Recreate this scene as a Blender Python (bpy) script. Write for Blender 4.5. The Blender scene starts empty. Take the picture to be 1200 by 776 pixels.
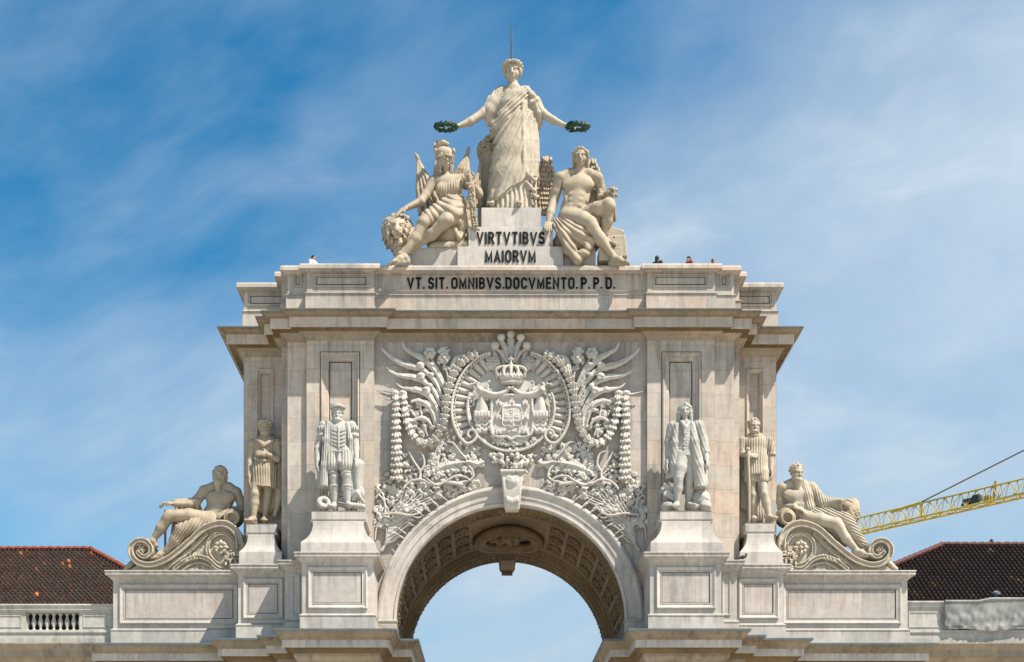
import bpy, bmesh, math, random
import numpy as np
from mathutils import Vector, Matrix

SC = bpy.context.scene
COL = SC.collection
# ------------------------------------------------------------------ camera, sky, sun, exposure
S, DIST, EYE, CAMX, VPX, VPY = 0.04, 60.0, 1.7, -1.1, 571.0, 1034.0
cam = bpy.data.cameras.new('camera')
cam.lens = 45.0; cam.sensor_width = 36.0; cam.sensor_fit = 'HORIZONTAL'
cam.shift_x = (600 - VPX) / 1200.0; cam.shift_y = (VPY - 388) / 1200.0
cam.clip_start = 0.5; cam.clip_end = 20000
camo = bpy.data.objects.new('camera', cam); COL.objects.link(camo)
camo.location = (CAMX, -DIST, EYE); camo.rotation_euler = (math.pi/2, 0, 0)
SC.camera = camo
SUN_AZ, SUN_EL = math.radians(55), math.radians(58)       # azimuth from the facade's normal towards +x
sdir = Vector((math.sin(SUN_AZ)*math.cos(SUN_EL), -math.cos(SUN_AZ)*math.cos(SUN_EL), math.sin(SUN_EL)))
sun = bpy.data.lights.new('sun', 'SUN'); sun.energy = 5.0; sun.angle = math.radians(0.5); sun.color = (1.0, 0.93, 0.82)
suno = bpy.data.objects.new('sun', sun); COL.objects.link(suno)
suno.rotation_euler = sdir.to_track_quat('Z', 'Y').to_euler(); suno.location = (40, -50, 70)
SC.view_settings.view_transform = 'Standard'; SC.view_settings.look = 'None'
SC.view_settings.exposure = 1.0; SC.view_settings.gamma = 1.0; SC.view_settings.use_curve_mapping = False

def PX(px, y=0.0): return CAMX + (px - VPX) * S * (DIST + y) / DIST
def PZ(py, y=0.0): return EYE + (VPY - py) * S * (DIST + y) / DIST
def P(px, py, y=0.0): return Vector((PX(px, y), y, PZ(py, y)))

# ------------------------------------------------------------------ node helpers
class NT:
    def __init__(s, tree): s.t = tree; s.t.nodes.clear()
    def n(s, typ, **kw):
        nd = s.t.nodes.new(typ)
        for k, v in kw.items():
            if k == 'i':
                for a, b in v.items():
                    if isinstance(b, bpy.types.NodeSocket): s.t.links.new(b, nd.inputs[a])
                    else: nd.inputs[a].default_value = b
            else: setattr(nd, k, v)
        return nd
    def math(s, op, a, b=0.0, c=None, clamp=False):
        i = {0: a, 1: b}
        if c is not None: i[2] = c
        return s.n('ShaderNodeMath', operation=op, use_clamp=clamp, i=i).outputs[0]
    def ramp(s, fac, lo, hi, a=0.0, b=1.0):
        return s.n('ShaderNodeMapRange', clamp=True, i={0: fac, 1: lo, 2: hi, 3: a, 4: b}).outputs[0]
    def mix(s, fac, a, b, blend='MIX'):
        nd = s.n('ShaderNodeMix', data_type='RGBA', blend_type=blend)
        for k, v in ((0, fac), (6, a), (7, b)):
            if isinstance(v, bpy.types.NodeSocket): s.t.links.new(v, nd.inputs[k])
            else: nd.inputs[k].default_value = v if k == 0 else (*v[:3], 1)
        return nd.outputs[2]
    def noise(s, vec, scale, detail=6, rough=0.6, dist=0.0):
        return s.n('ShaderNodeTexNoise', i={'Vector': vec, 'Scale': scale, 'Detail': detail, 'Roughness': rough, 'Distortion': dist}).outputs[0]
    def vmul(s, vec, xyz, add=(0, 0, 0)):
        return s.n('ShaderNodeVectorMath', operation='MULTIPLY_ADD', i={0: vec, 1: xyz, 2: add}).outputs[0]

# ------------------------------------------------------------------ sky: Nishita with thin drifting cloud
world = bpy.data.worlds.new('World'); SC.world = world; world.use_nodes = True
w = NT(world.node_tree)
sky = w.n('ShaderNodeTexSky', sky_type='NISHITA')
sky.sun_disc = False; sky.sun_elevation = SUN_EL; sky.sun_rotation = math.atan2(sdir.x, sdir.y)
sky.altitude = 0; sky.air_density = 1.15; sky.dust_density = 0.35; sky.ozone_density = 2.2
tc = w.n('ShaderNodeTexCoord').outputs['Generated']
v = w.n('ShaderNodeSeparateXYZ', i={0: tc})
zz = w.math('ADD', v.outputs[2], 0.18)
pl = w.n('ShaderNodeCombineXYZ', i={0: w.math('DIVIDE', v.outputs[0], zz), 1: w.math('DIVIDE', v.outputs[1], zz), 2: 0.0}).outputs[0]
rot = w.n('ShaderNodeVectorRotate', rotation_type='Y_AXIS', i={'Vector': tc, 'Angle': math.radians(14)}).outputs[0]   # the streaks climb to one side
warp = w.noise(w.vmul(rot, (1.6, 1.6, 2.6), (3.1, 0, 1.7)), 1.3, 3, 0.5)
cv = w.n('ShaderNodeVectorMath', operation='ADD', i={0: w.vmul(rot, (2.0, 2.0, 3.9), (0.35, 0.2, 0.9)), 1: w.n('ShaderNodeCombineXYZ', i={0: w.math('MULTIPLY', warp, 0.45), 1: 0.0, 2: w.math('MULTIPLY', warp, 0.8)}).outputs[0]}).outputs[0]
n1 = w.noise(cv, 0.95, 7, 0.55)
n2 = w.noise(w.vmul(cv, (1.0, 1.0, 1.9), (7.3, 1.1, 2.0)), 3.4, 9, 0.58, 0.15)
side = w.ramp(w.math('ADD', v.outputs[0], w.math('MULTIPLY', v.outputs[2], -0.45)), -0.60, 0.30, 0.0, 1.0)      # the veil is thicker to the right
veil = w.ramp(w.math('ADD', n1, w.math('MULTIPLY', side, 0.40)), 0.50, 0.86)
wisp = w.math('MULTIPLY', w.ramp(n2, 0.45, 0.75), w.ramp(n1, 0.40, 0.62))
low = w.ramp(v.outputs[2], 0.02, 0.42, 0.24, 0.0)
cl = w.math('ADD', w.math('ADD', w.math('MULTIPLY', veil, 0.72), w.math('MULTIPLY', w.math('MULTIPLY', wisp, 0.42), w.ramp(side, 0.0, 0.5, 0.35, 1.0))), low, clamp=True)
skyc = w.mix(1.0, sky.outputs[0], (0.30, 1.13, 1.40), 'MULTIPLY')
col = w.mix(cl, skyc, w.mix(w.ramp(v.outputs[2], 0.12, 0.42), (4.7, 5.9, 7.1), (6.9, 7.8, 8.6)))
bg = w.n('ShaderNodeBackground', i={'Color': col, 'Strength': 0.0525})
w.t.links.new(bg.outputs[0], w.n('ShaderNodeOutputWorld').inputs[0])

# ------------------------------------------------------------------ materials
ALB = 0.72
def stone(name, c1, c2, tint=(0.5, 0.36, 0.25), tint_amt=0.35, block=None, streak=0.4, soot=(0.16, 0.145, 0.12), mott=0.2, bump=0.25, rough=0.78, off=0.0, drips=(), wear=0.035):
    c1, c2, tint, soot = (tuple(ALB*x for x in q) for q in (c1, c2, tint, soot))
    m = bpy.data.materials.new(name); m.use_nodes = True
    t = NT(m.node_tree)
    g = t.n('ShaderNodeNewGeometry'); pos = t.vmul(g.outputs['Position'], (1, 1, 1), (off, off*1.7, off*.6))
    sp = t.n('ShaderNodeSeparateXYZ', i={0: pos})
    a = t.noise(pos, 0.45, 5, 0.6)
    c = t.mix(t.ramp(a, 0.35, 0.65), c1, c2)
    if block:
        nx = t.math('ABSOLUTE', t.n('ShaderNodeSeparateXYZ', i={0: g.outputs['True Normal']}).outputs[0])
        sw = t.math('GREATER_THAN', nx, 0.7)
        u = t.math('ADD', t.math('MULTIPLY', sp.outputs[0], t.math('SUBTRACT', 1.0, sw)), t.math('MULTIPLY', sp.outputs[1], sw))
        uv = t.n('ShaderNodeCombineXYZ', i={0: u, 1: sp.outputs[2], 2: 0.0}).outputs[0]
        br = t.n('ShaderNodeTexBrick', offset=0.5, squash=1.0, i={'Vector': uv, 'Scale': 1.0, 'Color1': (0.70, 0.685, 0.68, 1), 'Color2': (1.06, 1.03, 1.0, 1), 'Mortar': (0.56, 0.5, 0.42, 1), 'Mortar Size': block[2] if len(block) > 2 else 0.012, 'Mortar Smooth': 0.3, 'Brick Width': block[0], 'Row Height': block[1]})
        # a tint of its own for some blocks: pinkish, ochre, grey
        br2 = t.n('ShaderNodeTexBrick', offset=0.5, squash=1.0, i={'Vector': uv, 'Scale': 1.0, 'Color1': (0, 0, 0, 1), 'Color2': (1, 1, 1, 1), 'Mortar': (0.5, 0.5, 0.5, 1), 'Mortar Size': 0.0, 'Brick Width': block[0], 'Row Height': block[1], 'Bias': -0.1})
        bc = t.math('ADD', t.math('MULTIPLY', br2.outputs[0], 0.3), t.math('MULTIPLY', t.noise(pos, 0.6, 4, 0.6), 0.75))
        c = t.mix(t.math('MULTIPLY', t.ramp(bc, 0.46, 0.78), tint_amt), c, tint)
        c = t.mix(0.85, c, br.outputs[0], 'MULTIPLY')
    else:
        c = t.mix(t.math('MULTIPLY', t.ramp(t.noise(pos, 0.8, 5, 0.62), 0.5, 0.78), tint_amt), c, tint)
    mo = t.noise(pos, 3.2, 8, 0.68)
    c = t.mix(1.0, c, t.n('ShaderNodeCombineColor', i={0: t.ramp(mo, 0.25, 0.75, 1-mott, 1+mott*.4), 1: t.ramp(mo, 0.25, 0.75, 1-mott, 1+mott*.4), 2: t.ramp(mo, 0.25, 0.75, 1-mott*1.15, 1+mott*.4)}).outputs[0], 'MULTIPLY')
    if streak:
        st = t.noise(t.vmul(pos, (2.3, 2.3, 0.28)), 1.3, 6, 0.62)
        pa = t.noise(pos, 0.33, 3, 0.5)
        f = t.math('MULTIPLY', t.ramp(st, 0.48, 0.7), t.ramp(pa, 0.36, 0.6))
        c = t.mix(t.math('MULTIPLY', f, streak), c, soot)
        dr = t.noise(t.vmul(pos, (3.1, 3.1, 0.12)), 1.6, 5, 0.6)
        for z1, ln in drips:                        # water stains running down from the ledges
            g_ = t.math('MULTIPLY', t.ramp(sp.outputs[2], z1-ln+off*.6, z1+off*.6), t.math('LESS_THAN', sp.outputs[2], z1+.03+off*.6))
            c = t.mix(t.math('MULTIPLY', t.math('MULTIPLY', g_, t.ramp(dr, 0.44, 0.66)), 0.45), c, soot)
        up = t.ramp(t.n('ShaderNodeSeparateXYZ', i={0: g.outputs['Normal']}).outputs[2], 0.35, 0.9)     # grime lying on ledges
        c = t.mix(t.math('MULTIPLY', up, min(0.7, streak*1.2)), c, soot)
    fine = t.noise(pos, 14.0, 6, 0.7)
    bp = t.n('ShaderNodeBump', i={'Strength': bump, 'Distance': 0.03, 'Height': t.math('ADD', mo, t.math('MULTIPLY', fine, 0.5))})
    if wear: t.t.links.new(t.n('ShaderNodeBevel', samples=4, i={'Radius': wear}).outputs[0], bp.inputs['Normal'])      # worn arrises
    p = t.n('ShaderNodeBsdfPrincipled', i={'Base Color': c, 'Roughness': rough, 'Specular IOR Level': 0.25, 'Normal': bp.outputs[0]})
    t.t.links.new(p.outputs[0], t.n('ShaderNodeOutputMaterial').inputs[0])
    return m

def plain(name, col, rough=0.6, var=0.25, scale=4.0, metal=0.0, spec=0.3, bump=0.1):
    m = bpy.data.materials.new(name); m.use_nodes = True
    t = NT(m.node_tree)
    pos = t.n('ShaderNodeNewGeometry').outputs['Position']
    n = t.noise(pos, scale, 6, 0.65)
    k = t.ramp(n, 0.25, 0.75, 1-var, 1+var)
    c = t.mix(1.0, (*col,), t.n('ShaderNodeCombineColor', i={0: k, 1: k, 2: k}).outputs[0], 'MULTIPLY')
    bp = t.n('ShaderNodeBump', i={'Strength': bump, 'Distance': 0.02, 'Height': n})
    p = t.n('ShaderNodeBsdfPrincipled', i={'Base Color': c, 'Roughness': rough, 'Metallic': metal, 'Specular IOR Level': spec, 'Normal': bp.outputs[0]})
    t.t.links.new(p.outputs[0], t.n('ShaderNodeOutputMaterial').inputs[0])
    return m

M = {}
M['wall'] = stone('ashlar limestone', (0.76, 0.685, 0.605), (0.67, 0.61, 0.545), tint=(0.64, 0.45, 0.345), tint_amt=0.75, block=(2.3, 1.12), streak=0.6, drips=((27.2, 2.6), (30.3, .9), (29.3, .8)))
M['trim'] = stone('weathered cornice stone', (0.53, 0.46, 0.37), (0.44, 0.375, 0.29), tint=(0.34, 0.235, 0.13), tint_amt=0.65, block=(1.9, 9.0, 0.01), streak=0.62, soot=(0.13, 0.105, 0.08), off=3.3)
M['base'] = stone('pedestal stone', (0.79, 0.74, 0.69), (0.68, 0.64, 0.60), tint=(0.55, 0.42, 0.34), tint_amt=0.3, block=(2.1, 9.0, 0.008), streak=0.42, off=7.1, drips=((16.5, .8), (13.7, .5), (12.5, .4), (18.5, .7)))
M['panel'] = stone('grey pink panel stone', (0.66, 0.595, 0.56), (0.72, 0.665, 0.62), tint=(0.45, 0.35, 0.29), tint_amt=0.5, block=(1.7, 9.0, 0.008), streak=0.6, off=1.9, drips=((15.8, 1.2),))
M['relief'] = stone('carved relief stone', (0.74, 0.69, 0.635), (0.65, 0.605, 0.555), tint=(0.42, 0.34, 0.26), tint_amt=0.3, streak=0.45, mott=0.24, off=5.0, bump=.5, wear=0)
M['field'] = stone('relief background stone', (0.68, 0.62, 0.57), (0.58, 0.53, 0.495), tint=(0.55, 0.43, 0.37), tint_amt=0.5, block=(1.9, 1.3), streak=0.6, off=2.2, drips=((27.2, 2.2),))
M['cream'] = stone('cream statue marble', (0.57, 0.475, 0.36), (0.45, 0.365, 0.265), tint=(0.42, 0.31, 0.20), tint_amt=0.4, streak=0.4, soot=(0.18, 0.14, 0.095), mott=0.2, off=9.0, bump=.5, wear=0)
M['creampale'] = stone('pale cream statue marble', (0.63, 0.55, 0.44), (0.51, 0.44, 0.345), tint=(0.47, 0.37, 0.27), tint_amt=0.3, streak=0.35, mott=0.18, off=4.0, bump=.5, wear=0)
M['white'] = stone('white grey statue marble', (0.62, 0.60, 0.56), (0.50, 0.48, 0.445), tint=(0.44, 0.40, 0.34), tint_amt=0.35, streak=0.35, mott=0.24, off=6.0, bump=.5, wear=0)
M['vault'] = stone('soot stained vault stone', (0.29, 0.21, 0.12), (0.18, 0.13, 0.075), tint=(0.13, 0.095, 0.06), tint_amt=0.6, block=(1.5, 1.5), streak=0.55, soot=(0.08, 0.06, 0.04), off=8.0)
M['cyma'] = stone('sooty cornice stone', (0.46, 0.39, 0.30), (0.36, 0.295, 0.215), tint=(0.24, 0.165, 0.09), tint_amt=0.6, block=(1.9, 9.0, 0.01), streak=0.75, soot=(0.085, 0.068, 0.05), mott=.28, off=3.3)
M['soffit'] = stone('ochre stained shade dark soffit stone', (0.27, 0.185, 0.095), (0.17, 0.115, 0.06), tint=(0.12, 0.085, 0.05), tint_amt=0.5, streak=0.5, soot=(0.06, 0.045, 0.03), off=1.3)  # ochre stains, plus the shade under the cornices painted into the dark tone
M['fillet_shade'] = plain('painted fillet shade', (.06, .05, .04), .9, .4, 5.0)  # near-black colour imitating the thin shadow lines of the panel mouldings
M['lead'] = plain('lead flashing', (0.085, 0.115, 0.13), 0.55, 0.3, 2.0, 0.0, 0.4)
M['letter'] = plain('dark bronze letters', (0.010, 0.012, 0.011), 0.7, 0.3, 6.0, 0.0, 0.12)
M['render'] = stone('limewashed masonry', (0.72, 0.69, 0.63), (0.64, 0.61, 0.56), tint=(0.42, 0.38, 0.32), tint_amt=0.35, streak=0.7, soot=(0.16, 0.15, 0.13), mott=0.26, off=11.0, drips=((14.6, .8), (13.4, .7), (12.7, .6)))

# ------------------------------------------------------------------ objects
def props(o, label=None, cat=None, group=None, kind=None):
    if label: o['label'] = label
    if cat: o['category'] = cat
    if group: o['group'] = group
    if kind: o['kind'] = kind
    return o
def thing(name, label, cat, loc=(0, 0, 0), group=None):
    o = bpy.data.objects.new(name, None); COL.objects.link(o); o.location = loc
    return props(o, label, cat, group)
def link(name, me, mat, parent=None, label=None):
    if mat is not None:
        me.materials.clear(); me.materials.append(mat)
    o = bpy.data.objects.new(name, me); COL.objects.link(o)
    if parent is not None:
        o.parent = parent
        off = Vector(parent.location); q = parent.parent
        while q is not None: off += q.location; q = q.parent
        me.transform(Matrix.Translation(-off))
    if label: o['label'] = label
    return o

class MB:
    """collects faces of ONE mesh, in world coordinates"""
    def __init__(s): s.v = []; s.f = []
    def add(s, vs, fs):
        k = len(s.v); s.v += [tuple(p) for p in vs]; s.f += [tuple(i + k for i in f) for f in fs]; return s
    def box(s, x0, x1, y0, y1, z0, z1):
        return s.add([(x0, y0, z0), (x1, y0, z0), (x1, y1, z0), (x0, y1, z0), (x0, y0, z1), (x1, y0, z1), (x1, y1, z1), (x0, y1, z1)],
                     [(0, 3, 2, 1), (4, 5, 6, 7), (0, 1, 5, 4), (1, 2, 6, 5), (2, 3, 7, 6), (3, 0, 4, 7)])
    def sweep(s, path, prof, closed=False, mp=None, cap=True):
        """profile (out, height) swept along a path with mitred corners; mp maps (u, v, height) to the world"""
        n = len(path); k = len(prof); vs = []
        mp = mp or (lambda a, b, h: (a, b, h))
        for i in range(n):
            p = path[i]; ns = []
            for a, b in ((i-1, i), (i, i+1)):
                if not closed and (a < 0 or b >= n): continue
                q0, q1 = path[a % n], path[b % n]
                dx, dy = q1[0]-q0[0], q1[1]-q0[1]; L = math.hypot(dx, dy) or 1
                ns.append((dy/L, -dx/L))
            if len(ns) == 1: m = ns[0]
            else:
                d = 1 + ns[0][0]*ns[1][0] + ns[0][1]*ns[1][1]; d = max(d, 0.2)
                m = ((ns[0][0]+ns[1][0])/d, (ns[0][1]+ns[1][1])/d)
            vs += [mp(p[0]+m[0]*o, p[1]+m[1]*o, z) for o, z in prof]
        fs = []
        for i in range(n if closed else n-1):
            a, b = i*k, ((i+1) % n)*k
            fs += [(a+j, b+j, b+j+1, a+j+1) for j in range(k-1)]
        if not closed and cap: fs += [tuple(range(k)), tuple(range((n-1)*k, n*k))[::-1]]
        return s.add(vs, fs)
    def frame(s, x0, x1, z0, z1, y, prof):
        """moulding round a rectangle on a wall facing -y: profile (inward offset, proud of y)"""
        return s.sweep([(x0, z0), (x0, z1), (x1, z1), (x1, z0)], [(o, h) for o, h in prof], True, lambda a, b, h: (a, y-h, b))
    def recess(s, x0, x1, z0, z1, y, hx0, hx1, hz0, hz1, d):
        X = (x0, hx0, hx1, x1); Z = (z0, hz0, hz1, z1)
        for i in range(3):
            for j in range(3):
                if i == 1 and j == 1: continue
                s.add([(X[i], y, Z[j]), (X[i+1], y, Z[j]), (X[i+1], y, Z[j+1]), (X[i], y, Z[j+1])], [(0, 1, 2, 3)])
        s.add([(hx0, y, hz0), (hx1, y, hz0), (hx1, y, hz1), (hx0, y, hz1), (hx0, y+d, hz0), (hx1, y+d, hz0), (hx1, y+d, hz1), (hx0, y+d, hz1)],
              [(0, 4, 5, 1), (1, 5, 6, 2), (2, 6, 7, 3), (3, 7, 4, 0), (4, 7, 6, 5)])
        return s
    def lathe(s, c, prof, n=24):
        vs = [(c[0]+r*math.cos(2*math.pi*i/n), c[1]+r*math.sin(2*math.pi*i/n), c[2]+z) for r, z in prof for i in range(n)]
        k = len(prof)
        fs = [(j*n+i, j*n+(i+1) % n, (j+1)*n+(i+1) % n, (j+1)*n+i) for j in range(k-1) for i in range(n)]
        fs += [tuple(range(n))[::-1], tuple(range((k-1)*n, k*n))]
        return s.add(vs, fs)
    def tube(s, pts, r, n=8):
        pts = [Vector(p) for p in pts]; m = len(pts); rr = r if isinstance(r, (list, tuple)) else [r]*m
        vs = []
        for i, p in enumerate(pts):
            d = (pts[min(i+1, m-1)] - pts[max(i-1, 0)]).normalized()
            a = d.orthogonal().normalized() if i == 0 else (a - d*a.dot(d)).normalized()
            b = d.cross(a)
            vs += [p + (a*math.cos(2*math.pi*j/n) + b*math.sin(2*math.pi*j/n))*rr[i] for j in range(n)]
        fs = [(i*n+j, i*n+(j+1) % n, (i+1)*n+(j+1) % n, (i+1)*n+j) for i in range(m-1) for j in range(n)]
        fs += [tuple(range(n))[::-1], tuple(range((m-1)*n, m*n))]
        return s.add(vs, fs)
    def mesh(s, name, smooth=False, mirror=False):
        me = bpy.data.meshes.new(name)
        vs = [(-a, b, c) for a, b, c in s.v] if mirror else s.v
        me.from_pydata(vs, [], s.f); me.update()
        bm = bmesh.new(); bm.from_mesh(me)
        bmesh.ops.remove_doubles(bm, verts=bm.verts, dist=0.0004)
        bmesh.ops.recalc_face_normals(bm, faces=bm.faces)
        bm.to_mesh(me); bm.free()
        if smooth: me.polygons.foreach_set('use_smooth', [True]*len(me.polygons))
        return me
    def build(s, name, mat, parent=None, label=None, smooth=False, mirror=False):
        return link(name, s.mesh(name, smooth, mirror), mat, parent, label)
# ------------------------------------------------------------------ carving: shapes blended in a distance field, meshed by surface nets
f32 = np.float32
_rng = np.random.RandomState(7)
_lat = _rng.rand(32, 32, 32).astype(f32)
def vnoise(x, y, z):
    xi, yi, zi = np.floor(x).astype(int), np.floor(y).astype(int), np.floor(z).astype(int)
    fx, fy, fz = x-xi, y-yi, z-zi
    fx, fy, fz = fx*fx*(3-2*fx), fy*fy*(3-2*fy), fz*fz*(3-2*fz)
    r = 0
    for a in (0, 1):
        for b in (0, 1):
            for c in (0, 1):
                r = r + _lat[(xi+a) & 31, (yi+b) & 31, (zi+c) & 31]*(fx if a else 1-fx)*(fy if b else 1-fy)*(fz if c else 1-fz)
    return r*2-1
def fbm(x, y, z, o=3):
    r, a = 0, 1.0
    for i in range(o): r = r + a*vnoise(x*2**i+i*5.3, y*2**i+i*1.7, z*2**i+i*8.1); a *= 0.5
    return r

class Sculpt:
    def __init__(s, lo, hi, vox=0.03):
        s.lo = np.array(lo, float); s.vox = vox
        s.dim = [int(math.ceil((hi[i]-lo[i])/vox))+1 for i in range(3)]
        s.ax = [(s.lo[i]+vox*np.arange(s.dim[i])).astype(f32) for i in range(3)]
        s.lay = {}; s.cur = None; s.k = 0.05
    def L(s, name):
        if name not in s.lay: s.lay[name] = np.full(s.dim, 1.0, f32)
        s.cur = name; return s
    def _sub(s, lo, hi, pad):
        sl = []
        for i in range(3):
            a = max(0, int((lo[i]-pad-s.lo[i])/s.vox)); b = min(s.dim[i], int((hi[i]+pad-s.lo[i])/s.vox)+2)
            if b <= a: return None
            sl.append(slice(a, b))
        X = s.ax[0][sl[0]][:, None, None]; Y = s.ax[1][sl[1]][None, :, None]; Z = s.ax[2][sl[2]][None, None, :]
        return tuple(sl), X, Y, Z
    def _put(s, lo, hi, fn, k, op):
        k = max(k, 1e-3)
        q = s._sub(lo, hi, k+2.5*s.vox)
        if q is None: return
        sl, X, Y, Z = q
        d = fn(X, Y, Z); f = s.lay[s.cur]; a = f[sl]
        if op == 'u':
            h = np.clip(0.5+0.5*(a-d)/k, 0, 1); f[sl] = a+(d-a)*h-k*h*(1-h)
        elif op == 's':
            d = -d; h = np.clip(0.5-0.5*(a-d)/k, 0, 1); f[sl] = a+(d-a)*h+k*h*(1-h)
        elif op == 'i':
            h = np.clip(0.5-0.5*(a-d)/k, 0, 1); f[sl] = a+(d-a)*h+k*h*(1-h)
    def cap(s, a, b, ra, rb=None, k=None, op='u', flat=None):
        rb = ra if rb is None else rb; k = s.k if k is None else k
        a = np.array(a, float); b = np.array(b, float); ba = b-a; L2 = float(ba@ba) or 1e-9; R = max(ra, rb)
        def fn(X, Y, Z):
            px, py, pz = X-a[0], Y-a[1], Z-a[2]
            t = np.clip((px*ba[0]+py*ba[1]+pz*ba[2])/L2, 0, 1)
            wx, wy, wz = px-t*ba[0], py-t*ba[1], pz-t*ba[2]
            if flat:
                v, q = flat; c = (wx*v[0]+wy*v[1]+wz*v[2])*(1/q-1)
                wx, wy, wz = wx+c*v[0], wy+c*v[1], wz+c*v[2]
                return (np.sqrt(wx*wx+wy*wy+wz*wz)-(ra+t*(rb-ra)))*(min(1, q) if q < 1 else 1)
            return np.sqrt(wx*wx+wy*wy+wz*wz)-(ra+t*(rb-ra))
        e = R*(max(1, flat[1]) if flat else 1)
        s._put(np.minimum(a, b)-e, np.maximum(a, b)+e, fn, k, op); return s
    def chain(s, pts, rs, k=None, op='u', flat=None):
        if not isinstance(rs, (list, tuple)): rs = [rs]*len(pts)
        for i in range(len(pts)-1): s.cap(pts[i], pts[i+1], rs[i], rs[i+1], k, op, flat)
        return s
    def ell(s, c, r, R=None, k=None, op='u'):
        k = s.k if k is None else k
        c = np.array(c, float); r = np.array(r, float)
        A = np.array(R, float) if R is not None else np.eye(3)          # rows: local axes
        e = np.abs(A.T)@r
        def fn(X, Y, Z):
            px, py, pz = X-c[0], Y-c[1], Z-c[2]
            q = [(px*A[i, 0]+py*A[i, 1]+pz*A[i, 2])/r[i] for i in range(3)]
            k0 = np.sqrt(q[0]**2+q[1]**2+q[2]**2)+1e-6
            k1 = np.sqrt((q[0]/r[0])**2+(q[1]/r[1])**2+(q[2]/r[2])**2)+1e-6
            return k0*(k0-1)/k1
        s._put(c-e, c+e, fn, k, op); return s
    def box(s, c, h, R=None, rd=0.03, k=None, op='u'):
        k = s.k if k is None else k
        c = np.array(c, float); h = np.array(h, float); A = np.array(R, float) if R is not None else np.eye(3)
        e = np.abs(A.T)@h
        def fn(X, Y, Z):
            px, py, pz = X-c[0], Y-c[1], Z-c[2]
            q = [np.abs(px*A[i, 0]+py*A[i, 1]+pz*A[i, 2])-(h[i]-rd) for i in range(3)]
            o = np.sqrt(np.maximum(q[0], 0)**2+np.maximum(q[1], 0)**2+np.maximum(q[2], 0)**2)
            return o+np.minimum(np.maximum(np.maximum(q[0], q[1]), q[2]), 0)-rd
        s._put(c-e, c+e, fn, k, op); return s
    def ribbon(s, pts, r, y0, y1, k=.02, op='u', rd=.03):
        """a flat-faced band of half width r along world points (x, z), between two depths"""
        pts = np.array(pts, float); rr = np.linspace(r[0], r[1], len(pts)) if isinstance(r, tuple) else np.full(len(pts), r)
        for (a, ra), (b, rb) in zip(zip(pts[:-1], rr[:-1]), zip(pts[1:], rr[1:])):
            ba = b-a; L2 = float(ba@ba) or 1e-9
            def fn(X, Y, Z):
                px, pz = X-a[0], Z-a[1]; t = np.clip((px*ba[0]+pz*ba[1])/L2, 0, 1)
                d = np.sqrt((px-t*ba[0])**2+(pz-t*ba[1])**2)-(ra+t*(rb-ra))+rd; e = np.abs(Y-(y0+y1)/2)-(y1-y0)/2+rd
                return np.sqrt(np.maximum(d, 0)**2+np.maximum(e, 0)**2)+np.minimum(np.maximum(d, e), 0)-rd
            m = max(ra, rb); s._put(np.array([min(a[0], b[0])-m, y0, min(a[1], b[1])-m]), np.array([max(a[0], b[0])+m, y1, max(a[1], b[1])+m]), fn, k, op)
        return s
    def prism(s, poly, y0, y1, k=.02, op='u'):
        poly = np.array(poly, float)
        def fn(X, Y, Z):
            d = np.full(np.broadcast(X, Z).shape, 1e9); ins = np.zeros(d.shape, bool); n = len(poly)
            for i in range(n):
                a, b = poly[i], poly[(i+1) % n]; e = b-a; wx, wz = X-a[0], Z-a[1]; t = np.clip((wx*e[0]+wz*e[1])/(e@e), 0, 1)
                d = np.minimum(d, (wx-e[0]*t)**2+(wz-e[1]*t)**2)
                c = ((a[1] > Z) != (b[1] > Z)) & (X < (b[0]-a[0])*(Z-a[1])/((b[1]-a[1]) or 1e-9)+a[0]); ins ^= c
            d = np.sqrt(d)*np.where(ins, -1, 1); return np.maximum(d, np.abs(Y-(y0+y1)/2)-(y1-y0)/2)
        s._put(np.array([poly[:, 0].min(), y0, poly[:, 1].min()]), np.array([poly[:, 0].max(), y1, poly[:, 1].max()]), fn, k, op); return s
    def tor(s, c, nrm, R, r, k=None, op='u'):
        k = s.k if k is None else k; c = np.array(c, float); n = np.array(nrm, float); n /= np.linalg.norm(n)
        def fn(X, Y, Z):
            px, py, pz = X-c[0], Y-c[1], Z-c[2]; h = px*n[0]+py*n[1]+pz*n[2]
            q = np.sqrt(np.maximum(px*px+py*py+pz*pz-h*h, 0))-R
            return np.sqrt(q*q+h*h)-r
        s._put(c-R-r, c+R+r, fn, k, op); return s
    def disp(s, fn, band=0.2, lo=None, hi=None):
        """push the current layer's surface out by fn(x, y, z)"""
        f = s.lay[s.cur]; sl = (slice(None),)*3; o = (0, 0, 0)
        if lo is not None:
            q = s._sub(np.array(lo, float), np.array(hi, float), 0)
            if q is None: return s
            sl = q[0]; o = tuple(a.start for a in sl)
        g = f[sl]; i = np.nonzero(np.abs(g) < band)
        x, y, z = (s.ax[j][i[j]+o[j]] for j in range(3))
        g[i] -= fn(x, y, z); f[sl] = g; return s
    def drape(s, fn, amp, sharp=.7, warp=.6, wf=1.1, lo=None, hi=None):
        """cloth folds: fn(px, py, depth) gives the fold phase in picture units; broad rounded ridges, narrow valleys"""
        def g(x, y, z):
            k = DIST/(DIST+y)/S; px = VPX+(x-CAMX)*k; py = VPY-(z-EYE)*k
            ph = fn(px, py, y)+warp*fbm(x*wf, y*wf, z*wf, 2)
            a = amp*(.75+.5*vnoise(x*.9+3, y*.9, z*.7)) if not callable(amp) else amp(px, py, y)
            return a*((np.sin(ph)**2+.02)**(sharp/2)-.6)
        s.disp(g, .3, lo, hi); f = s.lay[s.cur]; s.blur(1); s.lay[s.cur] = .45*f+.55*s.lay[s.cur]; return s
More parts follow.
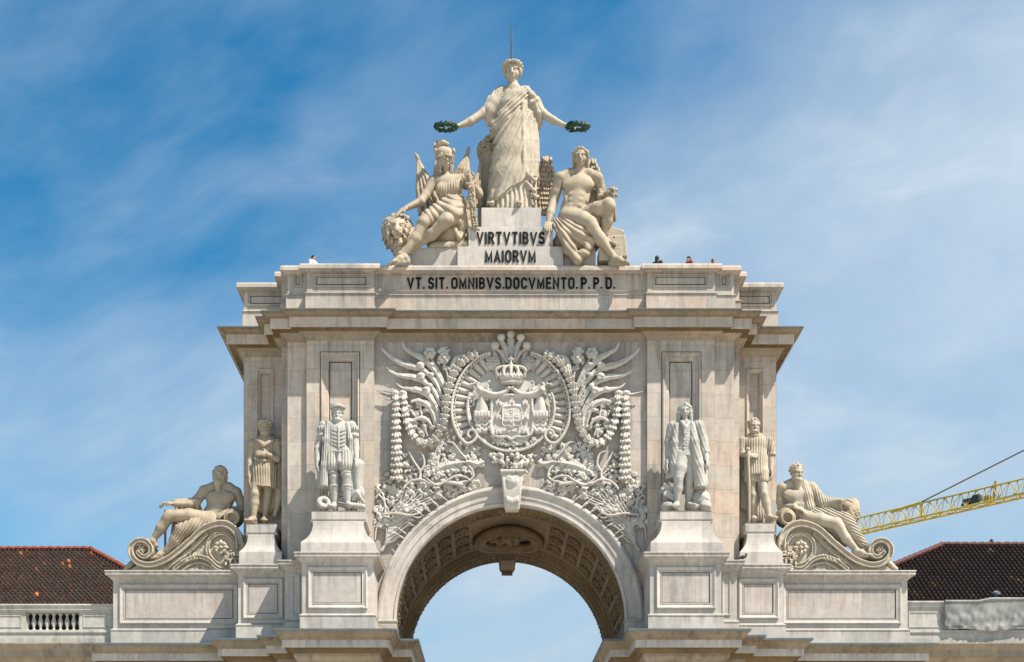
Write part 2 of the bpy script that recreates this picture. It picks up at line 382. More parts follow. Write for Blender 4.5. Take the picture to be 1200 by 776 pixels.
    def merge(s, into, other, k=.04):
        a, d = s.lay[into], s.lay.pop(other); h = np.clip(.5+.5*(a-d)/k, 0, 1); s.lay[into] = a+(d-a)*h-k*h*(1-h); s.cur = into; return s
    def clip(s, pts, y, below=True):
        """cut the layer along a picture polyline (left to right): keep what lies above it"""
        hp = [P(a, b, y) for a, b in pts]; X = s.ax[0][:, None, None]; Zc = s.ax[2][None, None, :]
        zl = np.interp(X, [q.x for q in hp], [q.z for q in hp]).astype(f32)
        s.lay[s.cur] = np.maximum(s.lay[s.cur], ((zl-Zc) if below else (Zc-zl))*.75).astype(f32); return s
    def blur(s, n=1):
        f = s.lay[s.cur]
        for _ in range(n):
            for a in range(3):
                g = f.copy(); sl = [slice(None)]*3; l = list(sl); r = list(sl)
                sl[a] = slice(1, -1); l[a] = slice(0, -2); r[a] = slice(2, None)
                g[tuple(sl)] = 0.5*f[tuple(sl)]+0.25*(f[tuple(l)]+f[tuple(r)]); f = g
        s.lay[s.cur] = f; return s
    # the shape's front as seen square-on, used to lay folds and features ON the carved surface
    def front(s, px, py, layers=None):
        ys = s.ax[1]; xs = PX(px, ys); zs = PZ(py, ys)
        i = np.rint((xs-s.lo[0])/s.vox).astype(int); k = np.rint((zs-s.lo[2])/s.vox).astype(int)
        ok = (i >= 0) & (i < s.dim[0]) & (k >= 0) & (k < s.dim[2])
        if not ok.any(): return None
        j = np.nonzero(ok)[0]; v = np.full(len(j), 9.0, f32)
        for n in (layers or s.lay): v = np.minimum(v, s.lay[n][i[j], j, k[j]])
        h = np.nonzero(v < 0)[0]
        return float(ys[j[h[0]]]) if len(h) else None
    def stroke(s, pts, r, d=0.0, op='u', k=0.04, layers=None, taper=True, step=1.0):
        """pts in picture units; a ridge ('u') or groove ('s') of radius r picture units laid along the carved surface, d metres proud"""
        q = []
        for a, b in zip(pts[:-1], pts[1:]):
            n = max(1, int(math.hypot(b[0]-a[0], b[1]-a[1])/step))
            q += [(a[0]+(b[0]-a[0])*t/n, a[1]+(b[1]-a[1])*t/n) for t in range(n)]
        q.append(pts[-1]); w = []
        for i, (x, y) in enumerate(q):
            t = i/max(1, len(q)-1); yy = s.front(x, y, layers)
            if yy is None:
                if not w: continue
                yy = w[-1][0].y+d
            f = min(1.0, 0.35+2.2*min(t, 1-t)) if taper else 1.0
            w.append((P(x, y, yy-d), r*S*f))
        for _ in range(3):
          for i in range(1, len(w)-1): w[i] = (Vector((w[i][0].x, (w[i-1][0].y+w[i][0].y+w[i+1][0].y)/3, w[i][0].z)), w[i][1])
        for (a, ra), (b, rb) in zip(w[:-1], w[1:]):
            if (a-b).length < 1.0: s.cap(a, b, ra, rb, k, op)
        return s
    def mesh(s, name, mirror=False):
        f = s.lay[name]
        for a in range(3):                                     # close the shape at the grid's border
            sl = [slice(None)]*3
            for e in (0, -1): sl[a] = e; f[tuple(sl)] = np.maximum(f[tuple(sl)], 0.01)
        neg = f < 0; nx, ny, nz = f.shape
        cnt = np.zeros((nx-1, ny-1, nz-1), np.int8)
        for a in (0, 1):
            for b in (0, 1):
                for c in (0, 1): cnt += neg[a:nx-1+a, b:ny-1+b, c:nz-1+c]
        ci, cj, ck = np.nonzero((cnt > 0) & (cnt < 8)); n = len(ci)
        acc = np.zeros((n, 3)); w = np.zeros(n)
        for ax in range(3):
            o1, o2 = [t for t in range(3) if t != ax]
            for a in (0, 1):
                for b in (0, 1):
                    d0 = [0, 0, 0]; d0[o1] = a; d0[o2] = b; d1 = list(d0); d1[ax] = 1
                    v0 = f[ci+d0[0], cj+d0[1], ck+d0[2]]; v1 = f[ci+d1[0], cj+d1[1], ck+d1[2]]
                    m = (v0 < 0) != (v1 < 0); t = np.where(m, v0/np.where(m, v0-v1, 1), 0)
                    p = np.zeros((n, 3)); p[:, o1] = a; p[:, o2] = b; p[:, ax] = t
                    acc += p*m[:, None]; w += m
        vs = s.lo+(np.stack([ci, cj, ck], 1)+acc/w[:, None])*s.vox
        idx = np.full(cnt.shape, -1, np.int32); idx[ci, cj, ck] = np.arange(n)
        qs = []
        for ax in range(3):
            o1, o2 = (ax+1) % 3, (ax+2) % 3
            a = [slice(None)]*3; b = [slice(None)]*3; a[ax] = slice(0, -1); b[ax] = slice(1, None)
            A, B = neg[tuple(a)], neg[tuple(b)]
            e = np.array(np.nonzero(A != B)); ok = (e[o1] > 0) & (e[o2] > 0) & (e[o1] < f.shape[o1]-1) & (e[o2] < f.shape[o2]-1); e = e[:, ok]
            fl = A[tuple(e)]
            def g(d1, d2):
                t = e.copy(); t[o1] += d1; t[o2] += d2; return idx[tuple(t)]
            q = np.stack([g(-1, -1), g(0, -1), g(0, 0), g(-1, 0)], 1); q[~fl] = q[~fl][:, ::-1]; qs.append(q)
        q = np.concatenate(qs)
        if mirror: vs = vs*np.array([-1, 1, 1]); q = q[:, ::-1]
        me = bpy.data.meshes.new(name)
        me.vertices.add(n); me.vertices.foreach_set('co', vs.astype(f32).ravel())
        me.loops.add(q.size); me.loops.foreach_set('vertex_index', q.astype(np.int32).ravel())
        me.polygons.add(len(q)); me.polygons.foreach_set('loop_start', np.arange(0, q.size, 4, dtype=np.int32))
        me.polygons.foreach_set('use_smooth', np.ones(len(q), bool))
        me.update(calc_edges=True)
        return me
    def build(s, name, mat, parent=None, layer=None, label=None, mirror=False):
        return link(name, s.mesh(layer or name, mirror), mat, parent, label)

def rows(r, u, fw): return [list(r), list(u), list(fw)]
def frame_of(yaw=0.0, pitch=0.0, roll=0.0):
    """local right, up, forward of a head or hand; yaw > 0 turns towards +x, pitch > 0 looks down"""
    fw = Vector((math.sin(yaw)*math.cos(pitch), -math.cos(yaw)*math.cos(pitch), -math.sin(pitch)))
    r = Vector((math.cos(yaw), math.sin(yaw), 0)); u = r.cross(fw)*-1
    u = fw.cross(r) if u.z < 0 else u
    if roll: r, u = r*math.cos(roll)+u*math.sin(roll), u*math.cos(roll)-r*math.sin(roll)
    return r, u, fw

class Fig(Sculpt):
    """a figure: joints given as (picture x, picture y, depth in metres), radii in picture units"""
    def __init__(s, box, ya, yb, vox=0.03):
        cs = [P(x, y, d) for x in box[0::2] for y in box[1::2] for d in (ya, yb)]
        super().__init__([min(c[i] for c in cs) for i in range(3)], [max(c[i] for c in cs) for i in range(3)], vox)
    def c(s, js, k=2.0, op='u', flat=None):
        return s.chain([P(*j[:3]) for j in js], [j[3]*S for j in js], k*S, op, flat)
    def e(s, c, r, k=2.0, op='u', rot=0.0, R=None):
        """r = (along picture x, depth, along picture y); rot turns it in the picture plane"""
        if R is None and rot: R = [[math.cos(rot), 0, -math.sin(rot)], [0, 1, 0], [math.sin(rot), 0, math.cos(rot)]]
        return s.ell(P(*c), [q*S for q in r], R, k*S, op)
    def build(s, name, mat, parent=None, layer=None, label=None, mirror=False, crisp=.9):
        if crisp:                                               # crisper creases, as a chisel leaves them
            s.L(layer or name); f = s.lay[s.cur].copy(); s.blur(5); g = s.lay[s.cur]; s.lay[s.cur] = np.where(np.abs(f) < .15, f+crisp*np.clip(f-g, -.022, .022), f).astype(f32)
        return Sculpt.build(s, name, mat, parent, layer, label, mirror)
    def head(s, c, h, yaw=0.0, pitch=0.0, roll=0.0, hair=None, beard=0.0, seed=1, nose=1.0):
        r, u, f = frame_of(yaw, pitch, roll); c = P(*c); H = h*S; A = rows(r, u, f); rn = random.Random(seed)
        pt = lambda a, b, d: c+(r*a+u*b+f*d)*H
        el = lambda q, rr, k=.05, op='u': s.ell(pt(*q), [t*H for t in rr], A, k*H, op)
        cp = lambda a, b, ra, rb=None, k=.05, op='u': s.cap(pt(*a), pt(*b), ra*H, (rb or ra)*H, k*H, op)
        s.L('body')
        el((0, .13, -.06), (.315, .36, .39), .1); el((0, -.14, .06), (.268, .33, .29), .12)
        el((0, -.41, .19), (.1, .085, .1), .12)
        for q in (-1, 1): cp((q*.05, .075, .29), (q*.2, .095, .25), .045, .05, .06)
        for q in (-1, 1):
            el((q*.125, -.005, .39), (.09, .06, .1), .04, 's'); el((q*.12, -.01, .262), (.07, .04, .06), .02)
            el((q*.19, -.14, .17), (.09, .1, .1), .1); el((q*.325, -.03, -.06), (.045, .11, .07), .03)
        cp((0, .06, .33), (0, -.14, .40*nose), .032, .048, .03); cp((-.055, -.155, .36), (.055, -.155, .36), .035, .035, .03)
        cp((-.09, -.245, .325), (.09, -.245, .325), .032, .032, .02); cp((-.075, -.31, .315), (.075, -.31, .315), .038, .038, .03)
        cp((-.11, -.277, .365), (.11, -.277, .365), .024, .024, .012, 's')
        if hair:
            s.L('hair')
            if hair in ('curls', 'short', 'wreath'):
                el((0, .19, -.1), (.35, .345, .4), .05)
                el((0, .02, .45), (.25, .3, .28), .08, 's')
                for i in range(120):
                    a, b = rn.uniform(0, 6.283), math.asin(rn.uniform(-.15, 1))
                    d = (math.cos(a)*math.cos(b), math.sin(b), math.sin(a)*math.cos(b))
                    if d[2] > .55 and d[1] < .6: continue
                    el((d[0]*.345, .17+d[1]*.345, -.08+d[2]*.38), (rn.uniform(.045, .075),)*3, .02)
            if hair == 'wreath':
                for q in (-1, 1): el((q*.33, .1, -.1), (.12, .24, .25), .05); el((q*.27, .3, .14), (.14, .1, .16), .05)
                for i in range(17):
                    a = i/17*6.283
                    if abs(a-4.71) < .3: continue
                    for q in (-1, 1):
                        b0 = Vector((math.cos(a)*.4, .21+.15*math.sin(a), -.08+math.sin(a)*.41)); o = Vector((math.cos(a), q*.75, math.sin(a))).normalized(); b1 = b0+o*.05+Vector((-math.sin(a)*(1 if math.cos(a) > 0 else -1), q*.35, math.cos(a)*(1 if math.cos(a) > 0 else -1)))*-.14
                        cp(tuple(b0), tuple(b1), .075, .035, .012)
            if hair in ('long', 'wig', 'locks'):
                el((0, .19, -.08), (.37, .36, .41), .05); el((0, -.02, .48), (.235, .38, .3), .06, 's')
                for q in (-1, 1):
                    drop = {'long': -.62, 'wig': -.75, 'locks': -.22}[hair]
                    for j in range(5):
                        z0 = .12-.13*j
                        cp((q*(.30+.02*(j == 1)), .2, z0), (q*(.36 if hair != 'long' else .31), -.1, z0-.02), .11, .12, .05)
                        cp((q*(.36 if hair != 'long' else .31), -.1, z0-.02), (q*(.40 if hair == 'wig' else .3), drop, z0-.04), .12, .09, .05)
                cp((-.2, .1, -.4), (-.15, drop, -.36), .16, .12, .1); cp((.2, .1, -.4), (.15, drop, -.36), .16, .12, .1)
                wf = 17/H
                s.disp(lambda x, y, z: .018*H*np.sin((x-c.x)*wf*1.6+2.2*np.sin((z-c.z)*wf*.35)+(y-c.y)*wf*1.2), .12, c-Vector((H, H, H*1.3)), c+Vector((H, H, H)))
                for q in (-1, 1): cp((q*.02, .42, .24), (q*.3, .2, .2), .06, .07, .05)
            if hair == 'locks':
                for i in range(60):
                    a, b = rn.uniform(0, 6.283), math.asin(rn.uniform(-.4, 1))
                    d = (math.cos(a)*math.cos(b), math.sin(b), math.sin(a)*math.cos(b))
                    if d[2] > .45 and d[1] < .55: continue
                    el((d[0]*.37, .15+d[1]*.36, -.08+d[2]*.4), (rn.uniform(.06, .1), rn.uniform(.08, .13), .07), .03)
            if hair == 'flow':
                el((0, .19, -.1), (.35, .34, .39), .05); el((0, .0, .45), (.25, .36, .28), .07, 's')
                for q in (-1, 1):
                    cp((q*.06, .4, .22), (q*.34, .2, .1), .08, .1, .05); cp((q*.34, .2, .1), (q*.33, -.22, -.08), .1, .08, .04)
                    cp((q*.33, .2, -.1), (q*.33, -.32, -.16), .1, .09, .04)
                cp((-.18, 0, -.42), (.0, -.6, -.38), .17, .1, .1)
                wf = 20/H
                s.disp(lambda x, y, z: .012*H*np.sin((x-c.x)*wf+2*np.sin((z-c.z)*wf*.4)), .12, c-Vector((H, H, H)), c+Vector((H, H, H)))
        if beard:
            s.L('hair')
            el((0, -.42, .14), (.27, .18, .22), .06); cp((0, -.42, .22), (0, -.42-beard, .24), .25, .15, .08)
            for q in (-1, 1): cp((q*.27, -.1, .06), (q*.2, -.4, .12), .08, .1, .05); cp((q*.02, -.225, .37), (q*.16, -.33, .29), .04, .045, .02)
            for i in range(40):
                t = rn.random(); x = rn.uniform(-.2, .2)*(1-.5*t); y = -.36-t*(beard+.1)
                cp((x, y, .28-.08*abs(x)/.2), (x*.9+rn.uniform(-.03, .03), y-.1, .29-.08*abs(x)/.2-.05*t), .04, .03, .015)
            cp((-.06, -.285, .36), (.06, -.285, .36), .02, .02, .01, 's')
        s.L('body'); return s
    def hand(s, w, d, n, h, side=1, curl=0.5, spread=1.0, layer='body'):
        """w wrist point (world), d finger direction, n back-of-hand normal, h length in metres, side the thumb's side"""
        s.L(layer); d = Vector(d).normalized(); n = Vector(n); n = (n-d*n.dot(d)).normalized(); t = d.cross(n)*side; w = Vector(w)
        pc = w+d*h*.26
        s.ell(pc, [h*.23, h*.3, h*.12], rows(t, d, n), .03*h)
        for i, (o, L, r0) in enumerate(((.15, .46, .065), (.05, .52, .068), (-.05, .48, .065), (-.145, .38, .056))):
            p = w+d*h*.46+t*h*o; q = d*1.0; sp = t*o*.35*spread
            for j, fr in enumerate((.45, .32, .23)):
                a = curl*(.35+.55*j)
                dir_ = (d*math.cos(a)-n*math.sin(a)+sp).normalized(); p2 = p+dir_*h*L*fr
                s.cap(p, p2, h*r0*(1-.1*j), h*r0*(.92-.12*j), .015*h); p = p2
        p = w+d*h*.14+t*h*.17; p1 = p+(t*.75+d*.6-n*.15*curl).normalized()*h*.24; p2 = p1+(d*1.0+t*(.25-.5*curl)-n*.5*curl).normalized()*h*.22
        s.cap(p, p1, h*.085, h*.07, .04*h); s.cap(p1, p2, h*.07, h*.055, .02*h); return s
    def foot(s, a, d, L, layer='body', shoe=False, up=(0, 0, 1)):
        """a ankle (world), d toe direction, L length in metres"""
        s.L(layer); d = Vector(d).normalized(); u = Vector(up); u = (u-d*u.dot(d)).normalized(); t = d.cross(u); a = Vector(a)
        s.cap(a-u*L*.1-d*L*.1, a-u*L*.22-d*L*.17, L*.15, L*.13, .1*L)
        s.chain([a-u*L*.06, a+d*L*.22-u*L*.12, a+d*L*.5-u*L*.225], [L*.16, L*.15, L*.1], .1*L)
        s.cap(a-u*L*.27-d*L*.12, a+d*L*.5-u*L*.27, L*.1, L*.12, .08*L)
        if shoe: s.ell(a+d*L*.6-u*L*.26, [L*.17, L*.26, L*.11], rows(t, d, u), .05*L)
        else:
            for i, (o, l, r) in enumerate(((.115, .24, .066), (.045, .25, .05), (-.02, .22, .047), (-.08, .19, .045), (-.135, .15, .042))):
                s.chain([a+d*L*.47+t*L*o-u*L*.24, a+d*L*(.5+l*.6)+t*L*o-u*L*.255, a+d*L*(.5+l)+t*L*o-u*L*.285], [L*r*1.2, L*r, L*r], .02*L)
        return s
# ------------------------------------------------------------------ ground
def ground_mat():
    m = bpy.data.materials.new('square paving'); m.use_nodes = True
    t = NT(m.node_tree); pos = t.n('ShaderNodeNewGeometry').outputs['Position']
    c = t.mix(t.noise(pos, 0.4, 6), (0.34, 0.31, 0.265), (0.44, 0.405, 0.35))
    p = t.n('ShaderNodeBsdfPrincipled', i={'Base Color': c, 'Roughness': 0.85})
    t.t.links.new(p.outputs[0], t.n('ShaderNodeOutputMaterial').inputs[0]); return m
g = MB().add([(-3000, -3000, 0), (3000, -3000, 0), (3000, 3000, 0), (-3000, 3000, 0)], [(0, 1, 2, 3)])
props(g.build('ground', ground_mat()), kind='structure')

# ------------------------------------------------------------------ the arch
arch = thing('triumphal_arch', 'huge pale stone triumphal arch with carved relief, heavy cornices and latin inscription', 'arch')
def sym(left):            # a plan outline, given for the left half from its back to the middle
    return left+[(-x, y) for x, y in left[::-1]]
XP0, XP1, XS1, XS2, XW = -6.40, -9.57, -10.50, -10.87, -12.88           # pier, steps, wing
ZC = 12.93                                                                # top of the lower cornice
ZT = 28.25                                                                # top of the upper cornice
R_IN, R_OUT, ZSP = 5.38, 6.28, 14.02
YB = 10.95
PLAN = sym([(XW, 9.0), (XW, 1.9), (XS2, 1.9), (XS2, .8), (XS1, .8), (XS1, .2), (XP1, .2), (XP1, 0), (XP0, 0), (XP0, .2)])
# pier and wing masses; fronts with sunk niche panels
for q in (-1, 1):
    def fl(b): return b if q < 0 else b
    def X(a, b): return (a, b) if q < 0 else (-b, -a)
    m = MB(); x0, x1 = X(XP1, XP0)
    hx0, hx1 = X(PX(376.5), PX(420.5)); hz1 = PZ(413.5); hz0 = 17.6
    m.recess(x0, x1, ZC-.5, ZT, 0, hx0, hx1, hz0, hz1, .22); m.box(x0, x1, .3, YB, ZC-.5, ZT+1.5)
    m.box(x0, x0+.02, .004, .3, ZC-.5, ZT); m.box(x1-.02, x1, .004, .3, ZC-.5, ZT)
    m.build('pier', M['wall'], arch)
    f = MB().frame(hx0-.02, hx1+.02, hz0, hz1+.02, 0, [(0, -.05), (0, .05), (.06, .07), (.1, .03), (.14, -.03), (.2, -.03), (.22, -.09), (.32, -.11), (.36, -.18), (.36, -.24)])
    f.build('niche_frame', M['wall'], arch)
    MB().frame(hx0-.055, hx1+.055, hz0, hz1+.055, 0, [(0, -.01), (0, .006), (.035, .006), (.035, -.01)]).build('panel_shade_line', M['fillet_shade'], arch)  # dark strip painted in as the niche frame's shadow line
    MB().frame(hx0+.342, hx1-.342, hz0, hz1-.342, .22, [(0, -.01), (0, .008), (.04, .008), (.04, -.01)]).build('panel_shade_line', M['fillet_shade'], arch)
    m = MB(); a, b = X(XS1, XP1+.003); m.box(a, b, .2, 10.7, ZC-.5, ZT+.4)
    a, b = X(XS2, XS1+.003); m.box(a, b, .8, 10.2, ZC-.5, ZT+.4); m.build('pilaster', M['wall'], arch)
    m = MB(); x0, x1 = X(XW, XS2+.003)
    hx0, hx1 = X(PX(301, 1.9), PX(320.5, 1.9)); hz1 = PZ(433, 1.9)
    m.recess(x0, x1, ZC-.5, ZT, 1.9, hx0, hx1, 17.6, hz1, .22); m.box(x0, x1, 2.2, 9.0, ZC-.5, ZT+.4)
    m.box(*X(XW, XW+.02), 1.904, 2.2, ZC-.5, ZT)
    m.build('wing_wall', M['wall'], arch)
    MB().frame(hx0-.02, hx1+.02, 17.6, hz1+.02, 1.9, [(0, -.05), (0, .05), (.05, .07), (.09, .03), (.12, -.04), (.17, -.06), (.2, -.18), (.2, -.24)]).build('niche_frame', M['wall'], arch)
# the middle wall with the opening cut out of it
m = MB(); N = 96; yf, yb = .2, YB-.15; zt = ZT-.1
xs = [R_IN*math.cos(math.pi*i/N) for i in range(N+1)]
ar = [(R_IN*math.cos(math.pi-math.pi*i/N), ZSP+R_IN*math.sin(math.pi-math.pi*i/N)) for i in range(N+1)]
for y in (yf, yb):
    m = MB()
    for (xa, za), (xb, zb) in zip(ar[:-1], ar[1:]):
        m.add([(xa, y, za), (xb, y, zb), (xb, y, zt), (xa, y, zt)], [(0, 1, 2, 3)])
    for q in (-1, 1): m.add([(q*R_IN, y, ZC-.5), (q*6.402, y, ZC-.5), (q*6.402, y, zt), (q*R_IN, y, zt)], [(0, 1, 2, 3)])
    m.build('relief_field' if y == yf else 'rear_wall', M['field'], arch)
def barrel(y0, y1, r, r_side=None, n=72):
    """a half-round band of the vault between two depths at radius r, with its stepped sides down to r_side"""
    b = MB(); pr = [(y0, r), (y1, r)]
    if r_side: pr = [(y0, r_side)]+pr+[(y1, r_side)]
    vs = []; 
    for i in range(n+1):
        a = math.pi*i/n
        vs += [(rr*math.cos(a), y, ZSP+rr*math.sin(a)) for y, rr in pr]
    k = len(pr)
    return b.add(vs, [(i*k+j, (i+1)*k+j, (i+1)*k+j+1, i*k+j+1) for i in range(n) for j in range(k-1)])
b = MB()
RD = R_IN+.34
for y0, y1, r in ((.2, 1.9, R_IN), (2.25, 8.6, RD), (8.95, YB-.15, R_IN)):
    t = barrel(y0, y1, r); b.add(t.v, t.f)
for y0, y1, ra, rb in ((1.9, 2.25, R_IN, RD), (8.6, 8.95, RD, R_IN)):
    vs = []; n = 72
    pr = [(y0, ra), (y0+.08, ra+(rb-ra)*.3), (y0+.2, ra+(rb-ra)*.55), (y1-.04, rb-(rb-ra)*.1), (y1, rb)]
    for i in range(n+1):
        a = math.pi*i/n; vs += [(rr*math.cos(a), y, ZSP+rr*math.sin(a)) for y, rr in pr]
    b.add(vs, [(i*5+j, (i+1)*5+j, (i+1)*5+j+1, i*5+j+1) for i in range(n) for j in range(4)])
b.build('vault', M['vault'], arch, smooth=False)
# carved guilloche bands on the two rings of the vault
rn = random.Random(3)
for y0, y1 in ((.45, 1.65), (9.2, 10.5)):
    b = MB(); n = 64
    for e in (y0, y1-.07):
        t = barrel(e, e+.07, R_IN-.06, R_IN+.01); b.add(t.v, t.f)
    for i in range(n):
        a = math.pi*(i+.5)/n
        for j in range(3):
            y = y0+.25+(y1-y0-.5)*j/2+rn.uniform(-.05, .05); rr = rn.uniform(.15, .22); aa = a+rn.uniform(-.012, .012)
            c = Vector((R_IN*math.cos(aa), y, ZSP+R_IN*math.sin(aa))); n_ = Vector((-math.cos(aa), 0, -math.sin(aa))); tt = Vector((-math.sin(aa), 0, math.cos(aa)))
            ring = [c+(tt*math.cos(2*math.pi*k/7)+Vector((0, 1, 0))*math.sin(2*math.pi*k/7)*1.25)*rr*(1 if k % 2 else .7) for k in range(7)]
            b.add(ring+[c+n_*.14], [(k, (k+1) % 7, 7) for k in range(7)])
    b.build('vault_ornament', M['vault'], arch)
# raised frames and rosettes of the coffered middle
b = MB()
for e in (2.75, 7.85):
    t = barrel(e, e+.3, RD-.07, RD+.01); b.add(t.v, t.f)
for i in range(1, 18):
    a = math.pi*i/18
    if 7 < i < 11: continue
    for rr, w_ in ((RD-.09, .11),):
        c = [Vector(((RD+o_)*math.cos(a+s_*w_/RD), y_, ZSP+(RD+o_)*math.sin(a+s_*w_/RD))) for y_ in (3.05, 7.85) for o_, s_ in ((.01, -1), (-.05, -1), (-.05, 1), (.01, 1))]
        b.add(c, [(0, 1, 5, 4), (1, 2, 6, 5), (2, 3, 7, 6)])
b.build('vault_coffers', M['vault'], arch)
for side in (0, 1):
  s = Sculpt((-6.0, 2.6, 14.0) if side else (.5, 2.6, 14.0), (-.5, 8.4, 20.0) if side else (6.0, 8.4, 20.0), .06); s.L('vault_rosettes')
  s.chain([((RD+.1)*math.cos(math.pi*(i+.5)/18), 5.45, ZSP+(RD+.1)*math.sin(math.pi*(i+.5)/18)) for i in (range(7) if not side else range(11, 18))], .06)
  for i in (range(7) if not side else range(11, 18)):
    a = math.pi*(i+.5)/18
    for y_ in (3.9, 5.45, 7.0):
        for q in range(9):
            bb = 2*math.pi*q/9; R0 = .3 if q else 0
            aa = a+R0*math.cos(bb)/RD; s.ell(((RD-.05)*math.cos(aa), y_+R0*1.3*math.sin(bb), ZSP+(RD-.05)*math.sin(aa)), (.13, .13, .13), None, .03)
    s.chain([((RD+.1)*math.cos(a), y_, ZSP+(RD+.1)*math.sin(a)) for y_ in (3.9, 5.45, 7.0)], .06)
  s.build('vault_rosettes', M['vault'], arch)
# round wreathed coffer at the crown of the vault and the drop stone of the far ring
s = Sculpt((-2.9, 2.3, 18.4), (2.9, 8.9, 20.0), .045); s.L('coffer_wreath')
def vz(x, r=RD): return ZSP+math.sqrt(max(0.01, r*r-x*x))
for i in range(44):
    a = 2*math.pi*i/44
    for q in range(3):
        R0 = 1.35+.16*q; x = R0*math.cos(a+q*.07); y = 6.5+R0*math.sin(a+q*.07)*1.15
        s.ell((x, y, vz(x)-.2-.12*(q == 1)), (.2, .2, .2), None, .02)
for i in range(30):
    a = rn.uniform(0, 6.28); R0 = rn.uniform(0, .95); x = R0*math.cos(a); y = 6.5+R0*math.sin(a)
    s.ell((x, y, vz(x)-.2), (rn.uniform(.1, .25), rn.uniform(.1, .25), .22), None, .04)
s.build('coffer_wreath', M['vault'], arch)
b = MB()
for q in (-1, 1):
    a0 = .0
for e, h in ((0, 0), ):
    b.add([(-.5, 8.7, 19.75), (.5, 8.7, 19.75), (.55, YB-.1, 19.75), (-.55, YB-.1, 19.75), (-.36, 8.75, 18.98), (.36, 8.75, 18.98), (.38, YB+.1, 18.9), (-.38, YB+.1, 18.9)],
          [(0, 1, 5, 4), (1, 2, 6, 5), (2, 3, 7, 6), (3, 0, 4, 7), (4, 5, 6, 7), (0, 3, 2, 1)])
b.box(-.44, .44, YB-.06, YB+.2, 19.05, 19.7); b.box(-.3, .3, YB-.1, YB+.15, 18.72, 18.95)
b.build('far_keystone', M['vault'], arch)
# jambs under the springing and the archivolt round the opening
for q in (-1, 1):
    b = MB(); x0, x1 = (-XP0*-1, -R_IN) if q < 0 else (R_IN, 6.4)
    b.add([(q*R_IN, .2, ZC-.5), (q*R_IN, YB-.15, ZC-.5), (q*R_IN, YB-.15, ZSP), (q*R_IN, .2, ZSP)], [(0, 1, 2, 3)])
    b.build('jamb', M['vault'], arch)
    pr = [(R_OUT, .2), (R_OUT, .02), (R_OUT-.08, -.03), (R_OUT-.17, -.04), (R_OUT-.2, .0), (R_OUT-.27, .02), (R_OUT-.3, .06), (R_OUT-.56, .06), (R_OUT-.58, .1), (R_IN+.12, .1), (R_IN+.1, .06), (R_IN+.05, .06), (R_IN-.005, .12), (R_IN-.005, .4)]
    b = MB(); n = 56; vs = []; k = len(pr); ZB = PZ(727, 0)
    for i in range(n+1):
        a = math.pi/2*i/n
        vs += [(q*r*math.cos(a), y, ZSP+r*math.sin(a)) for r, y in pr]
    b.add(vs, [(i*k+j, (i+1)*k+j, (i+1)*k+j+1, i*k+j+1) for i in range(n) for j in range(k-1)])
    b.add([(q*r, y, ZSP) for r, y in pr]+[(q*r, y, ZB-.02) for r, y in pr], [(j, j+1, k+j+1, k+j) for j in range(k-1)])
    x0, x1 = (-R_OUT-.05, -R_IN+.03) if q < 0 else (R_IN-.03, R_OUT+.05)
    b.box(x0, x1, -.1, .35, ZC-.3, ZB-.05); b.box(x0-.04, x1+.04, -.14, .34, ZB-.08, ZB)
    b.build('archivolt', M['base'], arch)
# upper cornice, parapet
up = [(-.2, PZ(397.5)-.6), (0.02, PZ(397.5)-.02), (.03, PZ(397, -.03)), (.05, PZ(395.5, -.05)), (.09, PZ(394, -.09)), (.16, PZ(392, -.16)), (.25, PZ(390, -.25)), (.30, PZ(388.3, -.3)), (.33, PZ(388, -.33)), (.34, 27.44), (.36, 27.47), (.64, 27.47), (.645, 27.44), (.70, 27.44), (.70, PZ(371.4, -.7)),
      (.73, PZ(371.2, -.73)), (.735, PZ(370.2, -.74)), (.80, PZ(369.6, -.8)), (.87, PZ(368.2, -.87)), (.93, PZ(366, -.93)), (1.0, PZ(364.2, -1.0)), (1.05, PZ(363.8, -1.05)), (1.055, PZ(361.5, -1.055)), (.9, PZ(361.5, -1.05)+.05)]
def courses(path, prof, cuts, par):
    for (a, c), nm, mt in cuts: MB().sweep(path, prof[a:c+1], cap=True).build(nm, M[mt], par)
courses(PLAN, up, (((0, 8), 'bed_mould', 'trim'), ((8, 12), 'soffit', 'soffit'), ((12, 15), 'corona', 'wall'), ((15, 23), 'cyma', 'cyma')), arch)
MB().sweep(PLAN, [(-.2, ZT+.15), (.9, PZ(361.5, -1.05)+.05), (1.06, PZ(361.4, -1.05)+.006), (1.075, PZ(361.4, -1.05)), (1.075, PZ(361.4, -1.05)-.04), (1.05, PZ(361.4, -1.05)-.042)]).build('cornice_roof', M['lead'], arch)
zb = PZ(343.7, -.05)
pa = [(.06, ZT-.1), (.06, zb-.03), (.10, zb-.02), (.10, zb+.02), (.02, zb+.05), (0, zb+.06), (0, PZ(319.2, 0)), (.06, PZ(318.4, -.06)), (.12, PZ(316.8, -.12)), (.22, PZ(315.2, -.22)), (.30, PZ(314.4, -.3)), (.30, PZ(310.2, -.3)), (.26, PZ(309.8, -.26)+.04), (-.62, PZ(309.8, -.26)+.06), (-.62, 29.0)]
MB().sweep(PLAN, pa, cap=True).build('parapet', M['wall'], arch)
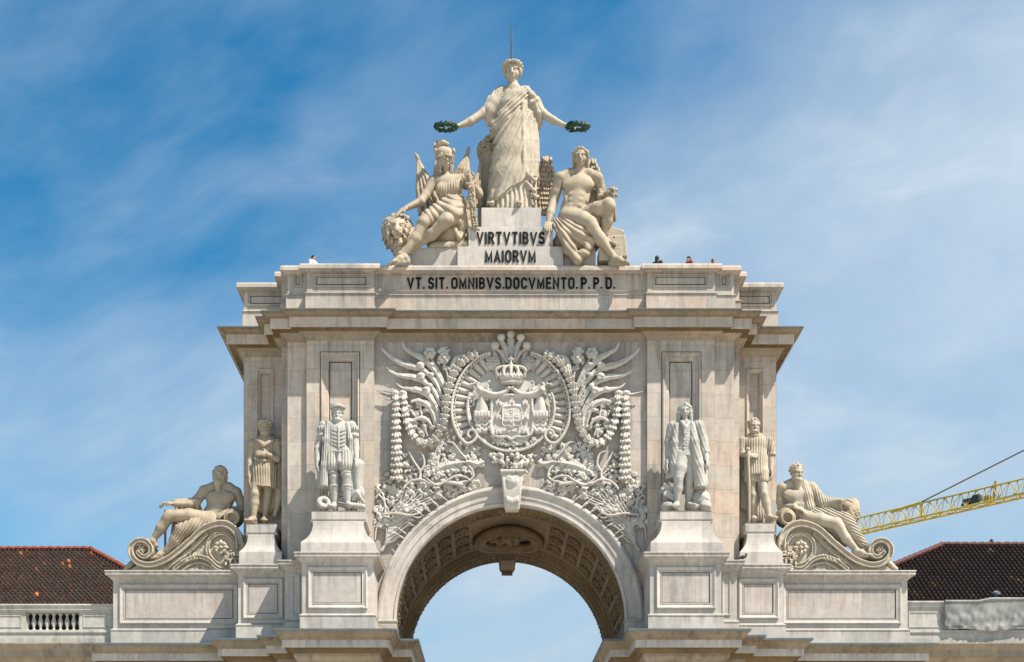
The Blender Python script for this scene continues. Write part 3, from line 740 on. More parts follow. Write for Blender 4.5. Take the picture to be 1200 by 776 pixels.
# sunk panels of the parapet: thin picture-frame mouldings
fr = [(0, -.02), (0, .05), (.03, .06), (.06, .02), (.10, .045), (.13, .0), (.13, -.02)]
for q in (-1, 1):
    def X(a, b): return (a, b) if q < 0 else (-b, -a)
    for a, b, y, pa_, pb_ in ((367.5, 432, 0, 321.5, 337), (343.5, 354, .2, 321.5, 337), (290.5, 334, 1.9, 344, 359)):
        MB().frame(*X(PX(a, y), PX(b, y)), PZ(pb_, y), PZ(pa_, y), y, fr).build('parapet_panel', M['wall'], arch); xa_, xb_ = X(PX(a, y), PX(b, y))
        MB().frame(xa_+.13, xb_-.13, PZ(pb_, y)+.13, PZ(pa_, y)-.13, y, [(0, -.01), (0, .006), (.03, .006), (.03, -.01)]).build('panel_shade_line', M['fillet_shade'], arch)  # thin dark strip in place of shade inside the parapet frame
MB().frame(PX(444, .2), -PX(444, .2), PZ(342.3, .2), PZ(320.5, .2), .2, fr).build('parapet_panel', M['wall'], arch)
# roof terrace behind the parapet
b = MB(); b.box(-9.2, 9.2, .8, YB-.7, 29.0, 29.75); b.build('roof_deck', M['vault'], arch)
b = MB()
for p, q in (((XP1, YB), (-9.57, YB)), ): b.box(-9.57, 9.57, YB-.6, YB, 28, 30.6)
b.build('rear_parapet', M['wall'], arch)
# pedestal storey over the lower cornice
XR0, XR1, XM0, XM1, XQ0, XQ1 = PX(132.5, 1.2), PX(279), PX(334.2, -.75), PX(353.8, -.75), PX(353.8, -2.2), PX(437.5, -2.2)
PED = [(XR0, 8.5), (XR0, 1.2), (XR1, 1.2), (XR1, 0), (XM0, 0), (XM0, -.75), (XQ0, -.75), (XQ0, -2.2), (XQ1, -2.2), (XQ1, .28)]
zt_, zbm = PZ(646.6, -2.5), PZ(720.9, -2.25)
pp = [(.09, ZC-.2), (.09, zbm-.06), (.11, zbm-.04), (.11, zbm), (.05, zbm+.05), (0, zbm+.09), (0, PZ(660, -2.2)), (.03, PZ(659, -2.23)), (.08, PZ(657.5, -2.28)), (.12, PZ(655.5, -2.32)), (.22, PZ(653.5, -2.42)), (.24, PZ(652.6, -2.44)), (.30, PZ(652.2, -2.5)), (.30, PZ(648.4, -2.5)), (.33, PZ(648, -2.53)), (.33, zt_-.03), (.30, zt_), (-.5, zt_+.03)]
bev = [(0, -.02), (0, .03), (.03, .04), (.18, -.07), (.22, -.06), (.24, -.10)]
PANELS = [(XR0+.3, XR1-.22, 1.2), (XR1+.22, XM0-.2, 0), (XQ0+.26, XQ1-.26, -2.2)]
zp0, zp1 = PZ(714, -2.2), PZ(664, -2.2)
for q in (-1, 1):
    path = PED if q < 0 else [(-x, y) for x, y in PED[::-1]]
    b = MB().sweep(path, pp, cap=True)
    b.build('pedestal_course', M['base'], arch)
    for a, c, y in PANELS:
        x0, x1 = (a, c) if q < 0 else (-c, -a)
        MB().frame(x0, x1, zp0, zp1, y, [(0, -.02), (.01, .07), (.04, .095), (.07, .095), (.1, .075), (.2, .03), (.22, .05), (.25, .05), (.27, .0), (.27, -.02)]).build('pedestal_frame', M['base'], arch)
        MB().frame(x0+.262, x1-.262, zp0+.262, zp1-.262, y, [(0, -.01), (0, .01), (.035, .01), (.035, -.01)]).build('panel_shade_line', M['fillet_shade'], arch)  # painted shadow line between pedestal frame and panel
        MB().box(x0+.26, x1-.26, y-.006, y+.05, zp0+.26, zp1-.26).build('pedestal_panel', M['panel'], arch)
    b = MB(); xm = (XM0+XQ0)/2*(1 if q < 0 else -1); b.frame(xm-.2, xm+.2, zp0, zp1, -.75, [(0, -.02), (0, .04), (.05, .05), (.12, .0), (.12, -.02)]); b.build('pedestal_frame', M['base'], arch)
    # tops of the pedestal storey
    b = MB(); 
    for x0, x1, y0 in ((XR0, XR1, 1.2), (XR1, XM0, 0), (XM0, XQ0, -.75), (XQ0, XQ1, -2.2)):
        a, c = (x0+.05, x1-.05) if q < 0 else (-x1+.05, -x0-.05)
        b.box(a, c, y0+.1, 8 if x0 == XR0 else 3, ZC-.2, zt_+.02)
    b.build('pedestal_core', M['base'], arch)
# lower entablature, its lead flashing
low = [(-.25, 9.4), (.0, 9.4), (.0, 10.9), (.05, 10.92), (.08, 10.97), (.08, 11.35), (.14, 11.38), (.14, 11.62), (.2, 11.66), (.28, 11.78), (.33, 11.84), (.33, 11.98), (.42, 12.02), (.5, 12.1), (.53, 12.17), (.72, 12.19), (.76, 12.16), (.78, 12.16), (.78, 12.5), (.82, 12.53), (.84, 12.57), (.9, 12.6), (.98, 12.7), (1.03, 12.8), (1.1, 12.83), (1.1, ZC-.02)]
LOWP = [(XR0, 8.5), (XR0, 1.2), (XR1, 1.2), (XR1, 0), (XM0, 0), (XM0, -.75), (XQ0, -.75), (XQ0, -2.2), (XQ1, -2.2), (XQ1, .2), (-R_IN, .2), (-R_IN, YB-.2)]
for q in (-1, 1):
    path = LOWP if q < 0 else [(-x, y) for x, y in LOWP[::-1]]
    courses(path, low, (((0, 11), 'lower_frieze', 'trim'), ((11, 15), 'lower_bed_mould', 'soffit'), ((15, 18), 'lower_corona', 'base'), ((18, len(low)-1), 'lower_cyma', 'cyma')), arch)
    MB().sweep(path, [(.0, ZC+.2), (1.09, ZC+.02), (1.13, ZC+.012), (1.13, ZC-.075), (1.07, ZC-.08)]).build('flashing', M['lead'], arch)
    # the mass of the ground storey and its columns, below the picture
    b = MB(); X = (lambda a, c: (a, c)) if q < 0 else (lambda a, c: (-c, -a))
    b.box(*X(XQ0, -R_IN-.03), .25, YB-.23, 0, 12.6); b.box(*X(XR0, XQ0-.01), 1.3, 9, 0, 12.6)
    b.box(*X(XQ0+.02, XQ1-.02), -2.18, .24, 9.42, 12.6); b.box(*X(XR1+.02, XM0-.02), .02, 1.28, 9.42, 12.6); b.box(*X(XM0-.02, XQ0+.02), -.7, 1.28, 9.42, 12.6)
    b.build('lower_pier', M['wall'], arch)
    for x, y in (((XQ0+XQ1)/2, -.95), ((XR1+XM0)/2, 0.9)):
        b = MB(); b.lathe((x if q < 0 else -x, y, 0), [(1.3, 0), (1.3, 1.6), (1.15, 1.7), (1.15, 1.95), (.98, 2.05), (.95, 2.3), (.93, 5), (.84, 8.0), (.84, 8.1), (.9, 8.2), (1.05, 9.0), (1.2, 9.25), (1.2, 9.4)], 32)
        b.build('column', M['base'], arch, smooth=True)
# inscription of the parapet
def _arc(cx, cy, rx, ry, a0, a1, n=9): return [(cx+rx*math.cos(math.radians(a0+(a1-a0)*k/n)), cy+ry*math.sin(math.radians(a0+(a1-a0)*k/n))) for k in range(n+1)]
GL = {'V': (.50, [[(0, 1), (.25, 0), (.5, 1)]]), 'T': (.42, [[(.21, 0), (.21, 1)], [(0, 1), (.42, 1)]]), 'I': (.0, [[(0, 0), (0, 1)]]), 'M': (.56, [[(0, 0), (0, 1), (.28, .1), (.56, 1), (.56, 0)]]),
      'N': (.44, [[(0, 0), (0, 1), (.44, 0), (.44, 1)]]), 'E': (.36, [[(.36, 1), (0, 1), (0, 0), (.36, 0)], [(0, .52), (.3, .52)]]), 'A': (.48, [[(0, 0), (.24, 1), (.48, 0)], [(.09, .3), (.39, .3)]]),
      'O': (.44, [_arc(.22, .74, .22, .26, 0, 180)+_arc(.22, .26, .22, .26, 180, 360)+[(.44, .74)]]), 'D': (.44, [[(0, 0), (0, 1), (.18, 1)]+_arc(.18, .72, .26, .28, 90, 0)+_arc(.18, .28, .26, .28, 0, -90)+[(0, 0)]]),
      'C': (.42, [_arc(.22, .74, .21, .26, 10, 180)+_arc(.22, .26, .21, .26, 180, 350)]), 'S': (.42, [_arc(.21, .755, .2, .245, 15, 270, 12)+_arc(.21, .26, .21, .26, 90, -165, 12)]),
      'P': (.40, [[(0, 0), (0, 1), (.18, 1)]+_arc(.18, .73, .22, .27, 90, -90)+[(0, .46)]]), 'R': (.42, [[(0, 0), (0, 1), (.18, 1)]+_arc(.18, .74, .22, .26, 90, -90)+[(0, .48)], [(.2, .48), (.42, 0)]]),
      'B': (.42, [[(0, 0), (0, 1), (.18, 1)]+_arc(.18, .76, .2, .24, 90, -90)+[(0, .52)], _arc(.18, .26, .24, .26, 90, -90)+[(0, 0)]]), '.': (.0, [[(0, .0), (0, .07)]])}
def text(name, body, px0, px1, py_base, py_top, y, mat, parent, dep=.05):
    """bold condensed capitals built of strokes, fitted between two picture columns"""
    adv = []; x = 0; sw = .18
    for ch in body:
        if ch == ' ': x += .20; continue
        wd, st = GL[ch]; adv.append((x+sw/2, st)); x += wd+sw+(.13 if ch != '.' else .10)
    W = PX(px1, y)-PX(px0, y); H = PZ(py_top, y)-PZ(py_base, y); k = W/(x-.13); hh = H-sw*k*.0; b = MB()
    for x0, st in adv:
        for nst, ln in enumerate(st):
            pts = [(PX(px0, y)+(x0+u)*k, PZ(py_base, y)+H*(.075+.85*v_)) for u, v_ in ln]; r = sw*k/2
            d0 = math.hypot(pts[1][0]-pts[0][0], pts[1][1]-pts[0][1]); e = r*.62 if d0 > r*2 else r*.3
            f = lambda a, c: (a[0]+(a[0]-c[0])/math.hypot(a[0]-c[0], a[1]-c[1])*e, a[1]+(a[1]-c[1])/math.hypot(a[0]-c[0], a[1]-c[1])*e)
            if pts[0] != pts[-1]: pts = [f(pts[0], pts[1])]+pts[1:-1]+[f(pts[-1], pts[-2])]
            b.sweep(pts, [(-r, -.01), (-r, dep+.003*nst), (r, dep+.003*nst), (r, -.01)], False, lambda a, c, h: (a, y-h, c))
    return b.build(name, mat, parent)
text('inscription', 'VT. SIT. OMNIBVS.DOCVMENTO. P. P. D.', 477, 720.5, 339, 325.5, .2, M['letter'], arch)
# inscribed podium over the parapet
pod = thing('inscribed_podium', 'stepped pale stone podium above the parapet reading VIRTVTIBVS MAIORVM', 'podium', (0, 1, 30.5))
def block(px0, px1, py0, py1, y, yb, zb):
    return MB().box(PX(px0, y), PX(px1, y), y, yb, zb, PZ(py0, y))
z0 = PZ(311, -.1)-.05; z1 = PZ(289, .0); z2 = PZ(266, .15)
block(536, 660, 289, 311, .0, 4.5, z0).build('step', M['base'], pod)
block(481, 535.6, 290.5, 311, .25, 4.2, z0).build('step', M['base'], pod)
block(660.4, 698, 291, 311, .25, 4.2, z0).build('step', M['base'], pod)
block(549, 648, 266, 289, .15, 4.0, z1).build('step', M['base'], pod)
block(564, 634, 243.5, 266, .5, 3.6, z2).build('plinth', M['base'], pod)
text('inscription', 'VIRTVTIBVS', 558.5, 638.5, 286.5, 272, .15, M['letter'], pod, .04)
text('inscription', 'MAIORVM', 568.5, 628, 308, 293.5, .0, M['letter'], pod, .04)
# flared pedestals under the four standing figures
def flared(cx, w_top, w_bot, yf, py_top, py_slab, py_neck, py_base, yw, zbot, label):
    zt2, zs, zn, zb2 = PZ(py_top, yf), PZ(py_slab, yf), PZ(py_neck, yf), PZ(py_base, yf)
    hw = w_top/2*S; hb = w_bot/2*S; x = PX(cx, yf)
    b = MB(); rings = [(hb, zbot, .2), (hb, zb2, .2), (hb-.02, zb2+.03, .18), *[(hw-.09+(hb-hw+.07)*(1-u)**2.6, zb2+.03+(zn-zb2-.03)*u, .17*(1-u)**2.6) for u in (.06, .15, .26, .4, .58, .8)], (hw-.09, zn, 0), (hw+.03, zn+.03, -.05), (hw+.03, zn+.09, -.05), (hw-.02, zn+.12, -.02), (hw-.02, zs+(zt2-zs)*.9, -.02), (hw-.06, zt2, 0)]
    vs = []
    for h, z, d in rings: vs += [(x-h, yf-d, z), (x+h, yf-d, z), (x+h, yw, z), (x-h, yw, z)]
    fs = [(i*4+j, i*4+(j+1) % 4, i*4+4+(j+1) % 4, i*4+4+j) for i in range(len(rings)-1) for j in range(4)]
    fs += [(3, 2, 1, 0), tuple(range(len(vs)-4, len(vs)))]
    b.add(vs, fs); o = b.build('statue_pedestal', M['base'])
    props(o, label, 'pedestal', 'flared pedestals under the standing statues'); return zt2
ZF = [flared(396.5, 62, 84, -1.95, 598.5, 600, 611.5, 637, -.02, zt_+.02, 'flared stone pedestal under the bearded statue in a flat beret'),
      flared(804, 60, 82, -1.95, 598.5, 600, 611.5, 637, -.02, zt_+.02, 'flared stone pedestal under the statue in a long wig and frock coat'),
      flared(306, 36, 50, .25, 613.5, 615, 627, 648, 1.86, zt_+.02, 'flared stone pedestal under the tunic wearing statue in shade'),
      flared(891, 36, 50, .25, 612.5, 614, 626, 648, 1.86, zt_+.02, 'flared stone pedestal under the bearded statue with pleated doublet')]
# ------------------------------------------------------------------ the carved relief over the opening (left half carved, right half mirrored)
YR = .2                                                  # plane of the relief field
def zm(x0, y0, k, pts): return [(x0+p[0]/k, y0+p[1]/k)+tuple(p[2:]) for p in pts]
def W(px, py, o=0.0): return P(px, py, YR-o)
def spline(pts, n=6):
    out = []; m = len(pts)
    for i in range(m-1):
        p = [np.array(pts[max(0, min(m-1, j))], float) for j in (i-1, i, i+1, i+2)]
        for t in range(n):
            t /= n
            out.append(tuple(.5*((2*p[1])+(-p[0]+p[2])*t+(2*p[0]-5*p[1]+4*p[2]-p[3])*t*t+(-p[0]+3*p[1]-3*p[2]+p[3])*t**3)))
    return out+[tuple(map(float, pts[-1]))]
class Rel(Sculpt):
    def __init__(s, x0, y0, x1, y1, dep=.8, vox=.03):
        a, b = W(x0, y1, 0), W(x1, y0, 0)
        super().__init__((a.x-.1, YR-dep, a.z-.1), (b.x+.1, YR+.1, b.z+.1), vox)
    def line(s, pts, r, o=.12, k=.8, op='u', n=5, fl=None):
        """pts (px, py) smoothed; r radius or (start, middle, end) in picture units; o metres proud of the wall, or (start, end)"""
        q = spline(pts, n); m = len(q)-1; rr = []; w = []
        for i, p in enumerate(q):
            t = i/m
            rr.append((r if not isinstance(r, tuple) else (r[0]+(r[1]-r[0])*min(1, 2*t)+(r[2]-r[1])*max(0, 2*t-1)))*S)
            oo = o if not isinstance(o, tuple) else o[0]+(o[1]-o[0])*t
            w.append(W(p[0], p[1], oo))
        return s.chain(w, rr, k*S, op, fl)
    def ball(s, x, y, r, o=.12, sq=1.0, k=.5, op='u'): return s.ell(W(x, y, o), (r*S, r*S*.8, r*S*sq), None, k*S, op)
    def leaf(s, x, y, a, L, wd, o=.15, k=.25):
        d = (math.cos(a), math.sin(a)); w0 = wd*S*.5; fl = ((0, 1, 0), .42)
        A_, B_, C_ = W(x, y, o-.02), W(x+d[0]*L*.45, y+d[1]*L*.45, o+.03), W(x+d[0]*L, y+d[1]*L, o-.03)
        s.cap(A_, B_, w0*.55, w0, k*S, 'u', fl); s.cap(B_, C_, w0, w0*.15, k*S, 'u', fl)
        if L > 3.5: s.cap(W(x+d[0]*L*.1, y+d[1]*L*.1, o+.03+w0*.42), W(x+d[0]*L*.75, y+d[1]*L*.75, o+.03+w0*.35), .022, .014, .012, 's')
        return s
    def flower(s, x, y, r, o=.2, n=6):
        for i in range(n):
            a = 2*math.pi*i/n; s.ball(x+math.cos(a)*r*.6, y+math.sin(a)*r*.6, r*.42, o, 1, .3)
        s.ball(x, y, r*.3, o+.1, 1, .3); return s
    def sprig(s, x, y, a, n, rn, o=.14, sz=5.0):
        """an oak leaf cluster"""
        for i in range(n):
            b = a+rn.uniform(-1.3, 1.3); L = sz*rn.uniform(.7, 1.25)
            x0, y0 = x+rn.uniform(-3, 3), y+rn.uniform(-3, 3)
            s.leaf(x0, y0, b, L, L*.62, o+rn.uniform(-.05, .08))
            for q in (-1, 1): s.leaf(x0+math.cos(b)*L*.4, y0+math.sin(b)*L*.4, b+q*.9, L*.55, L*.42, o+.02)
        return s
    def rough(s, name, a=.006, f=6.0):
        s.L(name); s.disp(lambda x, y, z: a*fbm(x*f, y*f, z*f, 3), .1); return s
    def both(s, name, layer=None, label=None):
        s.rough(name)
        s.build(name, M['relief'], arch, layer or name, label); s.build(name, M['relief'], arch, layer or name, label, mirror=True)

rn = random.Random(11)
A = lambda pts: zm(430, 380, 7.76, pts)
B = lambda pts: zm(430, 470, 7.76, pts)
C = lambda pts: zm(430, 550, 7.76, pts)
D4 = lambda pts: zm(520, 510, 7.5, pts)
# --- palm branch: long curling blades, buds and blossoms
s = Rel(440, 392, 566, 560, .7); s.L('palm_branch')
blades = [A([(320, 155), (350, 220), (420, 265), (500, 310), (590, 390), (660, 490), (725, 640)]),
          A([(120, 190), (170, 260), (250, 320), (340, 365), (440, 392), (545, 440), (630, 540), (695, 690)]),
          A([(170, 385), (230, 440), (320, 470), (430, 485), (530, 530), (610, 610), (672, 740)]),
          A([(262, 530), (310, 572), (390, 590), (480, 604), (560, 650), (628, 760), (655, 860)])+B([(640, 240)]),
          A([(390, 715), (440, 695), (500, 705), (560, 745), (605, 830), (625, 930)])]
for i, bl in enumerate(blades):
    s.line(bl, (.5, 4.0, 2.2), (.38-.02*i, .14), .3, fl=((0, 1, 0), .36))
    s.line(bl, (.1, .7, .5), (.47-.02*i, .2), .25)
s.line(zm(430, 370, 3.527, [(420, 163), (392, 166), (366, 182), (352, 215), (345, 260)]), (.5, 3.0, 1.5), .24, .8, fl=((0, 1, 0), .6))
s.line(zm(430, 370, 3.527, [(250, 380), (220, 350), (180, 352)]), (1, 1.5, .6), .2)
for p in A([(485, 375), (490, 470), (540, 600)]): s.ball(p[0], p[1], 5, .26, .8); s.leaf(p[0]-2, p[1], .5, 9, 5, .33)
for p in A([(590, 365), (585, 462), (575, 560), (440, 590)]): s.ball(p[0], p[1], 3.2, .26)
for p in A([(572, 262), (702, 305)]): s.flower(p[0], p[1], 7.5, .3); s.ball(p[0], p[1], 5.5, .2)
s.leaf(*A([(650, 250)])[0], -.5, 13, 7, .3); s.leaf(*A([(745, 235)])[0], 2.6, 10, 6, .32)
s.line(A([(580, 310), (640, 400), (690, 520), (735, 640)]), 1.5, .16); s.line(A([(700, 350), (730, 450), (745, 600)]), 1.4, .18)
s.line(A([(110, 612), (180, 632), (270, 645), (360, 665)]), (.4, 1.2, 1.6), .22)
for p in A([(640, 320), (690, 370), (735, 380)]): s.leaf(p[0], p[1], 1.2, 9, 4, .22)
# feather tail under the festoon
for i in range(7):
    t = i/6
    s.line(B([(560+150*t, 470-150*t), (560+85*t, 560), (520+110*t, 690)]), (.6, 1.1, .8), .1)
# rosettes and fans inside the festoon
for p in B([(480, 120), (500, 230), (430, 180), (560, 110), (560, 230), (450, 60), (520, 30), (400, 100), (420, 240), (540, 160), (470, 290), (590, 60), (380, 40)]):
    s.sprig(p[0], p[1], rn.uniform(0, 6), 4, rn, .12, 7.0)
s.line(B([(420, 190), (450, 165), (500, 155), (550, 175), (585, 220)]), (.8, 2.6, 1), .26, .8, fl=((0, 1, 0), .6))
s.line(B([(480, 20), (495, 120), (520, 220), (550, 320)]), (.8, 1, .8), .2)
s.both('palm_branch')
# --- hanging strand and festoon of bell flowers
s = Rel(456, 404, 572, 566, .8, .024); s.L('garland')
def bells(pts, w0, w1, sp, o=.2):
    q = spline(pts, 12); acc = 0; last = q[0]
    L = sum(math.dist(a, b) for a, b in zip(q[:-1], q[1:])); run = 0; nx = 0; bell = False
    for a, b in zip(q[:-1], q[1:]):
        run += math.dist(a, b)
        if run >= nx:
            t = run/L; wd = w0+(w1-w0)*t; an = math.atan2(b[1]-a[1], b[0]-a[0]); nx += sp*(.85+.2*wd/w1)
            ca, sa = math.cos(an), math.sin(an)
            bell = not bell
            for lat in ((-.42, -.15, .15, .42) if bell else (-.46, -.3, 0, .3, .46)):
                A_ = (b[0]-ca*sp*.62-sa*wd*lat*.45, b[1]-sa*sp*.62+ca*wd*lat*.45); B_ = (b[0]+ca*sp*(.36+.25*(bell and abs(lat) < .3))-sa*wd*lat, b[1]+sa*sp*(.36+.25*(bell and abs(lat) < .3))+ca*wd*lat)
                e = .1*(1-(lat/.5)**2)
                s.cap(W(*A_, o-.02+e), W(*B_, o+.1+e), .035, wd*S*.155, .006)
    s.line(pts, (w0*.2, w1*.22, w1*.2), o-.1)
bells([(464, 463), (464.2, 490), (464.5, 520), (464.8, 545), (464.6, 561)], 8.5, 13.5, 7.2, .24)
bells([(473, 463), (473.5, 478), (477, 495), (485, 512), (498, 520), (510, 513), (517.5, 500), (521.5, 485), (523.5, 466), (528, 447), (535, 432), (546, 420), (560, 414)], 8.5, 10.5, 7.0, .24)
for x in (463, 472): s.ball(x, 461.5, 5, .28, .8); s.leaf(x-3, 460, .3, 8, 5, .34)
s.both('garland')
# --- spandrel: twisted oak boughs over a fan of palm, clusters of leaves, a ribbed horn
s = Rel(440, 520, 572, 645, .7); s.L('oak_branch')
s.line(C([(330, 180), (365, 135), (420, 102), (500, 97), (570, 130), (640, 136), (720, 118), (790, 122), (860, 140)])+D4([(0, 412), (90, 426), (160, 412), (225, 398), (262, 360), (252, 312), (222, 268)]), (1.1, 1.7, .9), .34)
s.line(D4([(-150, 380), (-60, 440), (30, 400), (100, 360), (190, 368), (230, 400)]), (.9, 1.4, .8), .38)
s.line(B([(480, 715), (482, 640), (430, 555), (405, 510), (380, 462)]), (1.7, 1.3, .5), .28); s.line(B([(482, 645), (520, 585), (515, 520), (490, 472), (440, 455)]), (1.4, 1.1, .5), .28)
s.line(C([(150, 412), (250, 402), (330, 412), (400, 418), (495, 394)]), (1.2, 1.8, .7), .34); s.line(C([(400, 418), (450, 440), (500, 432)]), (1, 1, .5), .3)
s.line(C([(95, 170), (140, 220), (160, 300), (160, 410), (90, 520), (75, 640)]), (.8, 1.3, .9), .2)
s.line(C([(160, 300), (110, 235), (80, 270)]), (1, 1, .5), .2); s.line(C([(165, 270), (250, 290), (290, 260)]), (1, .9, .5), .2)
ends = [((308, 612), (255, 600), (205, 640)), ((332, 572), (280, 552), (215, 605)), ((408, 500), (350, 492), (230, 575)), ((415, 452), (345, 452), (250, 520)), ((495, 412), (420, 385), (300, 470)), ((560, 385), (505, 338), (330, 400)),
        ((640, 335), (560, 288), (360, 370)), ((715, 275), (610, 238), (370, 340)), ((560, 190), (470, 240), (330, 380)), ((470, 190), (400, 260), (270, 420)), ((400, 190), (330, 290), (210, 470))]
for e, mdl, b0 in [tuple((p[0]+dx, p[1]+dx*.7) for p in q) for q in ends for dx in (-24, 0, 22)]:
    s.line(C([e, ((e[0]+mdl[0])/2, min(e[1], mdl[1])-2), mdl, ((mdl[0]+b0[0])/2, (mdl[1]+b0[1])/2+4), b0, (165, 690), (100, 790)]), (.8, 1.9, 1.2), (.16, .06), .3, fl=((0, 1, 0), .4))
    s.line(C([e, ((e[0]+mdl[0])/2, min(e[1], mdl[1])-2), mdl, ((mdl[0]+b0[0])/2, (mdl[1]+b0[1])/2+4), b0, (165, 690), (100, 790)]), (.5, .8, .5), (.28, .13), .25)
for p in C([(90, 345), (115, 400), (200, 340), (185, 170), (265, 180), (290, 205), (100, 500), (170, 500), (190, 490), (260, 480), (225, 250), (480, 130), (560, 190), (620, 200), (660, 220), (480, 215), (740, 175), (395, 225), (380, 200), (330, 355), (485, 350), (640, 70), (700, 60), (560, 30), (530, 50)]):
    s.sprig(p[0], p[1], rn.uniform(0, 6.28), 3, rn, .17, 7.6)
for p in D4([(60, 130), (90, 180), (130, 100), (40, 200), (210, 195), (260, 190), (180, 330), (120, 380), (40, 470), (60, 490), (-40, 470), (240, 440), (170, 470), (20, 350), (150, 120), (280, 210)]):
    s.sprig(p[0], p[1], rn.uniform(0, 6.28), 3, rn, .12, 7.0)
for p in B([(580, 560), (560, 610), (610, 570), (380, 580), (350, 560), (540, 620), (640, 690), (700, 690), (660, 660), (360, 640), (400, 610), (590, 520), (350, 480)]):
    s.sprig(p[0], p[1], rn.uniform(0, 6.28), 3, rn, .12, 7.0)
s.line(D4([(30, 60), (80, 70), (130, 130), (200, 215)]), (1, 1.4, 1), .22)
for i in range(4):
    o = i*26
    s.line(B([(520+o*.5, 705-o*.6), (600+o*.5, 650-o*.6), (700+o*.3, 612-o*.8)])+D4([(60, 268-o*.35), (200, 238-o*.1), (300, 262-o*.3), (345, 234)]), (.8, 1.5, .7), .16+.04*(i == 1))
for q in range(3): s.line(D4([(200+50*q, 470-40*q), (270+20*q, 400+5*q), (325, 465-5*q)]), (.5, 1.1, .4), .2)
for i in range(80):                                       # ivy under the festoon and round the medallion's foot
    x, y = rn.uniform(505, 566), rn.uniform(520, 556)
    if math.hypot(x-598, y-480) > 54: s.sprig(x, y, rn.uniform(0, 6.28), 2, rn, rn.uniform(.02, .08), 7)
for i in range(110):                                      # low ivy between the boughs
    a = rn.uniform(0, 1); x, y = 446+a*100, 560+rn.uniform(0, 60)*(1-a)-20*a
    if math.hypot(x-600, y-727) > 160: s.sprig(x, y, rn.uniform(0, 6.28), 2, rn, rn.uniform(.03, .1), 7.5)
s.both('oak_branch')
# --- royal arms
arms = bpy.data.objects.new('coat_of_arms', None); COL.objects.link(arms); arms.parent = arch; arms.location = (0, YR, 23)
E8 = lambda pts: zm(520, 380, 4.85, pts)
CX, CY = 598.6, 479.5
s = Rel(526, 408, 672, 534, .6); s.L('rays')
for i in range(46):                                       # fluted glory between the scrolled rim and the medallion
    a = 2*math.pi*i/46+.05; ca, sa = math.cos(a), math.sin(a)
    if sa > .62: continue
    s.line([(CX+ca*50, CY-2+sa*52), (CX+ca*60, CY-2+sa*60), (CX+ca*67.5, CY-2+sa*66)], (2.6, 3.6, 4.2), (.02, -.02), .15)
s.build('rays', M['relief'], arms)
s = Rel(526, 406, 600, 526, .6); s.L('scrolled_rim')
rim = E8([(262, 160), (205, 182), (150, 228), (98, 295), (62, 380), (45, 470), (54, 560), (88, 638), (130, 678), (170, 664), (187, 632), (172, 603), (145, 606), (136, 630), (150, 643)])
s.line(rim, (1.3, 1.9, 1.1), .3); s.line([(x+(CX-x)*.05, y+(CY-y)*.05) for x, y in rim[:8]], .8, .2)
for i in range(26):
    t = i/25; q = spline(rim[:8], 4); j = int(t*(len(q)-1)); x, y = q[j]
    s.ball(x+(CX-x)*.035, y+(CY-y)*.035, 1.1, .26)
for q in (False, True): s.build('scrolled_rim', M['relief'], arms, mirror=q)
s = Rel(545, 425, 653, 534, .6); s.L('medallion')
s.ell(W(CX, CY-1, -.02), (51*S, .11, 51*S), None, .02)
ring = [(CX+51*math.cos(a), CY-1+50.5*math.sin(a)) for a in [math.radians(-20+220*i/30) for i in range(31)]]
s.line(ring, 1.6, .26, n=2); s.line([(CX+(x-CX)*.95, CY+(y-CY)*.95) for x, y in ring], .9, .2, n=2)
s.rough('medallion').build('medallion', M['relief'], arms)
s = Rel(570, 454, 628, 525, .7, .026); s.L('shield')
sx = lambda a, b: (520+a/4.85, 380+b/4.85)
x0, y0 = sx(272, 412); x1, y1 = sx(500, 640)
c0, c1 = W(x0, y1, 0), W(x1, y0, 0)
s.box(((c0.x+c1.x)/2, YR-.12, (c0.z+c1.z)/2), ((c1.x-c0.x)/2, .2, (c1.z-c0.z)/2), None, .06, .02)
s.ell(W(*sx(386, 636), .1), (8*S, .2, 8*S), None, .1)
fr_ = [sx(272, 412), sx(268, 560), sx(276, 622), sx(310, 640), sx(360, 640), sx(386, 655), sx(412, 640), sx(462, 640), sx(496, 622), sx(504, 560), sx(500, 412)]
s.line(fr_, 1.7, .32); s.line([sx(272, 412), sx(386, 404), sx(500, 412)], 1.9, .34)
for a, b in ((262, 590), (510, 590), (262, 560), (510, 560)): s.ball(*sx(a, b), 3.0, .3)
ix0, iy0 = sx(334, 470); ix1, iy1 = sx(438, 572); d0, d1 = W(ix0, iy1), W(ix1, iy0)
s.box(((d0.x+d1.x)/2, YR-.32, (d0.z+d1.z)/2), ((d1.x-d0.x)/2, .1, (d1.z-d0.z)/2), None, .03, .02); s.ell(W(*sx(386, 572), .3), (6*S, .11, 3.2*S), None, .04)
s.line([sx(334, 470), sx(334, 570), sx(370, 575), sx(386, 588), sx(402, 575), sx(438, 570), sx(438, 470), sx(334, 470)], .7, .43, n=3)
for a, b in ((386, 496), (386, 522), (386, 549), (358, 522), (414, 522)):     # five small escutcheons
    p = W(*sx(a, b), .42); s.box(p, (2.2*S, .03, 2.3*S), None, .02, .01)
    for u_, v_ in ((-.8, -.8), (.8, -.8), (0, 0), (-.8, .8), (.8, .8)): s.ell((p.x+u_*S, p.y-.035, p.z+v_*S), (.025, .03, .025), None, .005, 's')
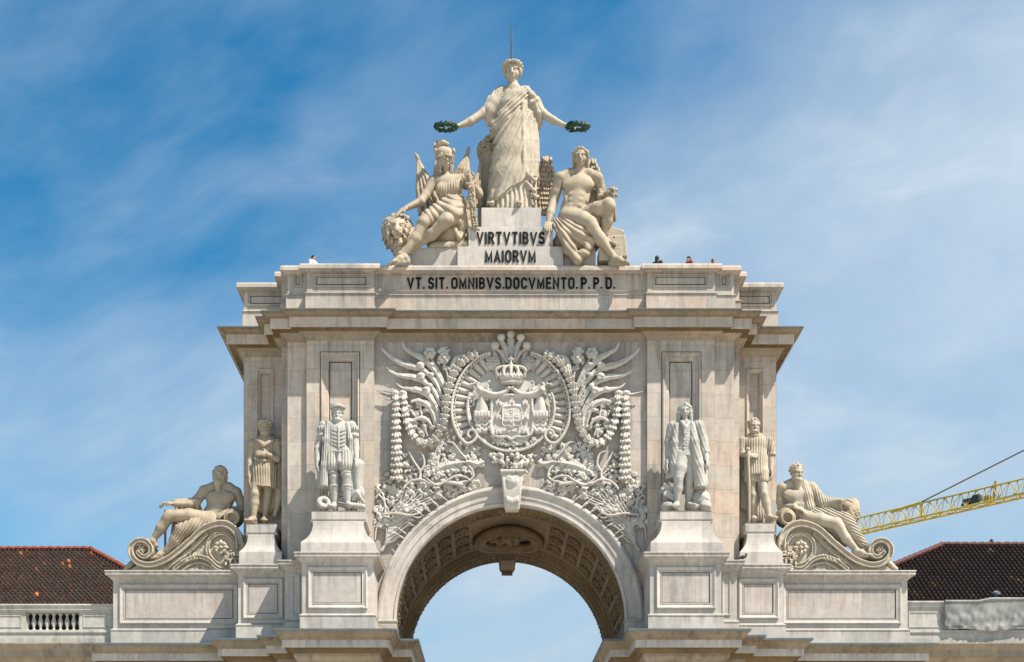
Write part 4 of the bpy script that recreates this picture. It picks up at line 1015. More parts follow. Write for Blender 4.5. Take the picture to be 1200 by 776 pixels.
for a, b in ((310, 448), (386, 444), (462, 448), (310, 526), (462, 526), (310, 608), (462, 608)):   # seven castles
    x, y = sx(a, b)
    for dx in (-2.2, 0, 2.2): s.box(W(x+dx, y-(1.6 if dx == 0 else .2), .36), (1.0*S, .07, (3.2 if dx == 0 else 2.2)*S), None, .01, .005)
    s.box(W(x, y+1.2, .36), (3.4*S, .07, 2.3*S), None, .01, .005); s.box(W(x, y+2.4, .42), (.9*S, .06, 1.4*S), None, .01, .005, 's')
s.rough('shield').build('shield', M['relief'], arms)
# crown with its plumes
s = Rel(574, 386, 624, 456, .9, .026); s.L('crown'); F8 = lambda a, b: (550+a/9.7, 380+b/9.7)
s.ell(W(CX, 449, .2), (12.5*S, .3, 3.2*S), None, .03); s.ell(W(CX, 445, .22), (14*S, .33, 2.8*S), None, .02)
for i in range(9):
    t = -1+2*i/8; x = CX+15.5*t*1.0; o = .2+.3*math.sqrt(max(0, 1-t*t))
    s.ball(x, 440.5, 2.3, o, 1.3); s.leaf(x, 444, -1.57, 9, 4.2, o-.02)
    if i % 2 == 0:
        s.line([(x, 440), (CX+t*17, 434), (CX+t*11, 430), (CX, 429)], (1.6, 1.9, 1.4), (o, .34))
    for k_ in range(3): s.ball(CX+14*t+k_*.9, 447, .8, o+.06)
s.ell(W(CX, 436, .1), (13*S, .2, 6*S), None, .05)
s.ball(CX, 427.5, 2.6, .36); s.line([(CX, 427), (CX, 417)], 1.2, .36); s.line([(CX-2.6, 421), (CX+2.6, 421)], 1.1, .36)
s.rough('crown').build('crown', M['relief'], arms)
s = Rel(570, 386, 628, 428, .9, .026); s.L('plumes')
for tx, ty in ((580, 405), (587.3, 395.5), (CX, 391.8), (610.2, 395.5), (617.4, 405)):
    for q in (-1.2, -.8, -.4, 0, .4, .8, 1.2): s.line([(tx+q*3.2, ty+3+abs(q)*2), ((tx+CX)/2+q*2.4+(tx-CX)*.13, (ty+424)/2-2), (CX+(tx-CX)*.22+q*1.0, 425)], (.9, .8, .6), .2+.1*(1-abs(q)), .2)
    s.ball(tx, ty, 4.8, .34); s.ball(tx+.4, ty+1.6, 1.6, .62, 1.3, .2, 's'); s.ball(tx+.4, ty+4.8, 2.2, .5, 1, .3, 's')
s.rough('plumes').build('plumes', M['relief'], arms)
s = Rel(566, 414, 590, 438, .6, .026); s.L('rosette')
for ring_, n_, r_ in ((7, 12, 1.9), (4.4, 8, 1.8), (1.8, 5, 1.3)):
    for i in range(n_): a = 2*math.pi*i/n_; s.ball(578+ring_*math.cos(a), 426+ring_*math.sin(a), r_, .16+.03*(7-ring_)*.5, 1, .3)
for q in (False, True): s.build('rosette', M['relief'], arms, mirror=q)
# mantle: swag, knot and hanging tail
s = Rel(546, 440, 602, 522, .8, .028); s.L('mantle')
G = lambda pts: [sx(*p) for p in pts]
for i in range(3):
    o = i*9
    s.line(G([(205, 372+o*.4), (240, 388+o), (285, 402+o*.6), (335, 392+o*.5), (372, 362+o*.3)]), (2.6, 3.2, 2.0), .36-.05*i)
s.ball(*sx(206, 374), 4.6, .36); s.flower(*sx(206, 372), 4.5, .42, 5); s.line(G([(206, 360), (190, 350), (200, 335)]), 1.5, .3)
for i in range(6):
    t = -1+i*.4
    s.line(G([(216+t*6, 395), (216+t*16, 440), (216+t*28, 490), (216+t*36, 532)]), (1.2, 1.9, 1.6), .34-.08*abs(t))
for i in range(5): s.line(G([(180+i*18, 500+4*(i % 2)), (180+i*18, 512), (180+i*18, 525)]), 2, .4)
for j, yy in enumerate((548, 575, 605)):
    s.line(G([(178+j*5, yy-6), (195+j*3, yy+8), (215, yy-10), (232, yy+4), (250-j*3, yy-8)]), 1.9, .28); s.line(G([(182+j*5, yy+8), (210, yy+8), (246-j*3, yy+8)]), 2.4, .16)
for p in ((158, 420), (160, 450), (165, 480), (168, 400), (175, 360), (262, 420), (262, 470), (260, 520), (240, 350), (255, 345)): s.sprig(*sx(*p), rn.uniform(0, 6), 2, rn, .2, 5)
for q in (False, True): s.build('mantle', M['relief'], arms, mirror=q)
s = Rel(562, 510, 636, 560, .8, .028); s.L('fruit_cluster')
for i in range(34):
    a = rn.uniform(-1, 1); x = CX+a*24; y = 516+rn.uniform(0, 8)-abs(a)*5
    s.sprig(x, y, rn.uniform(0, 6), 2, rn, .22, 6)
for i in range(90):
    a = rn.uniform(-1, 1); y = 532+rn.uniform(0, 24)*(1-.6*abs(a)); x = CX+a*(26-(y-532)*.45)
    s.ball(x, y, rn.uniform(1.3, 2.9), .16+rn.uniform(.05,.25)*(1.2-abs(a)), 1, .2)
for i in range(30):
    a = rn.uniform(-1, 1); s.leaf(CX+a*28, 540+rn.uniform(-8, 12), rn.uniform(0, 6.28), 6, 3, .14)
s.rough('fruit_cluster').build('fruit_cluster', M['relief'], arms)
# keystone of the near arch, with its carved mask
s = Sculpt((-.85, -.75, PZ(601, 0)), (.85, .4, PZ(553, 0)), .026); s.L('keystone')
def KP(px, py, o): return P(px-598.6+598.5+1.5, py, .1-o)
zt1, zb1 = PZ(556.5), PZ(598)
for i in range(24):
    t = i/23; z = zt1+(zb1-zt1)*t; hw = .48-.17*t; d = .42+.12*math.sin(t*3.1)-.1*t
    s.box((0.06, .1-d/2, z), (hw, d/2+.1, .05), None, .02, .05)
for q in (-1, 1):
    s.chain([(0.06+q*(.45-.17*t), -.34-.12*math.sin(t*3.1)+.1*t, zt1+(zb1-zt1)*t) for t in [i/10 for i in range(11)]], [.075]*11, .03)
s.ell((.06, -.46, zt1-.45), (.3, .16, .26), None, .05)
for i in range(9): s.ell((.06-.3+.075*i, -.5+.02*abs(i-4), zt1-.62), (.05, .07, .1), None, .02)
for q in (-1, 1): s.ell((.06+q*.13, -.62, zt1-.38), (.06, .06, .05), None, .02, 's'); s.ell((.06+q*.2, -.4, zt1-.18), (.16, .1, .1), None, .04)
for i in range(7): s.ell((.06-.24+.08*i, -.42, zb1+.28+.03*abs(i-3)), (.055, .12, .17), None, .02)
for i in range(5): s.ell((.06-.16+.08*i, -.40, zt1-.95), (.05, .08, .16), None, .02)
s.box((.06, -.3, zt1+.03), (.57, .25, .07), None, .03, .02)
s.build('keystone', M['relief'], arch)
# ------------------------------------------------------------------ figures on the podium
def statue(name, label, mat, loc, fig, layers, group='carved stone figures'):
    t = thing(name, label, 'statue', loc, group)
    for l in layers: fig.build(l, mat, t)
    return t
def Z(k, x0, y0):
    return lambda x, y, *r: (x0+x/k, y0+y/k)+r
# --- the standing crowned figure
g = Z(3.88, 500, 50); gb = Z(8.625, 560, 60); gl = Z(7.05, 550, 140)
YG = 1.35
F = Fig((528, 64, 672, 246), .2, 2.35, .028)
F.L('body')
F.head((600.5, 85.5, YG-.12), 26, yaw=-.08, pitch=.12, hair='wreath', seed=4)
F.c([(600.5, 94, YG-.02, 4.6), (601, 103, YG, 5.4)], 3); F.e((601, 108, YG+.02), (14, 7, 6), 4)
F.c([(586, 110, YG, 6.5), (566, 133, YG-.12, 5.0), (551, 142.5, YG-.35, 4.4), (538.5, 147.5, YG-.5, 2.7)], 2)
F.c([(616, 110, YG, 6.5), (636, 133, YG-.12, 5.0), (648, 141, YG-.35, 4.2), (660.5, 146.5, YG-.5, 2.6)], 2)
F.hand(P(539, 147.3, YG-.5), (-1, -.15, -.12), (-.1, -.5, .9), .78, 1, .75); F.hand(P(660, 146.3, YG-.5), (1, -.15, -.12), (.1, -.5, .9), .78, -1, .75)
F.c([(601, 106, YG, 9), (603, 150, YG, 12), (603, 185, YG, 13)], 4)
for a_ in ((579, 238.5, .95), (606, 238.8, .9)): F.c([(603, 182, YG, 9), (a_[0], 212, YG-.1, 6), (a_[0], a_[1]-2, a_[2]+.08, 3)], 3)
for a, d in (((579, 238.5, .95), (-.45, -1, 0)), ((606, 238.8, .9), (.2, -1, 0))): F.foot(P(*a), d, .72)
F.L('robe')
F.e((601, 121, YG), (18, 9.5, 15), 4); F.e((594.5, 122, YG-.2), (6.5, 5, 6), 4); F.e((609, 122, YG-.2), (6.5, 5, 6), 4)
F.c([(602, 118, YG, 17), (604.5, 150, YG, 23), (604, 185, YG, 25), (602, 215, YG-.03, 27), (601, 248, YG-.08, 29)], 5, flat=((0, 1, 0), .6))
F.clip([(500, 243.2), (700, 243.2)], .55)
F.c([(587, 108, YG, 7), (578, 122, YG-.05, 8.8), (573.5, 130, YG-.08, 8)], 4, flat=((0, 1, 0), .8)); F.c([(573, 130, YG-.08, 6.5), (573.5, 144, YG+.02, 4.2)], 4)
F.c([(616, 108, YG, 7), (625, 122, YG-.05, 8.6), (630, 130, YG-.08, 7.6)], 4, flat=((0, 1, 0), .8)); F.c([(631, 132, YG, 7), (630, 148, YG+.05, 4.5)], 4)
F.cap(P(561, 137.5, YG-.2), P(551, 141.5, YG-.32), .27, .2, .05, 's'); F.cap(P(639, 136.5, YG-.2), P(649, 141, YG-.32), .26, .2, .05, 's')
# underrobe pleats; sleeve folds fall from the shoulders
F.drape(lambda x, y, d: (x-602)*.62+(x-602)*(y-190)*-.0012, lambda x, y, d: np.where(y > 175, .085, 0), .8, .8, 1.3)
F.drape(lambda x, y, d: (x-586)*.9+(y-108)*.35, lambda x, y, d: np.where((x < 588) & (y < 160), .04, 0), .8, .7)
F.drape(lambda x, y, d: (x-617)*.9-(y-108)*.35, lambda x, y, d: np.where((x > 614) & (y < 160), .04, 0), .8, .7)
F.drape(lambda x, y, d: (x-606)*.6+(y-110)*.9, lambda x, y, d: np.where((x > 587) & (x < 616) & (y < 132), .022, 0), .8, .6)
# the mantle round hips and legs, its folds fanning out from the far hip
F.L('mantle')
F.c([(605, 148, YG-.02, 23.4), (604.5, 180, YG-.03, 26), (602, 210, YG-.06, 28), (599, 240, YG-.1, 29)], 5, flat=((0, 1, 0), .64))
F.clip([(560, 238), (575, 237), (592, 226.5), (612, 213), (617, 207), (640, 200)], YG-.65)
F.clip([(560, 160), (578, 150), (596, 137), (612, 124), (640, 118)], YG-.6, False)
F.drape(lambda x, y, d: 25*np.arctan2(y-88, 634-x)+.02*(y-150), .11, .85, .8, .8)
F.drape(lambda x, y, d: 61*np.arctan2(y-80, 640-x), .035, .85, .9, .8)
F.L('sash')
F.c([(616, 105.5, YG-.12, 4), (611, 113, YG-.3, 6.2), (602, 124, YG-.42, 7.2), (592, 136, YG-.42, 7.6), (583, 147, YG-.25, 7), (579.5, 156, YG, 6)], 3, flat=((0, 1, 0), .55))
F.drape(lambda x, y, d: ((x-602)*.67+(y-124)*.74)*.78, .065, .75, .45, .8)
F.merge('mantle', 'sash', .05)
F.L('tubes')
for i, (x, yb) in enumerate(((613.5, 205), (617.5, 228), (622, 214), (626, 232), (629, 200))):
    o = YG-.5+.1*i
    F.c([(612+i*2.2, 110+i, YG-.16+.03*i, 2.4), (613+i*2.7, 122, o+.08, 2.9), (x, 165, o-.12, 3.0), (x+.5, 190, o-.16, 3.1), (x-.5+(i % 2), yb, o-.18, 2.6)], .9)
for i, (x, y0_, w) in enumerate(((615, 199, 3.4), (619, 205, 3.6), (624, 209, 3.2), (618, 215, 3.0), (623, 221, 3.2), (626, 229, 2.6))):
    F.c([(x-4, y0_+1.5, YG-.6, w*.4), (x-1, y0_-1, YG-.7, w*.5), (x+2.5, y0_+2.5, YG-.68, w*.55), (x+5, y0_+.5, YG-.55, w*.35)], 1.6)
F.c([(618, 106, YG-.12, 3), (624, 113, YG-.32, 4), (628, 118, YG-.26, 3.4), (622, 120.5, YG-.36, 3)], 1); F.c([(626, 119, YG-.25, 3), (631, 133, YG-.22, 3.6), (634, 143, YG-.1, 2.6)], 1)
F.drape(lambda x, y, d: x*1.3+y*.15, .006, .8, .4)
F.merge('mantle', 'tubes', .05)
allL = ['robe', 'mantle']
G = lambda pts, z=gb: [z(*p) for p in pts]
def folds(L, lines, r=1.0, d=.0, op='u', k=.05):
    F.L(L)
    for ln in lines: F.stroke(ln, r, d, op, k, allL)
folds('mantle', [G([(175, 690), (300, 612), (440, 518)], gl)], .8)
F.L('robe').disp(lambda x, y, z: .008*fbm(x*5, y*5, z*3, 2), .12)
F.L('mantle').disp(lambda x, y, z: .008*fbm(x*5, y*5, z*3, 2), .12)
statue('draped_statue', 'tall robed stone woman crowning the arch with both arms outstretched', M['creampale'], (P(600, 243, YG).x, YG, z2+.9), F, ('body', 'hair', 'robe', 'mantle'))
# --- the two green wreaths in her hands, the lightning rod behind her head
green = plain('green bronze leaves', (0.014, 0.055, 0.032), 0.55, 0.5, 9.0, 0, 0.4)
for cx, lab in ((522.8, 'dark green laurel wreath held out in the robed woman\'s hand on the lion\'s side'), (677, 'dark green laurel wreath held out in the robed woman\'s hand on the winged youth\'s side')):
    c = P(cx, 148.6, YG-.72); b = MB(); rnw = random.Random(int(cx)); tilt = .5
    ring = [c+Vector((math.cos(a)*.46, math.sin(a)*.46, math.sin(a)*.13)) for a in [2*math.pi*i/40 for i in range(41)]]
    b.tube(ring, .085, 8)
    for i in range(230):
        a = rnw.uniform(0, 6.283); p = c+Vector((math.cos(a)*.46, math.sin(a)*.46, math.sin(a)*.13)); tg = Vector((-math.sin(a), math.cos(a), math.cos(a)*.28)); q = rnw.uniform(0, 6.283)
        o = Vector((math.cos(a)*math.cos(q), math.sin(a)*math.cos(q), math.sin(q))); d = (tg*1.0+o*rnw.uniform(.2, .6)).normalized(); L = rnw.uniform(.14, .2); n_ = d.cross(o).normalized()*.055
        p = p+o*.07; b.add([p, p+d*L*.45+n_, p+d*L, p+d*L*.45-n_, p+d*L*.45+o*.035], [(0, 1, 4), (1, 2, 4), (2, 3, 4), (3, 0, 4), (0, 3, 2, 1)])
    o = b.build('laurel_wreath', green); props(o, lab, 'wreath', 'green wreaths')
b = MB().tube([P(599.5, 74, YG+.3), P(599.5, 50, YG+.3), P(599.5, 27, YG+.3)], [.045, .04, .015], 8)
props(b.build('lightning_rod', plain('dark iron', (.05, .05, .055), .5)), 'thin dark lightning rod rising above the robed woman\'s head', 'lightning rod')
# --- seated helmeted woman with a lion, banners and a sheathed sword (left of the podium)
z = Z(4.565, 440, 150)
YV = .75
F = Fig((454, 160, 572, 311), -.75, 1.9, .026)
F.L('body')
F.head((522.3, 188.5, YV-.28), 21.5, yaw=.25, pitch=.05, hair='long', seed=5)
F.c([(522, 196, YV-.2, 4.0), (523.5, 205, YV-.12, 4.8)], 3)
F.e((525, 216, YV-.1), (17, 9, 11), 4); F.c([(509, 213, YV-.1, 6.5), (541, 211, YV-.1, 6.5)], 3)
F.e((517.5, 222, YV-.32), (7, 5.5, 6.5), 3); F.e((533.5, 220, YV-.32), (7, 5.5, 6.5), 3)
F.c([(526, 222, YV-.05, 13), (528, 240, YV, 11.5), (530, 255, YV, 14)], 4, flat=((0, 1, 0), .7))
F.c([(507.5, 214, YV-.12, 6.3), (499, 229, YV-.25, 4.9), (493, 236.5, YV-.4, 4.7), (476, 244, YV-.72, 2.9)], 2)
F.hand(P(476, 243.7, YV-.72), (-.75, -.35, -.65), (-.4, -.5, .75), .82, -1, .35)
F.c([(543, 211, YV-.1, 6.3), (560, 225, YV-.1, 4.9), (561, 228, YV-.15, 4.7), (551.5, 212, YV-.55, 3.2)], 2)
F.hand(P(552, 213.5, YV-.55), (-.4, -.35, .75), (-.2, -1, .1), .7, 1, 1.1)
# the near leg hangs down over the ledge, the far leg is drawn in behind it
F.c([(520, 254, YV-.1, 10), (499, 259, YV-.85, 7.6), (495.8, 262, YV-.95, 6.8), (487, 280, YV-.95, 6.2), (473.5, 299, YV-.98, 3.2)], 2.5)
F.foot(P(472.5, 300.5, YV-.98), (-.95, -.55, -.28), 1.02)
F.c([(536, 252, YV-.1, 10.5), (523, 258, YV-.95, 7.8), (520, 261, YV-1.0, 7.0), (506, 275, YV-.8, 6.2), (488, 288, YV-.55, 3.4), (480, 296, YV-.5, 3)], 2.5)
F.e((496, 260, YV-1.1), (4.5, 4, 4.5), 2); F.e((523, 258, YV-1.15), (4.5, 4, 4.5), 2)
F.L('tunic')
F.e((527, 223, YV-.1), (14.5, 9.2, 13), 4); F.e((518.5, 223, YV-.33), (7, 5.6, 6.5), 3); F.e((533.5, 221, YV-.34), (7, 5.8, 6.8), 3)
F.c([(527, 224, YV-.06, 14), (528.5, 238, YV-.02, 12.6), (530, 250, YV, 16)], 4, flat=((0, 1, 0), .74)); F.c([(541, 209, YV-.14, 4.6), (536, 217, YV-.3, 5)], 3)
F.clip([(505, 228), (510, 222), (521, 216), (533, 211), (540, 203), (560, 200)], YV-.4, False)
F.drape(lambda x, y, d: (x-527)*.95-(y-240)*.004*(x-527), .05, .75, .7, 1.2)
F.c([(516, 240, YV-.3, 1.9), (528, 242.5, YV-.5, 1.9), (541, 239, YV-.25, 1.9)], 1)
F.L('skirt')
F.c([(527, 245, YV-.04, 14.5), (516, 252, YV-.38, 13), (503, 256.5, YV-.72, 10.2)], 4); F.c([(534, 245, YV-.05, 16), (528, 252, YV-.62, 12.4)], 4)
F.c([(541, 246, YV-.1, 8), (543, 262, YV-.3, 6), (538, 278, YV-.35, 4)], 3); F.c([(545, 250, YV+.1, 7), (548, 275, YV, 5)], 3)
F.drape(lambda x, y, d: 26*np.arctan2(y-205, x-480)+.1*x, .075, .8, 1.0, 1.2)
F.c([(532, 268, YV-.5, 3), (538, 279, YV-.55, 3), (543, 272, YV-.4, 2.5)], 1)
F.merge('tunic', 'skirt', .06)
F.L('helmet')
h = lambda a, b: (495+a/11.09, 155+b/11.09)
F.e((520.5, 181.5, YV-.2), (11.2, 9.8, 9), 1); F.e((523, 194, YV-.66), (9.2, 7, 9.6), .8, 's')
F.c([(511.5, 186, YV-.35, 1.2), (515, 183, YV-.58, 1.2), (522.5, 181.2, YV-.68, 1.3), (529.5, 183, YV-.55, 1.2)], .5)
F.c([(516, 176, YV-.2, 4.6), (515.5, 170, YV-.25, 4.6), (519, 167.3, YV-.35, 3.2), (524, 169, YV-.45, 2.2)], 1.0, flat=((0, 1, 0), .8)); F.c([(513, 166.5, YV-.2, 1.6), (511.5, 164, YV-.2, .8)], .4); F.c([(511, 178, YV-.1, 2.2), (509.2, 169, YV, 1.2)], .6)
for q in (-1, 1): F.e((521+q*10.2, 177, YV-.35), (2.3, 2.3, 3), .8)
F.L('hair'); F.e((523, 195, YV-.68), (7.2, 7.5, 11.5), 1, 's'); F.L('hair').disp(lambda x, y, z_: .01*np.sin(x*30+6*vnoise(x*3, y*3, z_*3)), .1)
statue('seated_statue', 'seated helmeted stone woman with bare legs resting one hand on the lion', M['cream'], (P(525, 265, YV).x, YV, P(525, 290, YV).z), F, ('body', 'hair', 'tunic', 'helmet'))
# her rocky seat
F = Fig((500, 248, 552, 293), -.1, 2.0, .035); F.L('carved_rock')
F.c([(512, 284, 1.0, 12), (528, 276, .9, 17), (543, 282, 1.0, 11)], 5); F.c([(508, 290, .4, 6), (546, 289, .5, 7)], 4)
F.drape(lambda x, y, d: 9*np.arctan2(y-250, x-545)+.2*y, .07, .7, 1.2, 1.4); F.clip([(480, 290.3), (560, 290.3)], .25)
o = F.build('carved_rock', M['cream']); props(o, 'cloth covered rough stone seat under the helmeted woman', 'carved rock')
# the lion
YL = -.1
F = Fig((447, 246, 492, 302), -1.0, 1.6, .024); F.L('body')
F.c([(482, 278, YL+.75, 11), (470, 280, YL+.35, 11.5)], 4); F.c([(470, 280, YL+.4, 11), (468, 299, YL+.15, 6)], 4)
F.e((465.5, 266.5, YL-.05), (10.5, 9, 10), 3); F.e((465.2, 270.5, YL-.33), (5.8, 7, 5.2), 2.5)
F.c([(465.6, 261.5, YL-.36, 2.6), (465, 268.5, YL-.62, 2.4)], 1.2); F.e((465, 269.6, YL-.66), (2.5, 1.6, 1.5), .6)
for q in (-1, 1):
    F.e((465.2+q*3.0, 273, YL-.5), (3.2, 3, 2.6), 1.0); F.e((465.3+q*4.2, 263.6, YL-.42), (1.8, 1.4, 1.2), .5, 's'); F.e((465.3+q*4.2, 263.9, YL-.36), (1.4, 1.1, .9), .3)
    F.c([(465.3+q*2.2, 261.5, YL-.42, 1.3), (465.3+q*6.2, 261.6, YL-.3, 1.3)], .8)
F.c([(460.6, 274.8, YL-.52, .7), (465, 273.8, YL-.68, .6), (469.6, 274.8, YL-.52, .7)], .4, 's'); F.e((465, 277.5, YL-.42), (3.4, 3, 2), 1)
F.L('mane'); rl = random.Random(9)
for i in range(300):
    a = rl.uniform(0, 6.283); t = rl.random(); r0 = 9+6.5*t
    x, y = 465.5+math.cos(a)*r0*(1.05), 268+math.sin(a)*r0*(1.1+.45*max(0, math.sin(a))); yy = YL-.22+.95*t
    if y > 298 or x > 487: continue
    a2 = a+rl.uniform(-.5, .5); F.c([(x, y, yy, 1.9), (x+math.cos(a2)*1.6, y+math.sin(a2)*1.6+2.0, yy-.02, 1.7), (x+math.cos(a2)*2.4+rl.uniform(-1, 1), y+math.sin(a2)*2.2+4.8, yy+.12, .7)], .3)
F.e((466, 269, YL+.35), (14, 14, 14), 2); F.c([(467, 276, YL+.5, 12), (467, 292, YL+.25, 6.5)], 3)
for q, (x, y) in ((-1, (454.5, 257.5)), (1, (477, 255.5))): F.e((x, y, YL-.02), (2.6, 1.4, 2.8), .6); F.e((x, y+.6, YL-.14), (1.4, 1.2, 1.6), .3, 's')
t = thing('lion_statue', 'stone lion head and shoulders beneath the hand of the helmeted woman', 'lion statue', (P(466, 285, YL).x, YL, P(466, 300, YL).z), 'carved stone figures')
F.build('body', M['cream'], t); F.build('mane', M['cream'], t)
# furled banners behind her, each a staff with its cloth
def banner(tip, foot, wl, wr, yd, lab):
    t = thing('furled_banner', lab, 'banner', tuple(P(*foot, yd)), 'stone banners behind the helmeted woman')
    F = Fig((min(tip[0], foot[0])-22, tip[1]-3, max(tip[0], foot[0])+22, foot[1]+2), yd-.5, yd+.5, .03); d = ((foot[0]-tip[0]), (foot[1]-tip[1])); L = math.hypot(*d); d = (d[0]/L, d[1]/L)
    at = lambda s_, o=0: (tip[0]+d[0]*s_-d[1]*o, tip[1]+d[1]*s_+d[0]*o, yd)
    F.L('staff'); F.c([(*at(2), .4), (*at(6), 2.0), (*at(8), 1.3)], .3); F.c([(*at(8), 1.9), (*at(9.5), 1.9)], .3); F.c([(*at(8), 1.1), (*at(L), 1.1)], .3)
    F.L('cloth')
    for i in range(8):
        q = i/7; o = wl+(wr-wl)*q; dp = .12*(i % 2)
        p_ = [at(11, o*.06), at(11+(L-11)*.5, o*.62), at(L, o)]
        F.c([(p_[0][0], p_[0][1], yd, 1.0), (p_[1][0], p_[1][1], yd-dp, 1.5+.04*abs(wr-wl)), (p_[2][0], p_[2][1], yd-dp, 1.7+.07*abs(wr-wl))], .35, flat=((0, 1, 0), 1.2))
    F.build('staff', M['cream'], t); F.build('cloth', M['cream'], t)
banner((486, 178), (517, 246), -3, 25, 1.75, 'furled stone banner leaning outwards, leftmost behind the helmeted woman')
banner((512.5, 168), (514, 215), -5, 5, 1.9, 'furled stone banner standing directly behind the helmet')
banner((550, 170), (541, 218), -7, 12, 1.75, 'furled stone banner rising over the shoulder of the helmeted woman')
banner((563.5, 188), (557, 240), -8, 9, 1.65, 'short furled stone banner beside the stone column stump')
# sheathed sword under her hand
F = Fig((545, 203, 563, 272), -.4, .8, .02); F.L('sword')
F.c([(550, 206.5, YV-.72, 2.8), (551.3, 214, YV-.75, 1.3)], .5); F.c([(547, 215.5, YV-.72, 1.5), (556.5, 214.5, YV-.72, 1.5)], .4)
F.c([(552, 217, YV-.74, 4.2), (554.3, 245, YV-.7, 3.7), (556.2, 262, YV-.68, 3.4), (557, 269, YV-.66, 2.2)], .5, flat=((0, 1, 0), .5))
rs = random.Random(2)
for i in range(60):
    tt = rs.random(); F.e((552+5*tt+rs.uniform(-2.6, 2.6), 218+48*tt, YV-.82+.06*tt), (1.1, 1.1, 1.4), .3)
F.c([(552, 266, YV-.72, 1.2), (561, 269, YV-.72, 1.2)], .4)
o = F.build('sword', M['cream']); props(o, 'ornate sheathed stone sword standing point down beside the helmeted woman', 'sword')
# column stump with a wreath on it
t = thing('column_stump', 'short stone column topped by a carved wreath behind the robed woman', 'column', tuple(P(576, 262, 2.3)))
c = P(577.5, 262, 2.5); ht = P(577, 187, 2.5).z-c.z
b = MB().lathe(c, [(.75, -.6), (.74, .0), (.66, ht*.97), (.70, ht)], 28); b.build('shaft', M['cream'], t, smooth=False)
b = MB().lathe((c.x, c.y, c.z+ht*.28), [(.70, 0), (.72, .02), (.72, .06), (.7, .08)], 28); b.build('band', M['cream'], t)
F = Fig((556, 158, 598, 192), 1.4, 3.6, .03); F.L('wreath')
for i in range(190):
    a = rs.uniform(0, 6.283); q = rs.uniform(0, 1); cc = Vector((c.x+math.cos(a)*.66, c.y+math.sin(a)*.66, P(577, 184-12*q, 2.5).z)); F.ell(cc, (rs.uniform(.07, .13), rs.uniform(.07, .12), rs.uniform(.06, .1)), None, .01)
F.cap((c.x, c.y, P(577, 186, 2.5).z), (c.x, c.y, P(577, 172, 2.5).z), .66, .55, .05); F.c([(568, 168, 2.2, 3.6), (574, 165.5, 2.2, 3.8), (584, 167, 2.3, 4)], 1)
F.build('wreath', M['cream'], t)
# --- seated winged youth (right of the podium)
YY = .75
F = Fig((632, 168, 742, 312), -.95, 2.0, .026)
F.L('body')
F.head((680.3, 185.5, YY-.3), 23, yaw=-.12, pitch=.06, hair='flow', seed=6)
F.c([(680, 194, YY-.2, 4.6), (679, 204, YY-.12, 5.6)], 3)
F.e((677.5, 217, YY-.1), (19, 10, 12), 5); F.c([(657, 209, YY-.1, 7), (668, 204, YY-.06, 5.5), (690, 204, YY-.06, 5.5), (699, 209, YY-.08, 7)], 4)
F.e((668, 216.5, YY-.36), (9, 4, 6.5), 3); F.e((687, 216.5, YY-.36), (9.5, 4, 6.5), 3)
F.c([(677, 222, YY-.08, 15.5), (675, 236, YY-.12, 13.5), (672, 247, YY-.06, 14), (671, 256, YY, 15)], 4, flat=((0, 1, 0), .7))
for i, y in enumerate((228, 234.5, 241)):
    for q in (-1, 1): F.e((675.5-.12*(y-228)+q*4.3, y, YY-.45+.01*i), (4.2, 1.6, 3.0), 1.2)
F.c([(661, 226, YY-.25, 2.2), (664, 236, YY-.3, 2.2)], 2); F.c([(690, 226, YY-.25, 2.2), (687, 236, YY-.3, 2.2)], 2)
F.c([(656, 210, YY-.1, 7.4), (651, 226, YY, 6.0), (649.5, 234, YY+.02, 5.0), (645, 250, YY-.25, 4.6), (642.5, 261, YY-.42, 3.0)], 2)
F.hand(P(642.3, 261, YY-.42), (-.05, -.75, -.7), (0, -.7, .75), .85, -1, .45)
F.c([(700, 210, YY-.08, 7.2), (704, 222, YY+.1, 5.8), (704, 231, YY+.05, 4.8), (711, 229, YY-.5, 3.2)], 2)
F.hand(P(709.5, 229.5, YY-.5), (.55, -.75, .35), (-.1, -.4, .9), .8, 1, 1.0)
F.c([(666, 256, YY-.1, 12), (684, 259, YY-.75, 9.6), (691.5, 262, YY-.95, 7.6), (694, 266, YY-.98, 6.8), (704, 281, YY-.92, 6.6), (720, 302, YY-.95, 3.3)], 3)
F.foot(P(721, 302, YY-.95), (.85, -.55, -.22), 1.05)
F.c([(684, 256, YY-.05, 11.5), (703, 246, YY-.72, 8.6), (713, 240, YY-.95, 7.2), (714.5, 243, YY-.98, 6.6), (711, 260, YY-.75, 6.2), (706.5, 279, YY-.62, 3.2)], 3)
F.foot(P(707, 280, YY-.62), (.85, -.6, -.25), .98)
F.L('cloth')
F.c([(688, 250, YY-.2, 8), (700, 246, YY-.62, 9.2)], 4); F.c([(697, 250, YY-.55, 7), (702, 262, YY-.5, 4)], 3)
F.drape(lambda x, y, d: 1.0*(x-690)+.8*(y-250), .055, .75, .8)
F.L('fall')
F.c([(652, 262, YY-.35, 6), (659, 274, YY-.8, 6), (667, 292, YY-.86, 6.4), (676, 304, YY-.88, 5)], 4); F.c([(664, 268, YY-.5, 10), (678, 276, YY-.7, 10), (688, 284, YY-.75, 8)], 5)
F.c([(676, 304, YY-.88, 5), (686, 296, YY-.86, 4.5), (693, 284, YY-.8, 4.5)], 4); F.c([(668, 278, YY-.5, 9), (684, 284, YY-.5, 10)], 6)
F.drape(lambda x, y, d: 30*np.arctan2(y-235, x-636)+.1*x, .1, .8, .9)
F.merge('cloth', 'fall', .06)
t = statue('seated_statue', 'seated nude winged stone youth holding a sword hilt on his raised knee', M['cream'], (P(680, 265, YY).x, YY, P(680, 290, YY).z), F, ('body', 'hair', 'cloth'))
